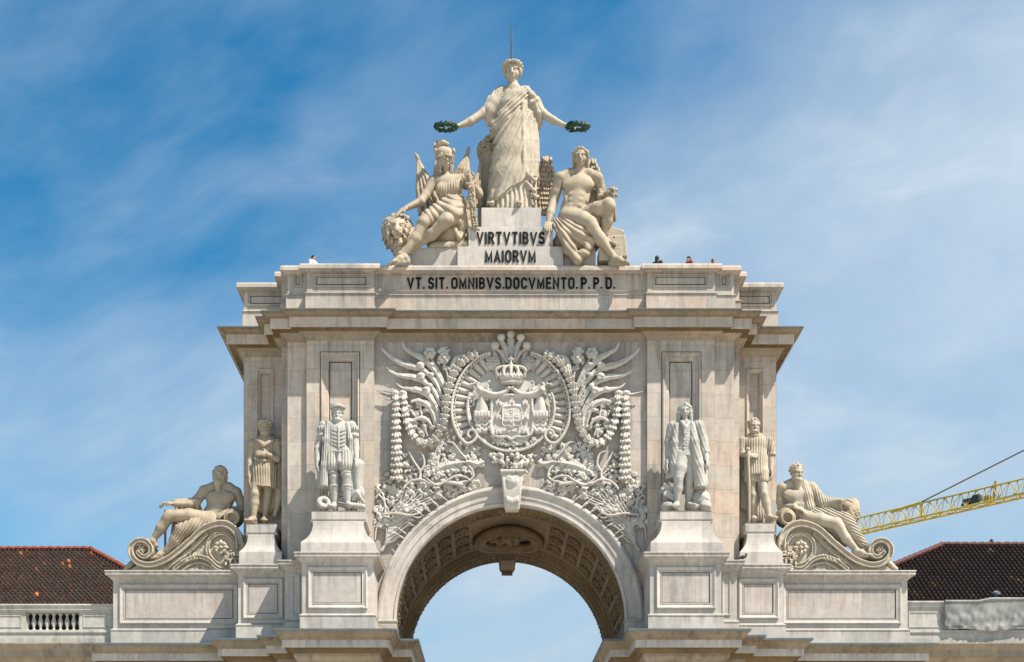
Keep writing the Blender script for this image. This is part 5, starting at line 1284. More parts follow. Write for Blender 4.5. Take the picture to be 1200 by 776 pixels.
def wing(box, ctr, tilt, yd, rows_, W_, H_):
    F = Fig(box, yd-.6, yd+.6, .028); F.L('wing'); rw = random.Random(int(ctr[0]))
    ct, st = math.cos(tilt), math.sin(tilt); at = lambda u, v: (ctr[0]+u*ct-v*st, ctr[1]+u*st+v*ct)
    F.e((*at(0, 0), yd+.05), (W_*.92, 3.5, H_*.98), 1, rot=tilt)
    for j in range(rows_):
        v = -H_*.86+1.62*H_*j/(rows_-1); hw = W_*math.sqrt(max(.1, 1-(v/H_)**2)); n = max(3, int(hw/1.25))
        for i in range(n):
            u = -hw+2*hw*(i+.5)/n+rw.uniform(-.4, .4); L = 3.5+4.5*(j/rows_)**2
            a, c = at(u, v), at(u+rw.uniform(-.6, .6)+u*.06, v+L); F.c([(*a, yd-.02, 2.0), (*c, yd-.13, 1.5)], .2)
    F.build('wing', M['cream'], t)
wing((622, 176, 656, 262), (639, 217), .05, YY+.95, 12, 10.5, 36)
wing((682, 184, 712, 260), (697, 216), -.12, YY+1.05, 11, 8.5, 32)
# sword whose cross hilt shows over the knee, round shield and broken stones beside his foot
F = Fig((698, 218, 726, 262), -.9, .9, .022); F.L('sword')
F.c([(702, 229.5, YY-.62, 1.8), (722, 229, YY-.62, 1.8)], .4); F.c([(703, 223, YY-.5, 1.6), (704, 238, YY-.5, 1.6)], .3); F.c([(719, 223, YY-.64, 1.5), (719, 238, YY-.6, 1.5)], .4); F.e((719, 222, YY-.62), (2.3, 2.3, 2), .4); F.c([(719, 238, YY-.6, 1.8), (721, 258, YY-.3, 1.4)], .4)
o = F.build('sword', M['cream']); props(o, 'stone sword with a cross hilt gripped on the winged youth\'s raised knee', 'sword')
F = Fig((684, 226, 726, 270), .1, 1.7, .028); F.L('shield')
F.e((712, 248, YY-.25), (10, 4, 16), .5, rot=-.15); F.e((712, 248, YY-.42), (8, 2.5, 13.5), .4, 's', rot=-.15); F.e((712, 248, YY-.3), (5, 4, 8), .5, rot=-.15)
F.e((694, 236, YY+.35), (8, 5, 14), .5)
o = F.build('shield', M['cream']); props(o, 'oval stone shield leaning behind the winged youth\'s raised knee', 'shield')
F = Fig((702, 262, 738, 312), -.2, 1.6, .03); F.L('rubble')
rq = random.Random(5)
F.box(P(717, 281, .55), (.45, .5, .32), [[.96, 0, -.28], [0, 1, 0], [.28, 0, .96]], .03, .02); F.box(P(720, 295, .5), (.5, .5, .5), [[.99, 0, .1], [0, 1, 0], [-.1, 0, .99]], .03, .02); F.box(P(712, 303, .4), (.6, .5, .3), None, .03, .02)
for i in range(9): F.c([(724+rq.uniform(-5, 5), 283+i*2.2, .3+rq.uniform(-.2, .3), 3), (731+rq.uniform(-3, 2), 284+i*2.4, .2, 1.6)], .5)
for x, y in ((711, 277), (719, 279), (715, 288)): F.e((x, y, .05), (1.2, 2, 1.2), .3, 's')
F.clip([(690, 310.4), (750, 310.4)], .2)
o = F.build('rubble', M['creampale']); props(o, 'broken carved stones piled beside the winged youth\'s lower foot', 'stone rubble')
F = Fig((644, 258, 706, 293), .0, 2.0, .035); F.L('carved_rock'); F.c([(664, 276, .9, 13), (684, 272, .9, 16), (696, 282, .9, 10)], 5); F.c([(656, 286, .7, 9), (694, 288, .6, 8)], 6); F.clip([(640, 290.3), (710, 290.3)], .25)
o = F.build('carved_rock', M['cream']); props(o, 'rough stone seat half covered by cloth under the winged youth', 'carved rock')
# --- scroll brackets on the end plinths and the two reclining bearded figures on them
SD = .45
def scroll(mir):
    X = (lambda x: 1197-x) if mir else (lambda x: x)
    F = Fig((143, 606, 292, 672), .95+SD, 3.1+SD, .028) if not mir else Fig((905, 606, 1054, 672), .95+SD, 3.1+SD, .028)
    F.L('scroll_bracket'); yf = 1.3+SD; yb = 2.95+SD
    W2 = lambda pts: [(PX(X(a), yf), PZ(b, yf)) for a, b in pts]
    S5 = lambda pts: [(140+a/5.175, 530+b/5.175) for a, b in pts]
    def band(pts, r, d, g=True):
        q = W2(spline(S5(pts), 6)); rr = tuple(v*S for v in r) if isinstance(r, tuple) else r*S
        F.ribbon(q, rr, yf-d, yb, .01, 'u', .05)
        if g:
            ri = tuple(v*.56 for v in rr) if isinstance(rr, tuple) else rr*.56
            F.ribbon(q, ri, yf-d-.1, yf-d+.06, .02, 's', .03)
    main = [(735, 580), (728, 520), (690, 465), (620, 440), (520, 470), (430, 550), (340, 625), (270, 668), (190, 690), (120, 675), (80, 630), (78, 580), (110, 545), (160, 545), (195, 580), (190, 625), (150, 640), (118, 615)]
    lower = [(735, 580), (728, 650), (690, 705)]
    solid = S5(main[:10])+[(152, 669), (280, 669)]+S5([(735, 640)])
    F.prism(W2(solid), yf, yb, .02)
    for cx, cy, r in ((258.8, 642, 22), (166, 645, 13)): F.prism(W2([(cx+r*math.cos(a*.35), cy+r*math.sin(a*.35)) for a in range(18)]), yf+.02, yb, .02)
    band(main, (4.6, 2.3), .26); band(lower, 4.0, .2)
    band([(722, 600), (700, 650), (640, 690), (580, 670), (540, 610), (548, 540), (600, 500), (660, 505), (700, 550), (700, 600), (665, 645)], (2.9, 1.7), .16)
    band([(530, 500), (440, 590), (355, 655), (285, 712)], (2.8, 2.0), .16); band([(690, 702), (610, 712), (540, 655), (475, 640), (405, 662), (340, 712)], 2.5, .2); band([(590, 715), (530, 682), (470, 672), (425, 690), (385, 715)], 1.7, .1, False)
    for i in range(16): F.cap(P(X(221+i*1.5), 668.5, yf-.02), P(X(221+i*1.5), 662.5+.02*(i-8)**2, yf-.02), .028, .028, .01)
    for i in range(9): F.stroke([(X(200+i*3.4), 664-i*.2-3.5*math.sin(i*.35)), (X(212+i*3.2), 652-i*1.4)], .9, .02, 'u', .03, ['scroll_bracket'])
    F.clip([(100, 668.4), (1100, 668.4)], .95)
    for cx, cy, r, n in ((258.8, 642, 9.5, 8), (166, 645, 5.5, 6)):                 # rosettes in the eyes
        for i in range(n):
            a = 2*math.pi*i/n; F.e((X(cx+math.cos(a)*r*.58), cy+math.sin(a)*r*.58, yf-.05), (r*.42, 3.2, r*.3), .2, rot=-a if mir is False else a)
            F.c([(X(cx+math.cos(a)*r*.3), cy+math.sin(a)*r*.3, yf-.2, .5), (X(cx+math.cos(a)*r*.9), cy+math.sin(a)*r*.9, yf-.16, .5)], .1, 's')
        F.e((X(cx), cy, yf-.16), (r*.26, 3, r*.26), .3)
    rz = random.Random(4)
    for i in range(46):                                                              # acanthus at the corner
        x, y = 268+rz.uniform(-4, 15), 655+rz.uniform(-8, 12); a = rz.uniform(0, 6.28); F.c([(X(x), y, yf-.12-rz.uniform(0, .2), 1.5), (X(x+math.cos(a)*3), y+math.sin(a)*3, yf-.3, .7)], .2)
    F.c([(X(148), 667, yf+.2, 3.2), (X(156), 660, yf+.3, 3.8)], 1); F.c([(X(149), 667, yf+1.1, 3.2), (X(157), 660, yf+1.1, 3.8)], 1)
    F.disp(lambda x, y, z: .01*fbm(x*5, y*5, z*5, 3), .1)
    o = F.build('scroll_bracket', M['creampale'])
    props(o, 'large carved stone scroll under the reclining figure beside the %s' % ('crane' if mir else 'orange flecked roof'), 'stone scroll')
scroll(False); scroll(True)
z5 = Z(5.175, 140, 530)
YA = 2.4
F = Fig((154, 540, 292, 660), 1.0, 3.9, .026); F.L('body')
F.head((257.5, 557.5, YA-.25), 21.5, yaw=-.45, pitch=.12, hair='short', beard=.42, seed=8)
F.L('hair')
for q_ in (-1, 1): F.c([(257.5+q_*6.2, 553, YA-.2, 2.6), (258+q_*6.6, 560, YA-.18, 2.4), (258.5+q_*6, 565, YA-.1, 1.6)], .6)
F.L('body')
F.c([(259, 566, YA-.12, 5), (260, 574, YA-.05, 6)], 3)
F.e((258, 583, YA), (17.5, 10, 12), 5); F.c([(240, 575.5, YA-.02, 6.8), (251, 571, YA, 5.5), (268, 571.5, YA, 5.5), (276, 577, YA, 6.8)], 4)
F.e((250, 582, YA-.3), (8.5, 4, 6), 3); F.e((267, 582.5, YA-.28), (8.5, 4, 6), 3)
F.c([(258, 590, YA, 14.5), (255, 600, YA-.03, 13), (250, 608, YA-.03, 13.5), (246, 614, YA, 13)], 5, flat=((0, 1, 0), .75))
for i, y in enumerate((593, 598.5)):
    for q in (-1, 1): F.e((256-.3*(y-593)+q*4.2, y, YA-.4), (4.0, 1.5, 2.7), 1.2)
F.c([(239, 576.5, YA-.02, 6.6), (231, 586, YA-.1, 5.4), (222, 591, YA-.3, 4.8), (203, 590.5, YA-.6, 3.0)], 2)
F.hand(P(204, 590.5, YA-.6), (-1, -.2, .1), (0, -.3, .95), .78, -1, 1.0)
F.c([(277, 578, YA, 6.6), (283, 590, YA+.1, 5.2), (281.5, 597, YA, 4.8), (268, 598.5, YA-.42, 3.0)], 2)
F.hand(P(268.5, 598.5, YA-.42), (-.75, -.35, -.45), (-.1, -.7, .7), .8, 1, .6)
F.c([(246, 610, YA-.25, 10.5), (222, 605, YA-.55, 8.8), (199, 604.5, YA-.7, 7.0), (196.5, 607.5, YA-.7, 6.6), (189, 619, YA-.62, 6.2), (179.5, 632.5, YA-.6, 3.2)], 2.5)
F.foot(P(178, 633, YA-.6), (-1, -.12, .02), 1.05, up=(0, -.1, 1))
F.c([(192, 646, YA-.65, 3.4), (186, 650, YA-.7, 3)], 2); F.foot(P(192, 648, YA-.65), (-1, -.3, -.12), .85)
F.L('cloth')
F.c([(246, 613, YA-.3, 12), (228, 617, YA-.6, 9.6), (213, 622, YA-.75, 8.2), (206, 634, YA-.7, 7.0), (196, 645, YA-.65, 4.6)], 3); F.c([(250, 612, YA-.4, 5), (238, 609, YA-.62, 4), (256, 614, YA-.4, 4.5)], 3)
F.c([(212, 628, YA-.5, 6), (222, 632, YA-.35, 6), (205, 646, YA-.4, 5.5)], 4)
F.drape(lambda x, y, d: .75*(x-200)+.55*(y-620), .06, .75, .9)
F.L('sleeve')
for i in range(9): F.c([(207.5+i*3, 588.5+.2*i, YA-.52+.04*i+.1*(i % 2), 2.2), (206.5+i*3, 602-.3*i+(i % 2), YA-.5+.05*i+.14*(i % 2), 1.9)], .5)
F.c([(206, 588.5, YA-.45, 3.4), (231, 588, YA-.2, 5.2)], 1.5); F.c([(229, 590, YA-.1, 5), (234, 600, YA+.2, 4)], 2); F.c([(205, 615, YA-.1, 3.5), (203, 632, YA-.1, 4)], 3)
F.merge('cloth', 'sleeve', .05)
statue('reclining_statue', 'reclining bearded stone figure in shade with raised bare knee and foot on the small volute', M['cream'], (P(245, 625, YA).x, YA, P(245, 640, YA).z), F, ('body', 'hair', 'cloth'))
def urn(cx, cy, sg, lab):
    F = Fig((cx-20, cy-20, cx+20, cy+20), 1.2, 3.7, .028); F.L('urn')
    F.c([(cx, cy, 1.9, 9.5), (cx+sg*1.5, cy, 2.4, 12.2), (cx+sg*3, cy+1, 2.95, 9)], 3); F.tor(P(cx-sg*.5, cy, 1.67), (.15*sg, 1, 0), 7.8*S, 2.2*S, .02); F.e((cx-sg*.5, cy, 1.57), (5.8, 6, 5.8), .4, 's')
    o = F.build('urn', M['cream']); props(o, lab, 'urn')
urn(272, 606.5, 1, 'round stone urn under the arm of the shaded bearded figure'); urn(922.5, 606.5, -1, 'round stone urn under the elbow of the sunlit bearded figure')
b = MB().tube([P(193.7, 655, 3.6), P(193.7, 618, 3.6), P(193.7, 598, 3.6)], .06, 8)
props(b.build('metal_rod', plain('black iron', (.03, .032, .035), .5)), 'thin black metal rod behind the bent leg of the shaded bearded figure', 'rod')
# --- right-hand reclining figure
YB_ = 2.4
F = Fig((905, 538, 1026, 660), 1.0, 3.9, .026); F.L('body')
F.head((933.5, 554.5, YB_-.25), 21.5, yaw=.35, pitch=.2, hair='short', beard=.42, seed=9)
F.c([(933, 563, YB_-.12, 5), (933, 571, YB_-.03, 6)], 3)
F.e((934, 581, YB_), (17, 10, 12.5), 5); F.c([(917.5, 571.5, YB_, 6.8), (926, 568, YB_, 5.5), (942, 569, YB_, 5.5), (949, 574, YB_, 6.6)], 4)
F.e((926, 580, YB_-.3), (8.5, 4, 6.5), 3); F.e((943, 581, YB_-.3), (8, 4, 6.5), 3)
F.c([(935, 588, YB_, 14), (938, 598, YB_-.03, 13), (942, 607, YB_-.03, 13), (946, 612, YB_, 12.5)], 5, flat=((0, 1, 0), .78))
for i, y in enumerate((591, 596.5)):
    for q in (-1, 1): F.e((938+.3*(y-591)+q*4.2, y, YB_-.42), (4.2, 1.5, 2.7), 1.2)
F.c([(917, 573, YB_, 6.8), (914.5, 586, YB_+.1, 5.3), (916, 594, YB_, 4.9), (931, 594, YB_-.45, 3.2)], 2)
F.hand(P(930, 594, YB_-.45), (.8, -.3, -.35), (0, -.5, .85), .8, -1, .6)
F.c([(950, 575, YB_, 6.4), (962, 588, YB_-.05, 5.2), (967, 590.5, YB_-.15, 4.6), (980, 587, YB_-.42, 3.0)], 2)
F.hand(P(980, 587, YB_-.42), (1, -.25, .1), (0, -.35, .95), .8, 1, .55)
F.c([(944, 607, YB_-.25, 10.5), (962, 610, YB_-.55, 8.6), (980, 614, YB_-.75, 7.0), (983, 618, YB_-.75, 6.4), (991, 631, YB_-.72, 5.6), (1003, 644, YB_-.65, 3.4)], 2.5); F.foot(P(1004, 645, YB_-.65), (1, -.25, -.05), .95)
F.L('cloth')
F.c([(948, 604, YB_-.1, 10), (970, 606, YB_-.35, 9.4), (989, 609, YB_-.5, 8.6), (994, 614, YB_-.5, 8.2), (1001, 626, YB_-.5, 7.4), (1010, 637, YB_-.45, 6)], 3)
F.c([(953, 610, YB_-.3, 8), (975, 617, YB_-.4, 7), (990, 634, YB_-.3, 7)], 3); F.c([(944, 606, YB_-.45, 4), (956, 602, YB_-.5, 4.5), (966, 606, YB_-.5, 4)], 3)
F.drape(lambda x, y, d: .95*(y-600)-.45*(x-950), .065, .8, .9)
F.L('shoulder_cloth')
F.c([(942, 566, YB_-.15, 4), (947, 580, YB_-.4, 5), (949, 595, YB_-.45, 5), (953, 603, YB_-.4, 4)], 3, flat=((0, 1, 0), .7)); F.c([(950, 571, YB_, 7), (962, 588, YB_, 7), (978, 590, YB_-.2, 6.4)], 3)
F.c([(962, 590, YB_, 7), (968, 600, YB_+.1, 6)], 3)
for i in range(6): F.c([(963+i*4, 589, YB_-.2-.03*i, 3), (964+i*4.2, 600-.4*i, YB_-.18-.02*i, 2.5)], 1)
F.drape(lambda x, y, d: 1.1*(x-945)-.3*(y-570), .04, .75, .6)
F.merge('cloth', 'shoulder_cloth', .05)
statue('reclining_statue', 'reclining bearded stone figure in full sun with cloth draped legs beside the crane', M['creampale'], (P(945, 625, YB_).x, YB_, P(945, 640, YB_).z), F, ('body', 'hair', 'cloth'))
F = Fig((975, 580, 1012, 632), 1.9, 3.6, .028); F.L('basket')
F.c([(982, 589, 2.6, 5), (992, 594, 2.7, 8)], 3); F.e((996, 603, 2.8), (11.5, 9, 21), 1, rot=.25)
rb = random.Random(3)
for i in range(260):
    a, q = rb.uniform(0, 6.283), rb.uniform(0, 1); F.e((996+math.cos(a)*9.5*q+2, 603+math.sin(a)*18*q, 2.42+.3*q*q), (rb.uniform(1, 1.9), 2.2, rb.uniform(1, 1.9)), .2)
o = F.build('basket', M['cream']); props(o, 'rough textured oval stone basket behind the hand of the sunlit bearded figure', 'stone basket')
# --- the four standing figures
ZP, ZWg = ZF[0], ZF[2]
def zz_(z, y): return VPY-(z-EYE)/S*DIST/(DIST+y)          # picture height of a world height
# bearded man in a flat beret, long open coat, puffed sleeves and trunk hose
YE = -1.15
F = Fig((366, 471, 428, 601), -2.0, -.1, .022); F.L('body')
F.head((395.5, 486, YE-.12), 18, yaw=.1, pitch=.1, hair='short', beard=.22, seed=12)
F.c([(395.5, 492, YE-.03, 4), (395.5, 499, YE, 5)], 2)
F.c([(379, 499, YE, 5.5), (374, 521, YE+.05, 4.2), (372.5, 526, YE, 4), (372, 539, YE-.25, 2.6)], 1.5); F.hand(P(372, 538.5, YE-.25), (-.1, -.25, -1), (-1, -.3, 0), .6, 1, .5)
F.c([(412, 499, YE, 5.5), (416, 521, YE+.02, 4.2), (417, 525, YE, 4), (418, 537, YE-.3, 2.6)], 1.5); F.hand(P(418, 536.5, YE-.3), (.15, -.35, -1), (.6, -.8, .2), .6, -1, .6)
F.c([(390, 548, YE-.05, 7.2), (391, 559, YE-.12, 5.4), (392, 572, YE-.02, 5.6), (392.3, 590, YE, 3.6)], 1.5); F.foot(P(392.3, 591.5, YE), (-.25, -1, 0), .82, shoe=True)
F.c([(404.5, 548, YE-.1, 7.2), (407, 558, YE-.22, 5.4), (406.5, 572, YE-.15, 5.6), (407.5, 589, YE-.12, 3.6)], 1.5); F.foot(P(407.5, 590.5, YE-.12), (.3, -1, 0), .82, shoe=True)
F.L('doublet')
F.e((396, 508, YE), (15.5, 8.5, 13), 3); F.c([(396, 506, YE, 14), (396.5, 522, YE-.03, 13), (397, 531, YE-.02, 13.5)], 3, flat=((0, 1, 0), .68))
F.c([(389.5, 532, YE-.05, 9), (389.5, 546, YE-.1, 9.4)], 2); F.c([(405, 532, YE-.1, 9), (405.5, 546, YE-.15, 9.4)], 2)
F.drape(lambda x, y, d: x*.95, lambda x, y, d: np.where(y > 528, .035, .008), .8, .5)
F.c([(383.5, 527.5, YE-.3, 1.2), (397, 529.5, YE-.42, 1.2), (410, 527.5, YE-.3, 1.2)], .8)
F.c([(397.5, 534, YE-.38, 2.2), (397.5, 541, YE-.42, 2.8)], 2)
for i in range(5): F.stroke([(388+i*.3, 505+i*4.5), (397, 507.5+i*4.5), (405-i*.3, 505+i*4.5)], .42, .0, 's', .03)
F.stroke([(396.5, 499), (396.8, 527)], .6, .02)
for q, x in ((-1, 378), (1, 414)): F.e((x, 504, YE), (6.8, 6.4, 6), 1.5); F.e((x-q*-.6, 511, YE), (6, 6, 4.5), .6)
for q, x in ((-1, 377), (1, 415)):
    for j in range(4): F.stroke([(x-3.8+2.6*j, 499), (x-4.4+2.9*j, 507)], .7, .0, 's', .03)
F.tor(P(390.3, 556, YE-.1), (.1, .2, 1), 6*S, 1.3*S, .03); F.tor(P(406, 556, YE-.18), (-.1, .2, 1), 6*S, 1.3*S, .03)
F.tor(P(391.5, 571, YE-.05), (0, .1, 1), 5.2*S, 1.0*S, .04); F.tor(P(406.6, 571, YE-.16), (0, .1, 1), 5.2*S, 1.0*S, .04)
F.L('coat')
F.c([(385, 497, YE-.2, 3.2), (382.5, 515, YE-.3, 3.4), (381, 545, YE-.28, 4.0), (380, 568, YE-.25, 4.6)], 2, flat=((0, 1, 0), .7)); F.c([(377, 520, YE+.12, 4), (376.5, 568, YE+.08, 5)], 3)
F.c([(407, 497, YE-.2, 2.6), (410.5, 515, YE-.3, 2.6), (412, 545, YE-.2, 2.6), (412.5, 574, YE-.12, 3)], 2); F.c([(398, 520, YE+.35, 14), (397, 574, YE+.35, 16)], 4, flat=((0, 1, 0), .5))
F.drape(lambda x, y, d: x*1.25+.05*y, .04, .8, .5); F.clip([(360, 572), (384, 572), (386, 578), (440, 578)], YE)
F.L('beret'); F.e((395.5, 478, YE-.12), (9.2, 8.6, 2.9), .8); F.e((395.5, 481, YE-.12), (7.2, 7, 2.2), .8); F.e((394.5, 475.5, YE-.05), (7, 6.4, 2.2), 1)
M_ = 'white'
statue('standing_statue', 'standing bearded stone man in a flat beret with long open coat and puffed sleeves', M[M_], (P(396, 598, YE).x, YE, ZP), F, ('body', 'hair', 'doublet', 'coat', 'beret'))
F = Fig((366, 525, 430, 601), -2.0, -.1, .022); F.L('stone_props')
F.tor(P(379.5, 589.5, YE-.15), (.35, -1, .3), 5.4*S, 3.0*S, .03); F.tor(P(380.5, 588, YE), (.35, -1, .3), 5.6*S, 3.0*S, .03)
for i in range(4): F.c([(394+i*.5, 572+i*6.3, YE+.12, 2.2), (404, 574+i*6.3, YE+.1, 2.2), (418, 572+i*6.5, YE+.1, 2.2)], .8)
F.c([(419, 545, YE-.2, 6.2), (419, 575, YE-.15, 3.4)], 1); F.c([(421, 545, YE, 6.5), (420, 580, YE, 4)], 1)
F.e((419, 578, YE-.15), (8, 3, 9), .5, rot=.3); F.e((419, 578, YE-.3), (4, 2, 5), .5, rot=.3); F.c([(414, 586, YE-.25, 1.8), (419, 578, YE-.35, 2), (426, 589, YE-.2, 1.8)], .4); F.c([(412, 592, YE-.2, 3.5), (425, 594, YE-.2, 3.5)], 1)
F.clip([(300, 598.5), (500, 598.5)], -1.95)
o = F.build('stone_props', M[M_]); props(o, 'carved rope coil, anchor and shield at the feet of the statue in a beret', 'carved props')
# man in a long curled wig, frock coat, waistcoat and breeches
F = Fig((772, 470, 836, 601), -2.0, -.1, .022); F.L('body')
F.head((802.5, 482, YE-.12), 18, yaw=-.1, pitch=.1, hair='wig', seed=13)
F.c([(802.5, 488, YE-.03, 4), (803, 497, YE, 5)], 2)
F.c([(803, 498, YE, 7), (803, 540, YE-.03, 8)], 3)
for q_, a_, l_ in ((-1, (786, 532, YE-.05, 3.6), (797, 545, YE-.2, 6)), (1, (826, 528, YE-.1, 3.6), (809, 545, YE, 6))): F.c([(803, 499, YE, 5), (803+q_*16, 500, YE, 4.5), a_], 2); F.c([(803, 536, YE-.03, 8), l_], 3)
F.c([(786, 532, YE-.05, 3.6), (782, 541, YE-.18, 3)], 1); F.hand(P(782, 540, YE-.18), (-.2, -.2, -1), (-1, -.2, .1), .6, 1, .45)
F.c([(826, 528, YE-.1, 3.6), (828, 538, YE-.25, 3)], 1); F.hand(P(828, 537, YE-.25), (.15, -.35, -1), (.8, -.6, .1), .6, -1, .9)
F.c([(797, 545, YE-.2, 7), (795, 562, YE-.35, 5.2), (794.5, 573, YE-.28, 5.2), (793, 589, YE-.25, 3.1)], 1.5); F.foot(P(793, 590.5, YE-.25), (-.3, -1, 0), .85, shoe=True)
F.c([(809, 545, YE, 7), (808, 563, YE-.02, 5.2), (807.5, 574, YE+.08, 5.2), (806.5, 589, YE+.08, 3.1)], 1.5); F.foot(P(806.5, 590.5, YE+.08), (.25, -1, 0), .85, shoe=True)
F.L('breeches'); F.c([(798, 535, YE-.15, 9), (796.5, 549, YE-.28, 7.8), (795, 560, YE-.35, 6)], 2); F.c([(808, 535, YE-.05, 9), (808.5, 549, YE, 7.8), (808, 562, YE-.02, 6)], 2)
F.drape(lambda x, y, d: .5*x+.6*y, .008, .8, .8)
F.L('waistcoat'); F.c([(803, 505, YE-.06, 12.5), (802, 520, YE-.1, 12), (801.5, 533, YE-.12, 12.5)], 3, flat=((0, 1, 0), .72))
F.clip([(770, 534), (801, 539), (803, 533), (840, 538)], YE-.5)
for y in range(506, 536, 5): F.e((801.5, y, YE-.48), (.9, .9, .9), .2)
F.drape(lambda x, y, d: .9*y, .012, .8, .5); F.c([(799, 495, YE-.35, 2.4), (803, 501, YE-.5, 2.8), (802, 508, YE-.52, 2)], .6); F.c([(807, 495, YE-.35, 2.4), (803, 502, YE-.5, 2.6)], .6)
F.L('coat')
F.c([(788.5, 500, YE, 6.4), (784.5, 518, YE+.05, 5.4), (785, 532, YE-.05, 5.6)], 2); F.c([(818.5, 499, YE, 6.4), (824, 517, YE+.02, 5.4), (826, 530, YE-.1, 5.6)], 2)
F.e((803, 502, YE+.1), (16, 7.5, 9), 3)
F.c([(793, 500, YE-.2, 4.4), (791, 520, YE-.28, 4.8), (790, 545, YE-.25, 5.4), (791, 560, YE-.2, 5)], 2); F.c([(786, 530, YE+.05, 5), (786, 562, YE+.05, 6)], 3)
F.c([(811, 499, YE-.25, 4), (813.5, 518, YE-.35, 5.4), (818, 545, YE-.3, 6.4), (820, 569, YE-.2, 6.6)], 2); F.c([(822, 535, YE, 6), (823, 568, YE+.05, 6.5)], 3); F.c([(803, 520, YE+.38, 16), (804, 570, YE+.4, 18)], 4, flat=((0, 1, 0), .5))
F.drape(lambda x, y, d: .75*x-.28*y, .022, .8, .7); F.clip([(760, 563), (796, 561), (798, 574), (840, 572)], YE)
statue('standing_statue', 'standing stone man in a long curled wig, frock coat and knee breeches', M[M_], (P(803, 598, YE).x, YE, ZP), F, ('body', 'hair', 'breeches', 'waistcoat', 'coat'))
F = Fig((772, 555, 840, 601), -2.0, -.1, .024); F.L('stone_props')
F.box(P(783.5, 576, YE+.1), (.34, .28, .16), [[.85, 0, -.5], [0, 1, 0], [.5, 0, .85]], .02, .02); F.box(P(786, 584, YE+.05), (.36, .3, .14), [[.8, 0, -.6], [0, 1, 0], [.6, 0, .8]], .02, .02); F.e((783, 594, YE), (8, 8, 7), 1.5); F.e((790, 590, YE+.2), (6, 6, 8), 1.5)
F.e((820, 586, YE+.25), (12, 9, 13), 2); F.e((826, 594, YE+.1), (7, 8, 7), 2); F.e((812, 594, YE+.2), (8, 8, 6), 2)
F.disp(lambda x, y, z: .03*fbm(x*4, y*4, z*4, 3), .15); F.clip([(700, 598.5), (900, 598.5)], -1.95)
o = F.build('stone_props', M[M_]); props(o, 'carved books and rubble at the feet of the statue in a frock coat', 'carved props')
# tunic wearing warrior on the shaded wing
YW = 1.25
F = Fig((284, 488, 334, 616), .3, 1.9, .022); F.L('body')
F.head((310.8, 501.5, YW-.12), 18.5, yaw=.15, pitch=.05, hair='wreath', beard=.05, seed=14)
F.c([(310.8, 508, YW-.03, 4), (310.8, 515, YW, 5)], 2)
F.c([(296.5, 520, YW, 5.4), (294, 539, YW+.05, 4.2), (293.5, 543, YW, 4), (292.5, 558, YW-.18, 2.6)], 1.5); F.hand(P(292.5, 557.5, YW-.18), (0, -.2, -1), (-1, -.2, 0), .62, 1, .35)
F.c([(325, 519, YW, 5.4), (326.5, 535, YW-.1, 4.2), (325, 538, YW-.2, 3.9), (313, 532.5, YW-.48, 2.7)], 1.5); F.hand(P(313, 532.5, YW-.48), (-1, -.1, .15), (0, -1, .2), .6, 1, .5)
F.c([(302, 562, YW-.1, 6.8), (299, 579, YW-.3, 5), (298.5, 590, YW-.25, 5), (297, 606, YW-.3, 2.9)], 1.5); F.foot(P(297, 607.5, YW-.3), (-.3, -1, 0), .85)
F.c([(315, 562, YW, 6.8), (313.5, 579, YW, 5), (312, 590, YW+.08, 5), (310.5, 606, YW+.1, 2.9)], 1.5); F.foot(P(310.5, 607.5, YW+.1), (.1, -1, 0), .82)
F.L('tunic')
F.e((310.5, 524, YW), (14.5, 8.4, 10), 3); F.c([(310.5, 522, YW, 13.5), (310, 538, YW-.02, 11.5), (310, 552, YW-.03, 15), (309.5, 574, YW-.05, 16.5)], 3, flat=((0, 1, 0), .68))
F.e((296.8, 521, YW), (6.4, 6.4, 6), 2); F.e((325, 520, YW), (6.4, 6.4, 6), 2); F.clip([(280, 567), (309, 571), (330, 571)], YW-.3)
F.drape(lambda x, y, d: (x-310)*1.0+(y-538)*.004*(x-310), .045, .8, .8); F.c([(299, 538, YW-.2, 1.7), (310, 540, YW-.45, 1.7), (321, 538, YW-.2, 1.7)], .8)
F.c([(301, 515, YW-.25, 2.6), (309, 522, YW-.42, 2.8), (319, 517, YW-.3, 2.6)], 1)
F.L('cloak'); F.c([(318, 518, YW+.3, 9), (322, 550, YW+.35, 9), (322, 590, YW+.35, 9)], 3, flat=((0, 1, 0), .6)); F.c([(306, 530, YW+.4, 12), (312, 590, YW+.42, 13)], 4, flat=((0, 1, 0), .4)); F.c([(327, 540, YW+.1, 4), (327, 585, YW+.1, 4.5), (322, 604, YW+.15, 3)], 2)
F.drape(lambda x, y, d: 1.0*x+.3*y, .045, .8, .9)
statue('standing_statue', 'standing stone man in a short belted tunic and cloak, on the shaded wing', M['cream'], (P(310, 613, YW).x, YW, ZWg), F, ('body', 'hair', 'tunic', 'cloak'))
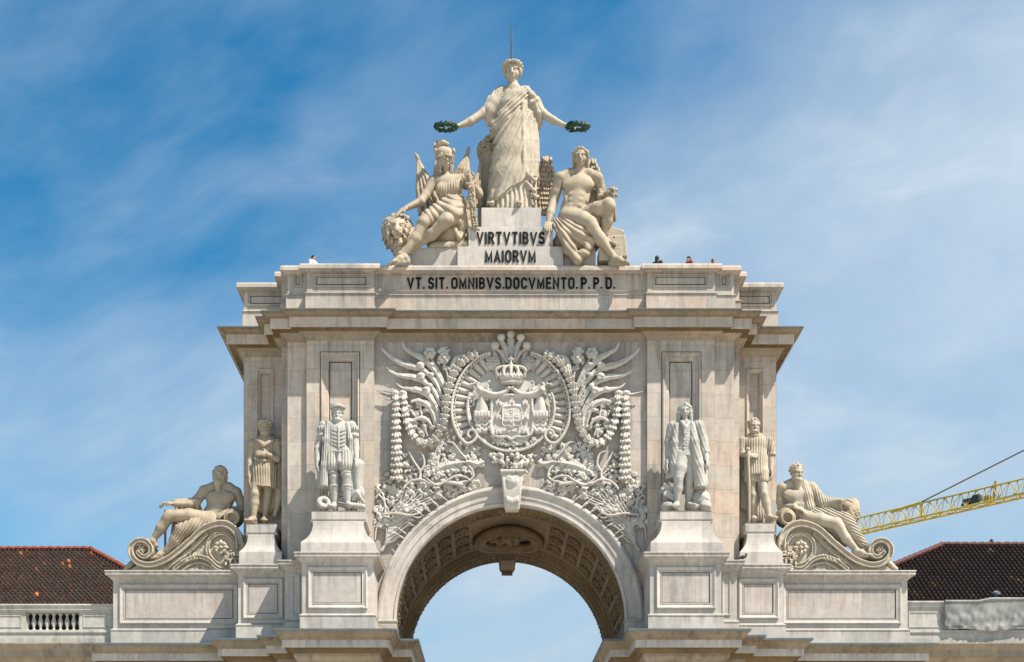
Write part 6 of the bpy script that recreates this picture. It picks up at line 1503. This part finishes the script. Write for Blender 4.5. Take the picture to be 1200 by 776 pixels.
# bearded man in a pleated doublet on the sunlit wing
F = Fig((862, 486, 910, 616), .3, 1.9, .022); F.L('body')
F.head((883.5, 500, YW-.12), 18.5, yaw=.12, pitch=.1, hair='short', beard=.14, seed=15)
F.c([(883.5, 507, YW-.03, 4), (884, 514, YW, 5)], 2)
F.c([(870, 526, YW-.05, 4.2), (870, 532, YW-.12, 3.8), (876, 534, YW-.45, 2.7)], 1.5); F.hand(P(875.5, 534, YW-.45), (1, -.2, .0), (0, -1, .3), .58, -1, .7)
F.c([(903, 532, YW+.02, 3.9), (903.5, 550, YW-.15, 2.7)], 1.5); F.hand(P(903.5, 549.5, YW-.15), (.1, -.2, -1), (1, -.2, 0), .6, -1, .5)
F.c([(879, 560, YW-.02, 6.6), (882, 580, YW-.05, 4.9), (882, 591, YW+.02, 5), (883, 605, YW, 2.9)], 1.5); F.foot(P(883, 606.5, YW), (-.15, -1, 0), .82, shoe=True)
F.c([(892, 560, YW-.1, 6.6), (895, 579, YW-.25, 4.9), (898, 590, YW-.2, 5), (901, 604, YW-.28, 2.9)], 1.5); F.foot(P(901, 605.5, YW-.28), (.35, -1, 0), .82, shoe=True)
F.L('doublet')
F.e((885, 521, YW), (15, 8.4, 9), 3); F.c([(885, 520, YW, 14), (885.5, 538, YW-.02, 13.5), (886, 556, YW-.03, 16)], 3, flat=((0, 1, 0), .68)); F.clip([(850, 556), (920, 556)], YW-.3)
F.c([(870, 517, YW, 5.8), (869, 527, YW-.02, 5.2)], 2); F.c([(900.5, 517, YW, 5.8), (904, 532, YW+.02, 4.6)], 2); F.tor(P(903.8, 533, YW), (.1, 0, 1), 4*S, 1.2*S, .03)
F.drape(lambda x, y, d: (x-885)*1.05+(y-520)*.004*(x-885), .05, .8, .5); F.e((884, 512, YW-.15), (6.5, 6, 2), .8)
F.L('hose'); F.c([(879.5, 554, YW-.05, 8.6), (879.5, 562, YW-.06, 8)], 2); F.c([(893, 554, YW-.1, 8.6), (893, 562, YW-.12, 8)], 2); F.drape(lambda x, y, d: x*1.3, .02, .8, .4); F.clip([(850, 564), (920, 564)], YW-.3)
F.L('cloak'); F.c([(872, 525, YW+.35, 7), (874, 590, YW+.4, 8)], 3, flat=((0, 1, 0), .6)); F.c([(886, 530, YW+.42, 12), (888, 600, YW+.45, 11)], 4, flat=((0, 1, 0), .4)); F.drape(lambda x, y, d: 1.0*x, .03, .8, .6)
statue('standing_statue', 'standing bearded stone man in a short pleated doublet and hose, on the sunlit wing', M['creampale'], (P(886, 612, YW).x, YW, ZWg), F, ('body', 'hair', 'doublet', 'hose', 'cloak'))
F = Fig((872, 520, 884, 616), .2, 1.6, .02); F.L('staff'); F.c([(876.5, 528, YW-.5, 1.6), (877.8, 570, YW-.48, 1.5), (878, 612, YW-.45, 1.4)], .3); F.e((876.4, 527, YW-.5), (2.2, 2.2, 2.6), .3)
o = F.build('staff', M['creampale']); props(o, 'slender stone staff held upright by the statue in the pleated doublet', 'staff')
# ------------------------------------------------------------------ buildings either side: tiled roofs, balustrades
def tile_mat(name, base, specks, amt):
    m = bpy.data.materials.new(name); m.use_nodes = True; t = NT(m.node_tree)
    at = t.n('ShaderNodeAttribute', attribute_name='tile').outputs['Vector']
    wn = t.n('ShaderNodeTexWhiteNoise', noise_dimensions='2D', i={'Vector': at})
    pos = t.n('ShaderNodeNewGeometry').outputs['Position']
    n = t.noise(pos, 1.1, 5, 0.6)
    c = t.mix(wn.outputs[0], tuple(.6*x for x in base), tuple(1.5*x for x in base))
    c = t.mix(t.ramp(n, .40, .66), c, (.022, .018, .016))
    sp = t.math('MULTIPLY', t.ramp(t.n('ShaderNodeTexWhiteNoise', noise_dimensions='2D', i={'Vector': t.vmul(at, (1.31, 2.17, 1), (9.1, 4.3, 0))}).outputs[0], 1-amt, 1-amt+.02), t.ramp(t.noise(pos, .7, 3), .38, .6))
    c = t.mix(sp, c, specks)
    c = t.mix(t.math('MULTIPLY', t.ramp(t.noise(pos, 5.0, 6, .7), .56, .72), .4), c, (.17, .13, .06))
    p = t.n('ShaderNodeBsdfPrincipled', i={'Base Color': c, 'Roughness': .85, 'Specular IOR Level': .2})
    t.t.links.new(p.outputs[0], t.n('ShaderNodeOutputMaterial').inputs[0]); return m
def tiles(name, o, U, V, nu, nv, keep, mat, parent, pitch=.24):
    """pantiles over a slope: o corner at the eaves, U along the eaves, V up the slope (unit), keep(u, v) trims hips"""
    o, U, V = Vector(o), Vector(U).normalized(), Vector(V).normalized(); N = U.cross(V).normalized()
    if N.z < 0: N = -N
    vs, fs, tl = [], [], []; K = 6; row = .36
    for j in range(nv):
        for i in range(nu):
            u0, v0 = i*pitch, j*row
            if not keep(u0+pitch/2, v0+row/2): continue
            k = len(vs); jit = random.uniform(-.012, .012)
            for vv, lift in ((v0-.03, .055), (v0+row, .0)):
                for q in range(K+1):
                    a = q/K; h = .10*math.sin(math.pi*min(1, a/.6)) if a < .6 else -.05*math.sin(math.pi*(a-.6)/.4)
                    vs.append(o+U*(u0+pitch*a)+V*(vv+jit)+N*(h+lift))
            for q in range(K): fs.append((k+q, k+q+1, k+K+2+q, k+K+1+q)); tl.append((i, j))
            for q in range(K+1): vs.append(vs[k+q]-N*.05)
            for q in range(K): fs.append((k+q, k+2*K+2+q, k+2*K+3+q, k+q+1)); tl.append((i, j))
    me = bpy.data.meshes.new(name); me.from_pydata([tuple(v) for v in vs], [], fs); me.update()
    a = me.attributes.new('tile', 'FLOAT_VECTOR', 'FACE'); a.data.foreach_set('vector', np.array([(x, y, 0) for x, y in tl], f32).ravel())
    return link(name, me, mat, parent)
random.seed(5)
MT_L = tile_mat('old brown red tiles', (.025, .0125, .0095), (.34, .115, .035), .03)
MT_R = tile_mat('dark brown tiles', (.026, .0135, .0115), (.20, .13, .05), .02)
M['ridge'] = plain('red ridge tiles', (.17, .04, .022), .8, .4, 3.0)
M['ridge2'] = plain('dull red ridge tiles', (.08, .03, .025), .8, .4, 3.0)
def baluster(b, x, y, z, h, s=1.0):
    b.lathe((x, y, z), [(.10, 0), (.10, .07*h), (.07, .1*h), (.055, .16*h), (.13, .42*h), (.12, .5*h), (.06, .78*h), (.055, .84*h), (.1, .9*h), (.1, h)], 12)
def town(q):
    X = (lambda x: x) if q < 0 else (lambda x: -x)
    lab = ('white town building left of the arch with orange flecked tiled roof and balustrade', 'white town building right of the arch with dark tiled roof and grey sheeting') [q > 0]
    YFc = 1.55
    xa = PX(132, YFc)+.25 if q < 0 else -(PX(1066, YFc)-.25)      # meets the end plinth
    t = thing('town_building', lab, 'building', (X(-24), 5, 0))
    x_out = -46.0
    bx = lambda b, x0, x1, *r: b.box(min(X(x0), X(x1)), max(X(x0), X(x1)), *r)
    zc = PZ(708.5 if q < 0 else 705, YFc); z_r1 = PZ(716 if q < 0 else 712, YFc); z_b0 = PZ(741, YFc); z_b1 = PZ(738.5, YFc); zcor = PZ(757, YFc)
    b = MB(); bx(b, x_out, xa, YFc+.15, 12, 0, zcor-.1); b.build('wall', M['render'], t)
    path = [(X(x_out), YFc+.1), (X(xa), YFc+.1)] if q < 0 else [(X(xa), YFc+.1), (X(x_out), YFc+.1)]
    MB().sweep(path, [(-.3, zcor-1.2), (0, zcor-1.2), (.04, zcor-.9), (.1, zcor-.85), (.18, zcor-.7), (.24, zcor-.66), (.3, zcor-.62), (.52, zcor-.6), (.54, zcor-.3), (.6, zcor-.25), (.7, zcor-.1), (.74, zcor-.02), (.74, zcor+.04), (-.3, zcor+.14)]).build('cornice', M['trim'], t)
    b = MB(); bx(b, x_out, xa, YFc, YFc+.5, zcor, z_b0-.03); bx(b, x_out, xa, YFc-.05, YFc+.55, z_b0-.03, z_b1); b.build('parapet_base', M['render'], t)
    b = MB(); bx(b, x_out, xa, YFc-.08, YFc+.52, z_r1+.02, zc-.08); bx(b, x_out, xa, YFc-.14, YFc+.58, zc-.08, zc); bx(b, x_out, xa, YFc-.03, YFc+.47, z_r1-.07, z_r1+.02); b.build('coping', M['render'], t)
    # solid piers with sunk panels between runs of balusters
    if q < 0: gaps = [(PX(30, YFc), PX(92.5, YFc), 8), (PX(-70, YFc), PX(-8, YFc), 8), (PX(-170, YFc), PX(-108, YFc), 8)]
    else: gaps = [(-PX(1182, YFc), -PX(1107.5, YFc), 9), (-PX(1300, YFc), -PX(1215, YFc), 9)]
    xs = sorted([x_out, xa]+[g for a, c, n in gaps for g in (a, c)])
    for a, c in zip(xs[0::2], xs[1::2]):
        b = MB(); bx(b, a, c, YFc+.02, YFc+.45, z_b1-.01, z_r1-.06); b.build('parapet_pier', M['render'], t)
    for a, c in zip(xs[0::2], xs[1::2]):
        if c-a > .9:
            l, r = sorted((X(a), X(c))); MB().frame(max(l, r-3)+.2 if q < 0 else l+.2, r-.2 if q < 0 else min(r, l+3)-.2, z_b1+.12, z_r1-.2, YFc+.02, [(0, -.02), (0, .025), (.04, .03), (.07, -.01), (.07, -.02)]).build('parapet_panel', M['render'], t)
    first = None
    for a, c, n in gaps:
        for i in range(n+1):
            x = a+(c-a)*(i)/n
            if first is None:
                m_ = MB(); baluster(m_, X(x), YFc+.24, z_b1-.01, z_r1-.06-z_b1+.01); first = m_.build('baluster', M['render'], t, smooth=True); x_first = X(x)
            else:
                o = first.copy(); COL.objects.link(o); o.parent = t; o.location.x = X(x)-x_first
    # roof: front slope, hip and ridge
    ye = 3.4; ze = PZ(716, ye)-.15; yr = 10.0; zr = PZ(645 if q < 0 else 640, yr)
    V = Vector((0, yr-ye, zr-ze)); Lv = V.length; 
    xr = PX(106, yr) if q < 0 else -PX(1104, yr); xe = -15.0 if q < 0 else -13.4
    mt = MT_L if q < 0 else MT_R
    hip = lambda v: xe+(xr-xe)*min(1, v/Lv)
    ln = xe-x_out
    if q < 0: tiles('roof', (x_out, ye, ze), (1, 0, 0), V, int(ln/.24), int(Lv/.36)+1, lambda u, v: x_out+u < hip(v) and v < Lv, mt, t)
    else: tiles('roof', (-xe, ye, ze), (1, 0, 0), V, int(ln/.24), int(Lv/.36)+1, lambda u, v: -xe+u > -hip(v) and v < Lv, mt, t)
    b = MB(); p = [(X(x_out), ye, ze-.06), (X(xe), ye, ze-.06), (X(xr), yr, zr-.06), (X(x_out), yr, zr-.06), (X(xe), 2*yr-ye, ze-.06), (X(x_out), 2*yr-ye, ze-.06)]
    b.add(p, [(0, 1, 2, 3), (1, 4, 2), (4, 5, 3, 2)]); b.build('roof_underlay', mt, t)
    b = MB()
    for p0, p1 in (((X(x_out), yr, zr), (X(xr), yr, zr)), ((X(xr), yr, zr), (X(xe), ye, ze))):
        p0, p1 = Vector(p0), Vector(p1); n = int((p1-p0).length/.45)
        for i in range(n):
            a, c = p0.lerp(p1, i/n), p0.lerp(p1, (i+1.06)/n); dz = Vector((0, 0, .07)); b.tube([a+dz+Vector((0, 0, .035)), c+dz], [.15, .125], 8)
    b.build('ridge_tiles', M['ridge' if q < 0 else 'ridge2'], t)
    return t, YFc, z_b1, z_r1, zc
tl_, *_ = town(-1)
tr_, YFr, zb1r, zr1r, zcr = town(1)
# grey dust sheet tied over the right-hand balustrade
sheet = stone('grimy grey sheet', (.40, .40, .395), (.20, .20, .20), tint=(.14, .14, .14), tint_amt=.7, streak=.6, soot=(.10, .10, .11), mott=.4, bump=.5, rough=.55)
vs = []; nu, nv = 150, 34
xs0, xs1 = PX(1107, YFr-.15), PX(1330, YFr-.15)
for j in range(nv+1):
    for i in range(nu+1):
        x = xs0+(xs1-xs0)*i/nu; v_ = j/nv; u_ = (i/nu)*(xs1-xs0)
        top = zcr+.04+.12*(1 if u_ > 2.2 else max(0, (u_-1.6)/.6))
        z_ = top+(zb1r-.02-top)*v_+.05*math.sin(u_*2.1)*(v_ > .9)
        bulge = .055*max(0, math.sin(u_*math.pi/.32))*math.exp(-((v_-.62)/.12)**2)+.05*max(0, math.sin(u_*math.pi/.32))*math.exp(-((v_-.9)/.09)**2)
        wr = .03*math.sin(u_*1.7+v_*5)*math.sin(v_*7)+.012*math.sin(u_*9+3*math.sin(v_*6))+.01*math.sin(u_*23+v_*11)
        y_ = YFr-.17-bulge-wr*(.3+v_)-.05*math.exp(-((v_-.05)/.05)**2)
        vs.append((x, y_, z_))
b = MB().add(vs, [(j*(nu+1)+i, j*(nu+1)+i+1, (j+1)*(nu+1)+i+1, (j+1)*(nu+1)+i) for j in range(nv) for i in range(nu)])
b.add([(v[0], YFr+.6, v[2]+.02) for v in vs[:nu+1]], [])
k = len(b.v)-(nu+1); b.f += [(i, i+1, k+i+1, k+i) for i in range(nu)]
o = b.build('dust_sheet', sheet, smooth=True); props(o, 'stained grey sheet draped over the balustrade below the dark tiled roof', 'sheet')
# small things on the roofs and ledges
b = MB(); c = P(1167, 697, 4.2); b.lathe((c.x, c.y, c.z-.25), [(.1, 0), (.1, .2), (.22, .22), (.22, .34), (.05, .45)], 12); props(b.build('roof_vent', plain('dull zinc', (.12, .13, .14), .5)), 'small metal vent cowl on the lower slope of the dark tiled roof', 'vent')
b = MB(); c = P(1162, 640, 10); b.lathe((c.x, c.y, c.z-.1), [(.09, 0), (.06, .25), (.12, .28), (.1, .42), (.02, .5)], 10); props(b.build('roof_finial', plain('dark clay', (.05, .035, .03), .7)), 'tiny dark finial standing on the ridge of the dark tiled roof', 'finial')
# pigeon on the ledge between two pedestals
F = Sculpt((PX(858, -.8), -1.25, PZ(658, -.8)), (PX(885, -.8), -.3, PZ(642, -.8)), .012); F.L('pigeon'); c = Vector((PX(870.5, -.8), -.8, zt_+.02))
F.ell(c+Vector((0, 0, .17)), (.17, .085, .085), [[.96, 0, .28], [0, 1, 0], [-.28, 0, .96]], .02); F.ell(c+Vector((.15, 0, .29)), (.055, .05, .055), None, .03); F.cap(c+Vector((.12, 0, .2)), c+Vector((.15, 0, .28)), .06, .045, .03)
F.cap(c+Vector((-.14, 0, .13)), c+Vector((-.32, 0, .08)), .05, .025, .03, flat=((0, 0, 1), .5)); F.cap(c+Vector((.19, 0, .285)), c+Vector((.235, 0, .275)), .016, .006, .005)
for s_ in (-.03, .03): F.cap(c+Vector((.01, s_, .12)), c+Vector((.02, s_, -.01)), .014, .012, .01); F.cap(c+Vector((0, s_, 0)), c+Vector((.06, s_, .0)), .013, .01, .005)
o = F.build('pigeon', plain('dark grey feathers', (.035, .037, .045), .6)); props(o, 'dark pigeon perched on the ledge beside the wigged statue\'s pedestal', 'pigeon')
# ------------------------------------------------------------------ visitors on the roof terrace
skin = plain('skin', (.42, .25, .17), .6, .1); hairm = plain('black hair', (.012, .010, .009), .6, .2)
def person(px, py_top, y, yaw, top, shirt, lab, seed, hair_long=False):
    zt3 = PZ(py_top, y); H = 1.72; z0_ = 29.75; x = PX(px, y); zh = zt3-.125; ft = Vector((x, y, z0_))
    sc = (zt3-z0_)/H
    F = Fig((0, 0, 1, 1), 0, .1); Sculpt.__init__(F, (x-.5, y-.5, z0_), (x+.5, y+.5, zt3+.08), .014); r, u, f = frame_of(yaw); A = rows(r, u, f); B = lambda a, b, c: ft+r*a+u*b*sc+f*c
    F.L('body'); F.ell(B(0, 1.60, .0), (.078, .118, .098), A, .02); F.ell(B(0, 1.545, .03), (.06, .07, .07), A, .02); F.cap(B(0, 1.60, .09), B(0, 1.565, .112), .012, .018, .01); F.cap(B(0, 1.5, 0), B(0, 1.4, -.01), .055, .065, .03)
    for q in (-1, 1):
        F.ell(B(q*.08, 1.59, -.01), (.014, .032, .02), A, .01); F.ell(B(q*.03, 1.61, .085), (.018, .01, .012), A, .005, 's')
        F.chain([B(q*.19, 1.4, 0), B(q*.24, 1.12, .0), B(q*.2, .98, .2)], [.055, .045, .032], .03); F.hand(B(q*.2, .98, .2), f, u, .17, q, .4)
        F.chain([B(q*.09, .92, 0), B(q*.1, .5, .02), B(q*.1, .08, -.02)], [.085, .06, .042], .04); F.foot(B(q*.1, .08, -.02), f, .25)
    F.cap(B(-.04, 1.53, .098), B(.04, 1.53, .098), .008, .008, .004, 's')
    F.chain([B(0, 1.36, 0), B(0, 1.15, 0), B(0, .95, 0)], [.14, .13, .14], .05)
    F.L('hair'); F.ell(B(0, 1.635, -.018), (.092, .10, .112), A, .02); F.ell(B(0, 1.56, .115), (.07, .075, .075), A, .02, 's')
    if hair_long: F.cap(B(0, 1.6, -.07), B(0, 1.42, -.08), .085, .07, .04)
    F.disp(lambda a, b, c: .008*fbm(a*22, b*22, c*22, 2), .05)
    F.L('shirt'); F.chain([B(0, 1.36, 0), B(0, 1.15, 0), B(0, .93, 0)], [.155, .148, .155], .05); F.cap(B(-.17, 1.4, 0), B(.17, 1.4, 0), .075, .075, .05)
    for q in (-1, 1): F.cap(B(q*.19, 1.4, 0), B(q*.225, 1.2, .0), .075, .07, .03)
    F.ell(B(0, 1.47, .02), (.07, .06, .07), A, .02, 's')
    F.L('trousers'); F.cap(B(0, .98, 0), B(0, .9, 0), .15, .15, .04)
    for q in (-1, 1): F.chain([B(q*.09, .9, 0), B(q*.1, .5, .02), B(q*.1, .12, -.01)], [.1, .078, .07], .04)
    t = thing('person', lab, 'person', tuple(ft), 'visitors on the roof terrace')
    F.build('body', skin, t); F.build('hair', top, t); F.build('shirt', shirt, t); F.build('trousers', plain('dark cloth', (.04, .045, .06), .8), t)
person(367.3, 299.3, 1.05, .9, hairm, plain('white violet shirt', (.62, .58, .75), .8), 'person with short black hair and pale violet shirt looking over the parapet', 1)
person(770.3, 300.3, .95, 2.6, hairm, plain('black top', (.02, .02, .022), .8), 'person with black hair turned away behind the parapet, nearest the winged youth', 2, True)
person(807, 300.8, .95, -1.0, hairm, plain('dark red top', (.2, .03, .03), .8), 'person with black hair facing sideways behind the parapet, between two others', 3)
person(836, 303.8, .95, .2, plain('brown hair', (.06, .035, .02), .6), plain('olive top', (.12, .10, .05), .8), 'person with brown hair barely showing above the parapet, nearest its end', 4)
# ------------------------------------------------------------------ tower crane far behind
yel = plain('yellow crane paint', (.42, .31, .05), .5, .3, 2.0)
cr = thing('tower_crane', 'yellow lattice tower crane jib reaching in from the right above the roofs', 'crane', tuple(P(1420, 700, 45)))
y0c, y1c = 67.0, 55.0
A0 = P(1012, 624.5, y0c); A1 = P(1200, 579.5, y1c); zj = (A0.z+A1.z)/2; A0.z = A1.z = zj; dr = (A1-A0).normalized(); wd = Vector((-dr.y, dr.x, 0)); hj = 1.5
Lj = 62.0; A0 = A0-dr*3
b = MB(); bc = MB(); npan = 40
for s_ in (-1, 1): b.tube([A0+wd*.6*s_, A0+dr*Lj+wd*.6*s_], .10, 6)
b.tube([A0+Vector((0, 0, hj)), A0+dr*Lj+Vector((0, 0, hj))], .085, 6); b.build('jib_chords', yel, cr)
for i in range(npan):
    p0, p1 = A0+dr*(Lj*i/npan), A0+dr*(Lj*(i+1)/npan); pm = (p0+p1)/2+Vector((0, 0, hj))
    for s_ in (-1, 1): bc.tube([p0+wd*.6*s_, pm], .036, 5); bc.tube([pm, p1+wd*.6*s_], .036, 5); bc.tube([p0+wd*.6*s_, p0+Vector((0, 0, hj))], .04, 5)
    bc.tube([p0-wd*.6, p0+wd*.6], .05, 5); bc.tube([p0-wd*.6, p1+wd*.6], .045, 5)
bc.build('jib_lattice', yel, cr)
mast = A0+dr*(Lj*.80); top = mast+Vector((0, 0, 11.5))
b = MB(); pa0 = A0+dr*9.2+Vector((0, 0, hj+.1)); b.tube([pa0, top], .075, 6)
k_ = pa0.lerp(top, .4); b.tube([k_-(top-pa0).normalized()*.5, k_+(top-pa0).normalized()*.5], .17, 6); b.build('tie_bar', plain('greased steel', (.16, .13, .07), .5), cr)
b = MB(); e = pa0-Vector((0, 0, .2)); b.tube([e-dr*3.2+Vector((0, 0, -.05)), e+Vector((0, 0, .15))], .16, 6); b.tube([e-Vector((0, 0, 1.2)), e+Vector((0, 0, .2))], .14, 6); b.build('tie_bracket', yel, cr)
b = MB()
for sx_ in (-1, 1):
    for sy_ in (-1, 1):
        f0 = mast+dr*.8*sx_+wd*.8*sy_; b.tube([(f0.x, f0.y, 0), f0+Vector((0, 0, 2))], .13, 6); b.tube([f0+Vector((0, 0, 2)), top], .11, 6)
n = int(zj/1.7)
for i in range(n):
    for s_ in (-1, 1):
        for d1, d2 in ((dr, wd), (wd, dr)):
            q0 = Vector((mast.x, mast.y, i*zj/n))+d1*.8*s_-d2*.8; q1 = Vector((mast.x, mast.y, (i+1)*zj/n))+d1*.8*s_+d2*.8; b.tube([q0, q1], .06, 5)
b.build('mast', yel, cr)
tp = P(1142, 597, 59); p_ = A0+dr*((tp-A0).dot(dr)); dk = plain('dark trolley steel', (.03, .045, .05), .5); b = MB()
R_ = [dr, wd, Vector((0, 0, 1))]
def obox(b, c, hx, hy, hz):
    vs = [c+R_[0]*hx*i+R_[1]*hy*j+R_[2]*hz*k for k in (-1, 1) for i, j in ((-1, -1), (1, -1), (1, 1), (-1, 1))]
    b.add(vs, [(0, 3, 2, 1), (4, 5, 6, 7), (0, 1, 5, 4), (1, 2, 6, 5), (2, 3, 7, 6), (3, 0, 4, 7)])
obox(b, p_+Vector((0, 0, .5)), .75, .35, .3); obox(b, p_+dr*.5+Vector((0, 0, .75)), .3, .3, .25); b.tube([p_-dr*1.0+Vector((0, 0, .35)), p_+dr*.2+Vector((0, 0, .6))], .14, 8); b.build('winch', dk, cr)
b = MB(); obox(b, p_+dr*1.6+Vector((0, 0, .35)), .25, .4, .3); b.tube([p_+dr*2.1+Vector((0, 0, .1)), p_+dr*2.3+Vector((0, 0, 1.9))], .13, 6); b.build('trolley', yel, cr)
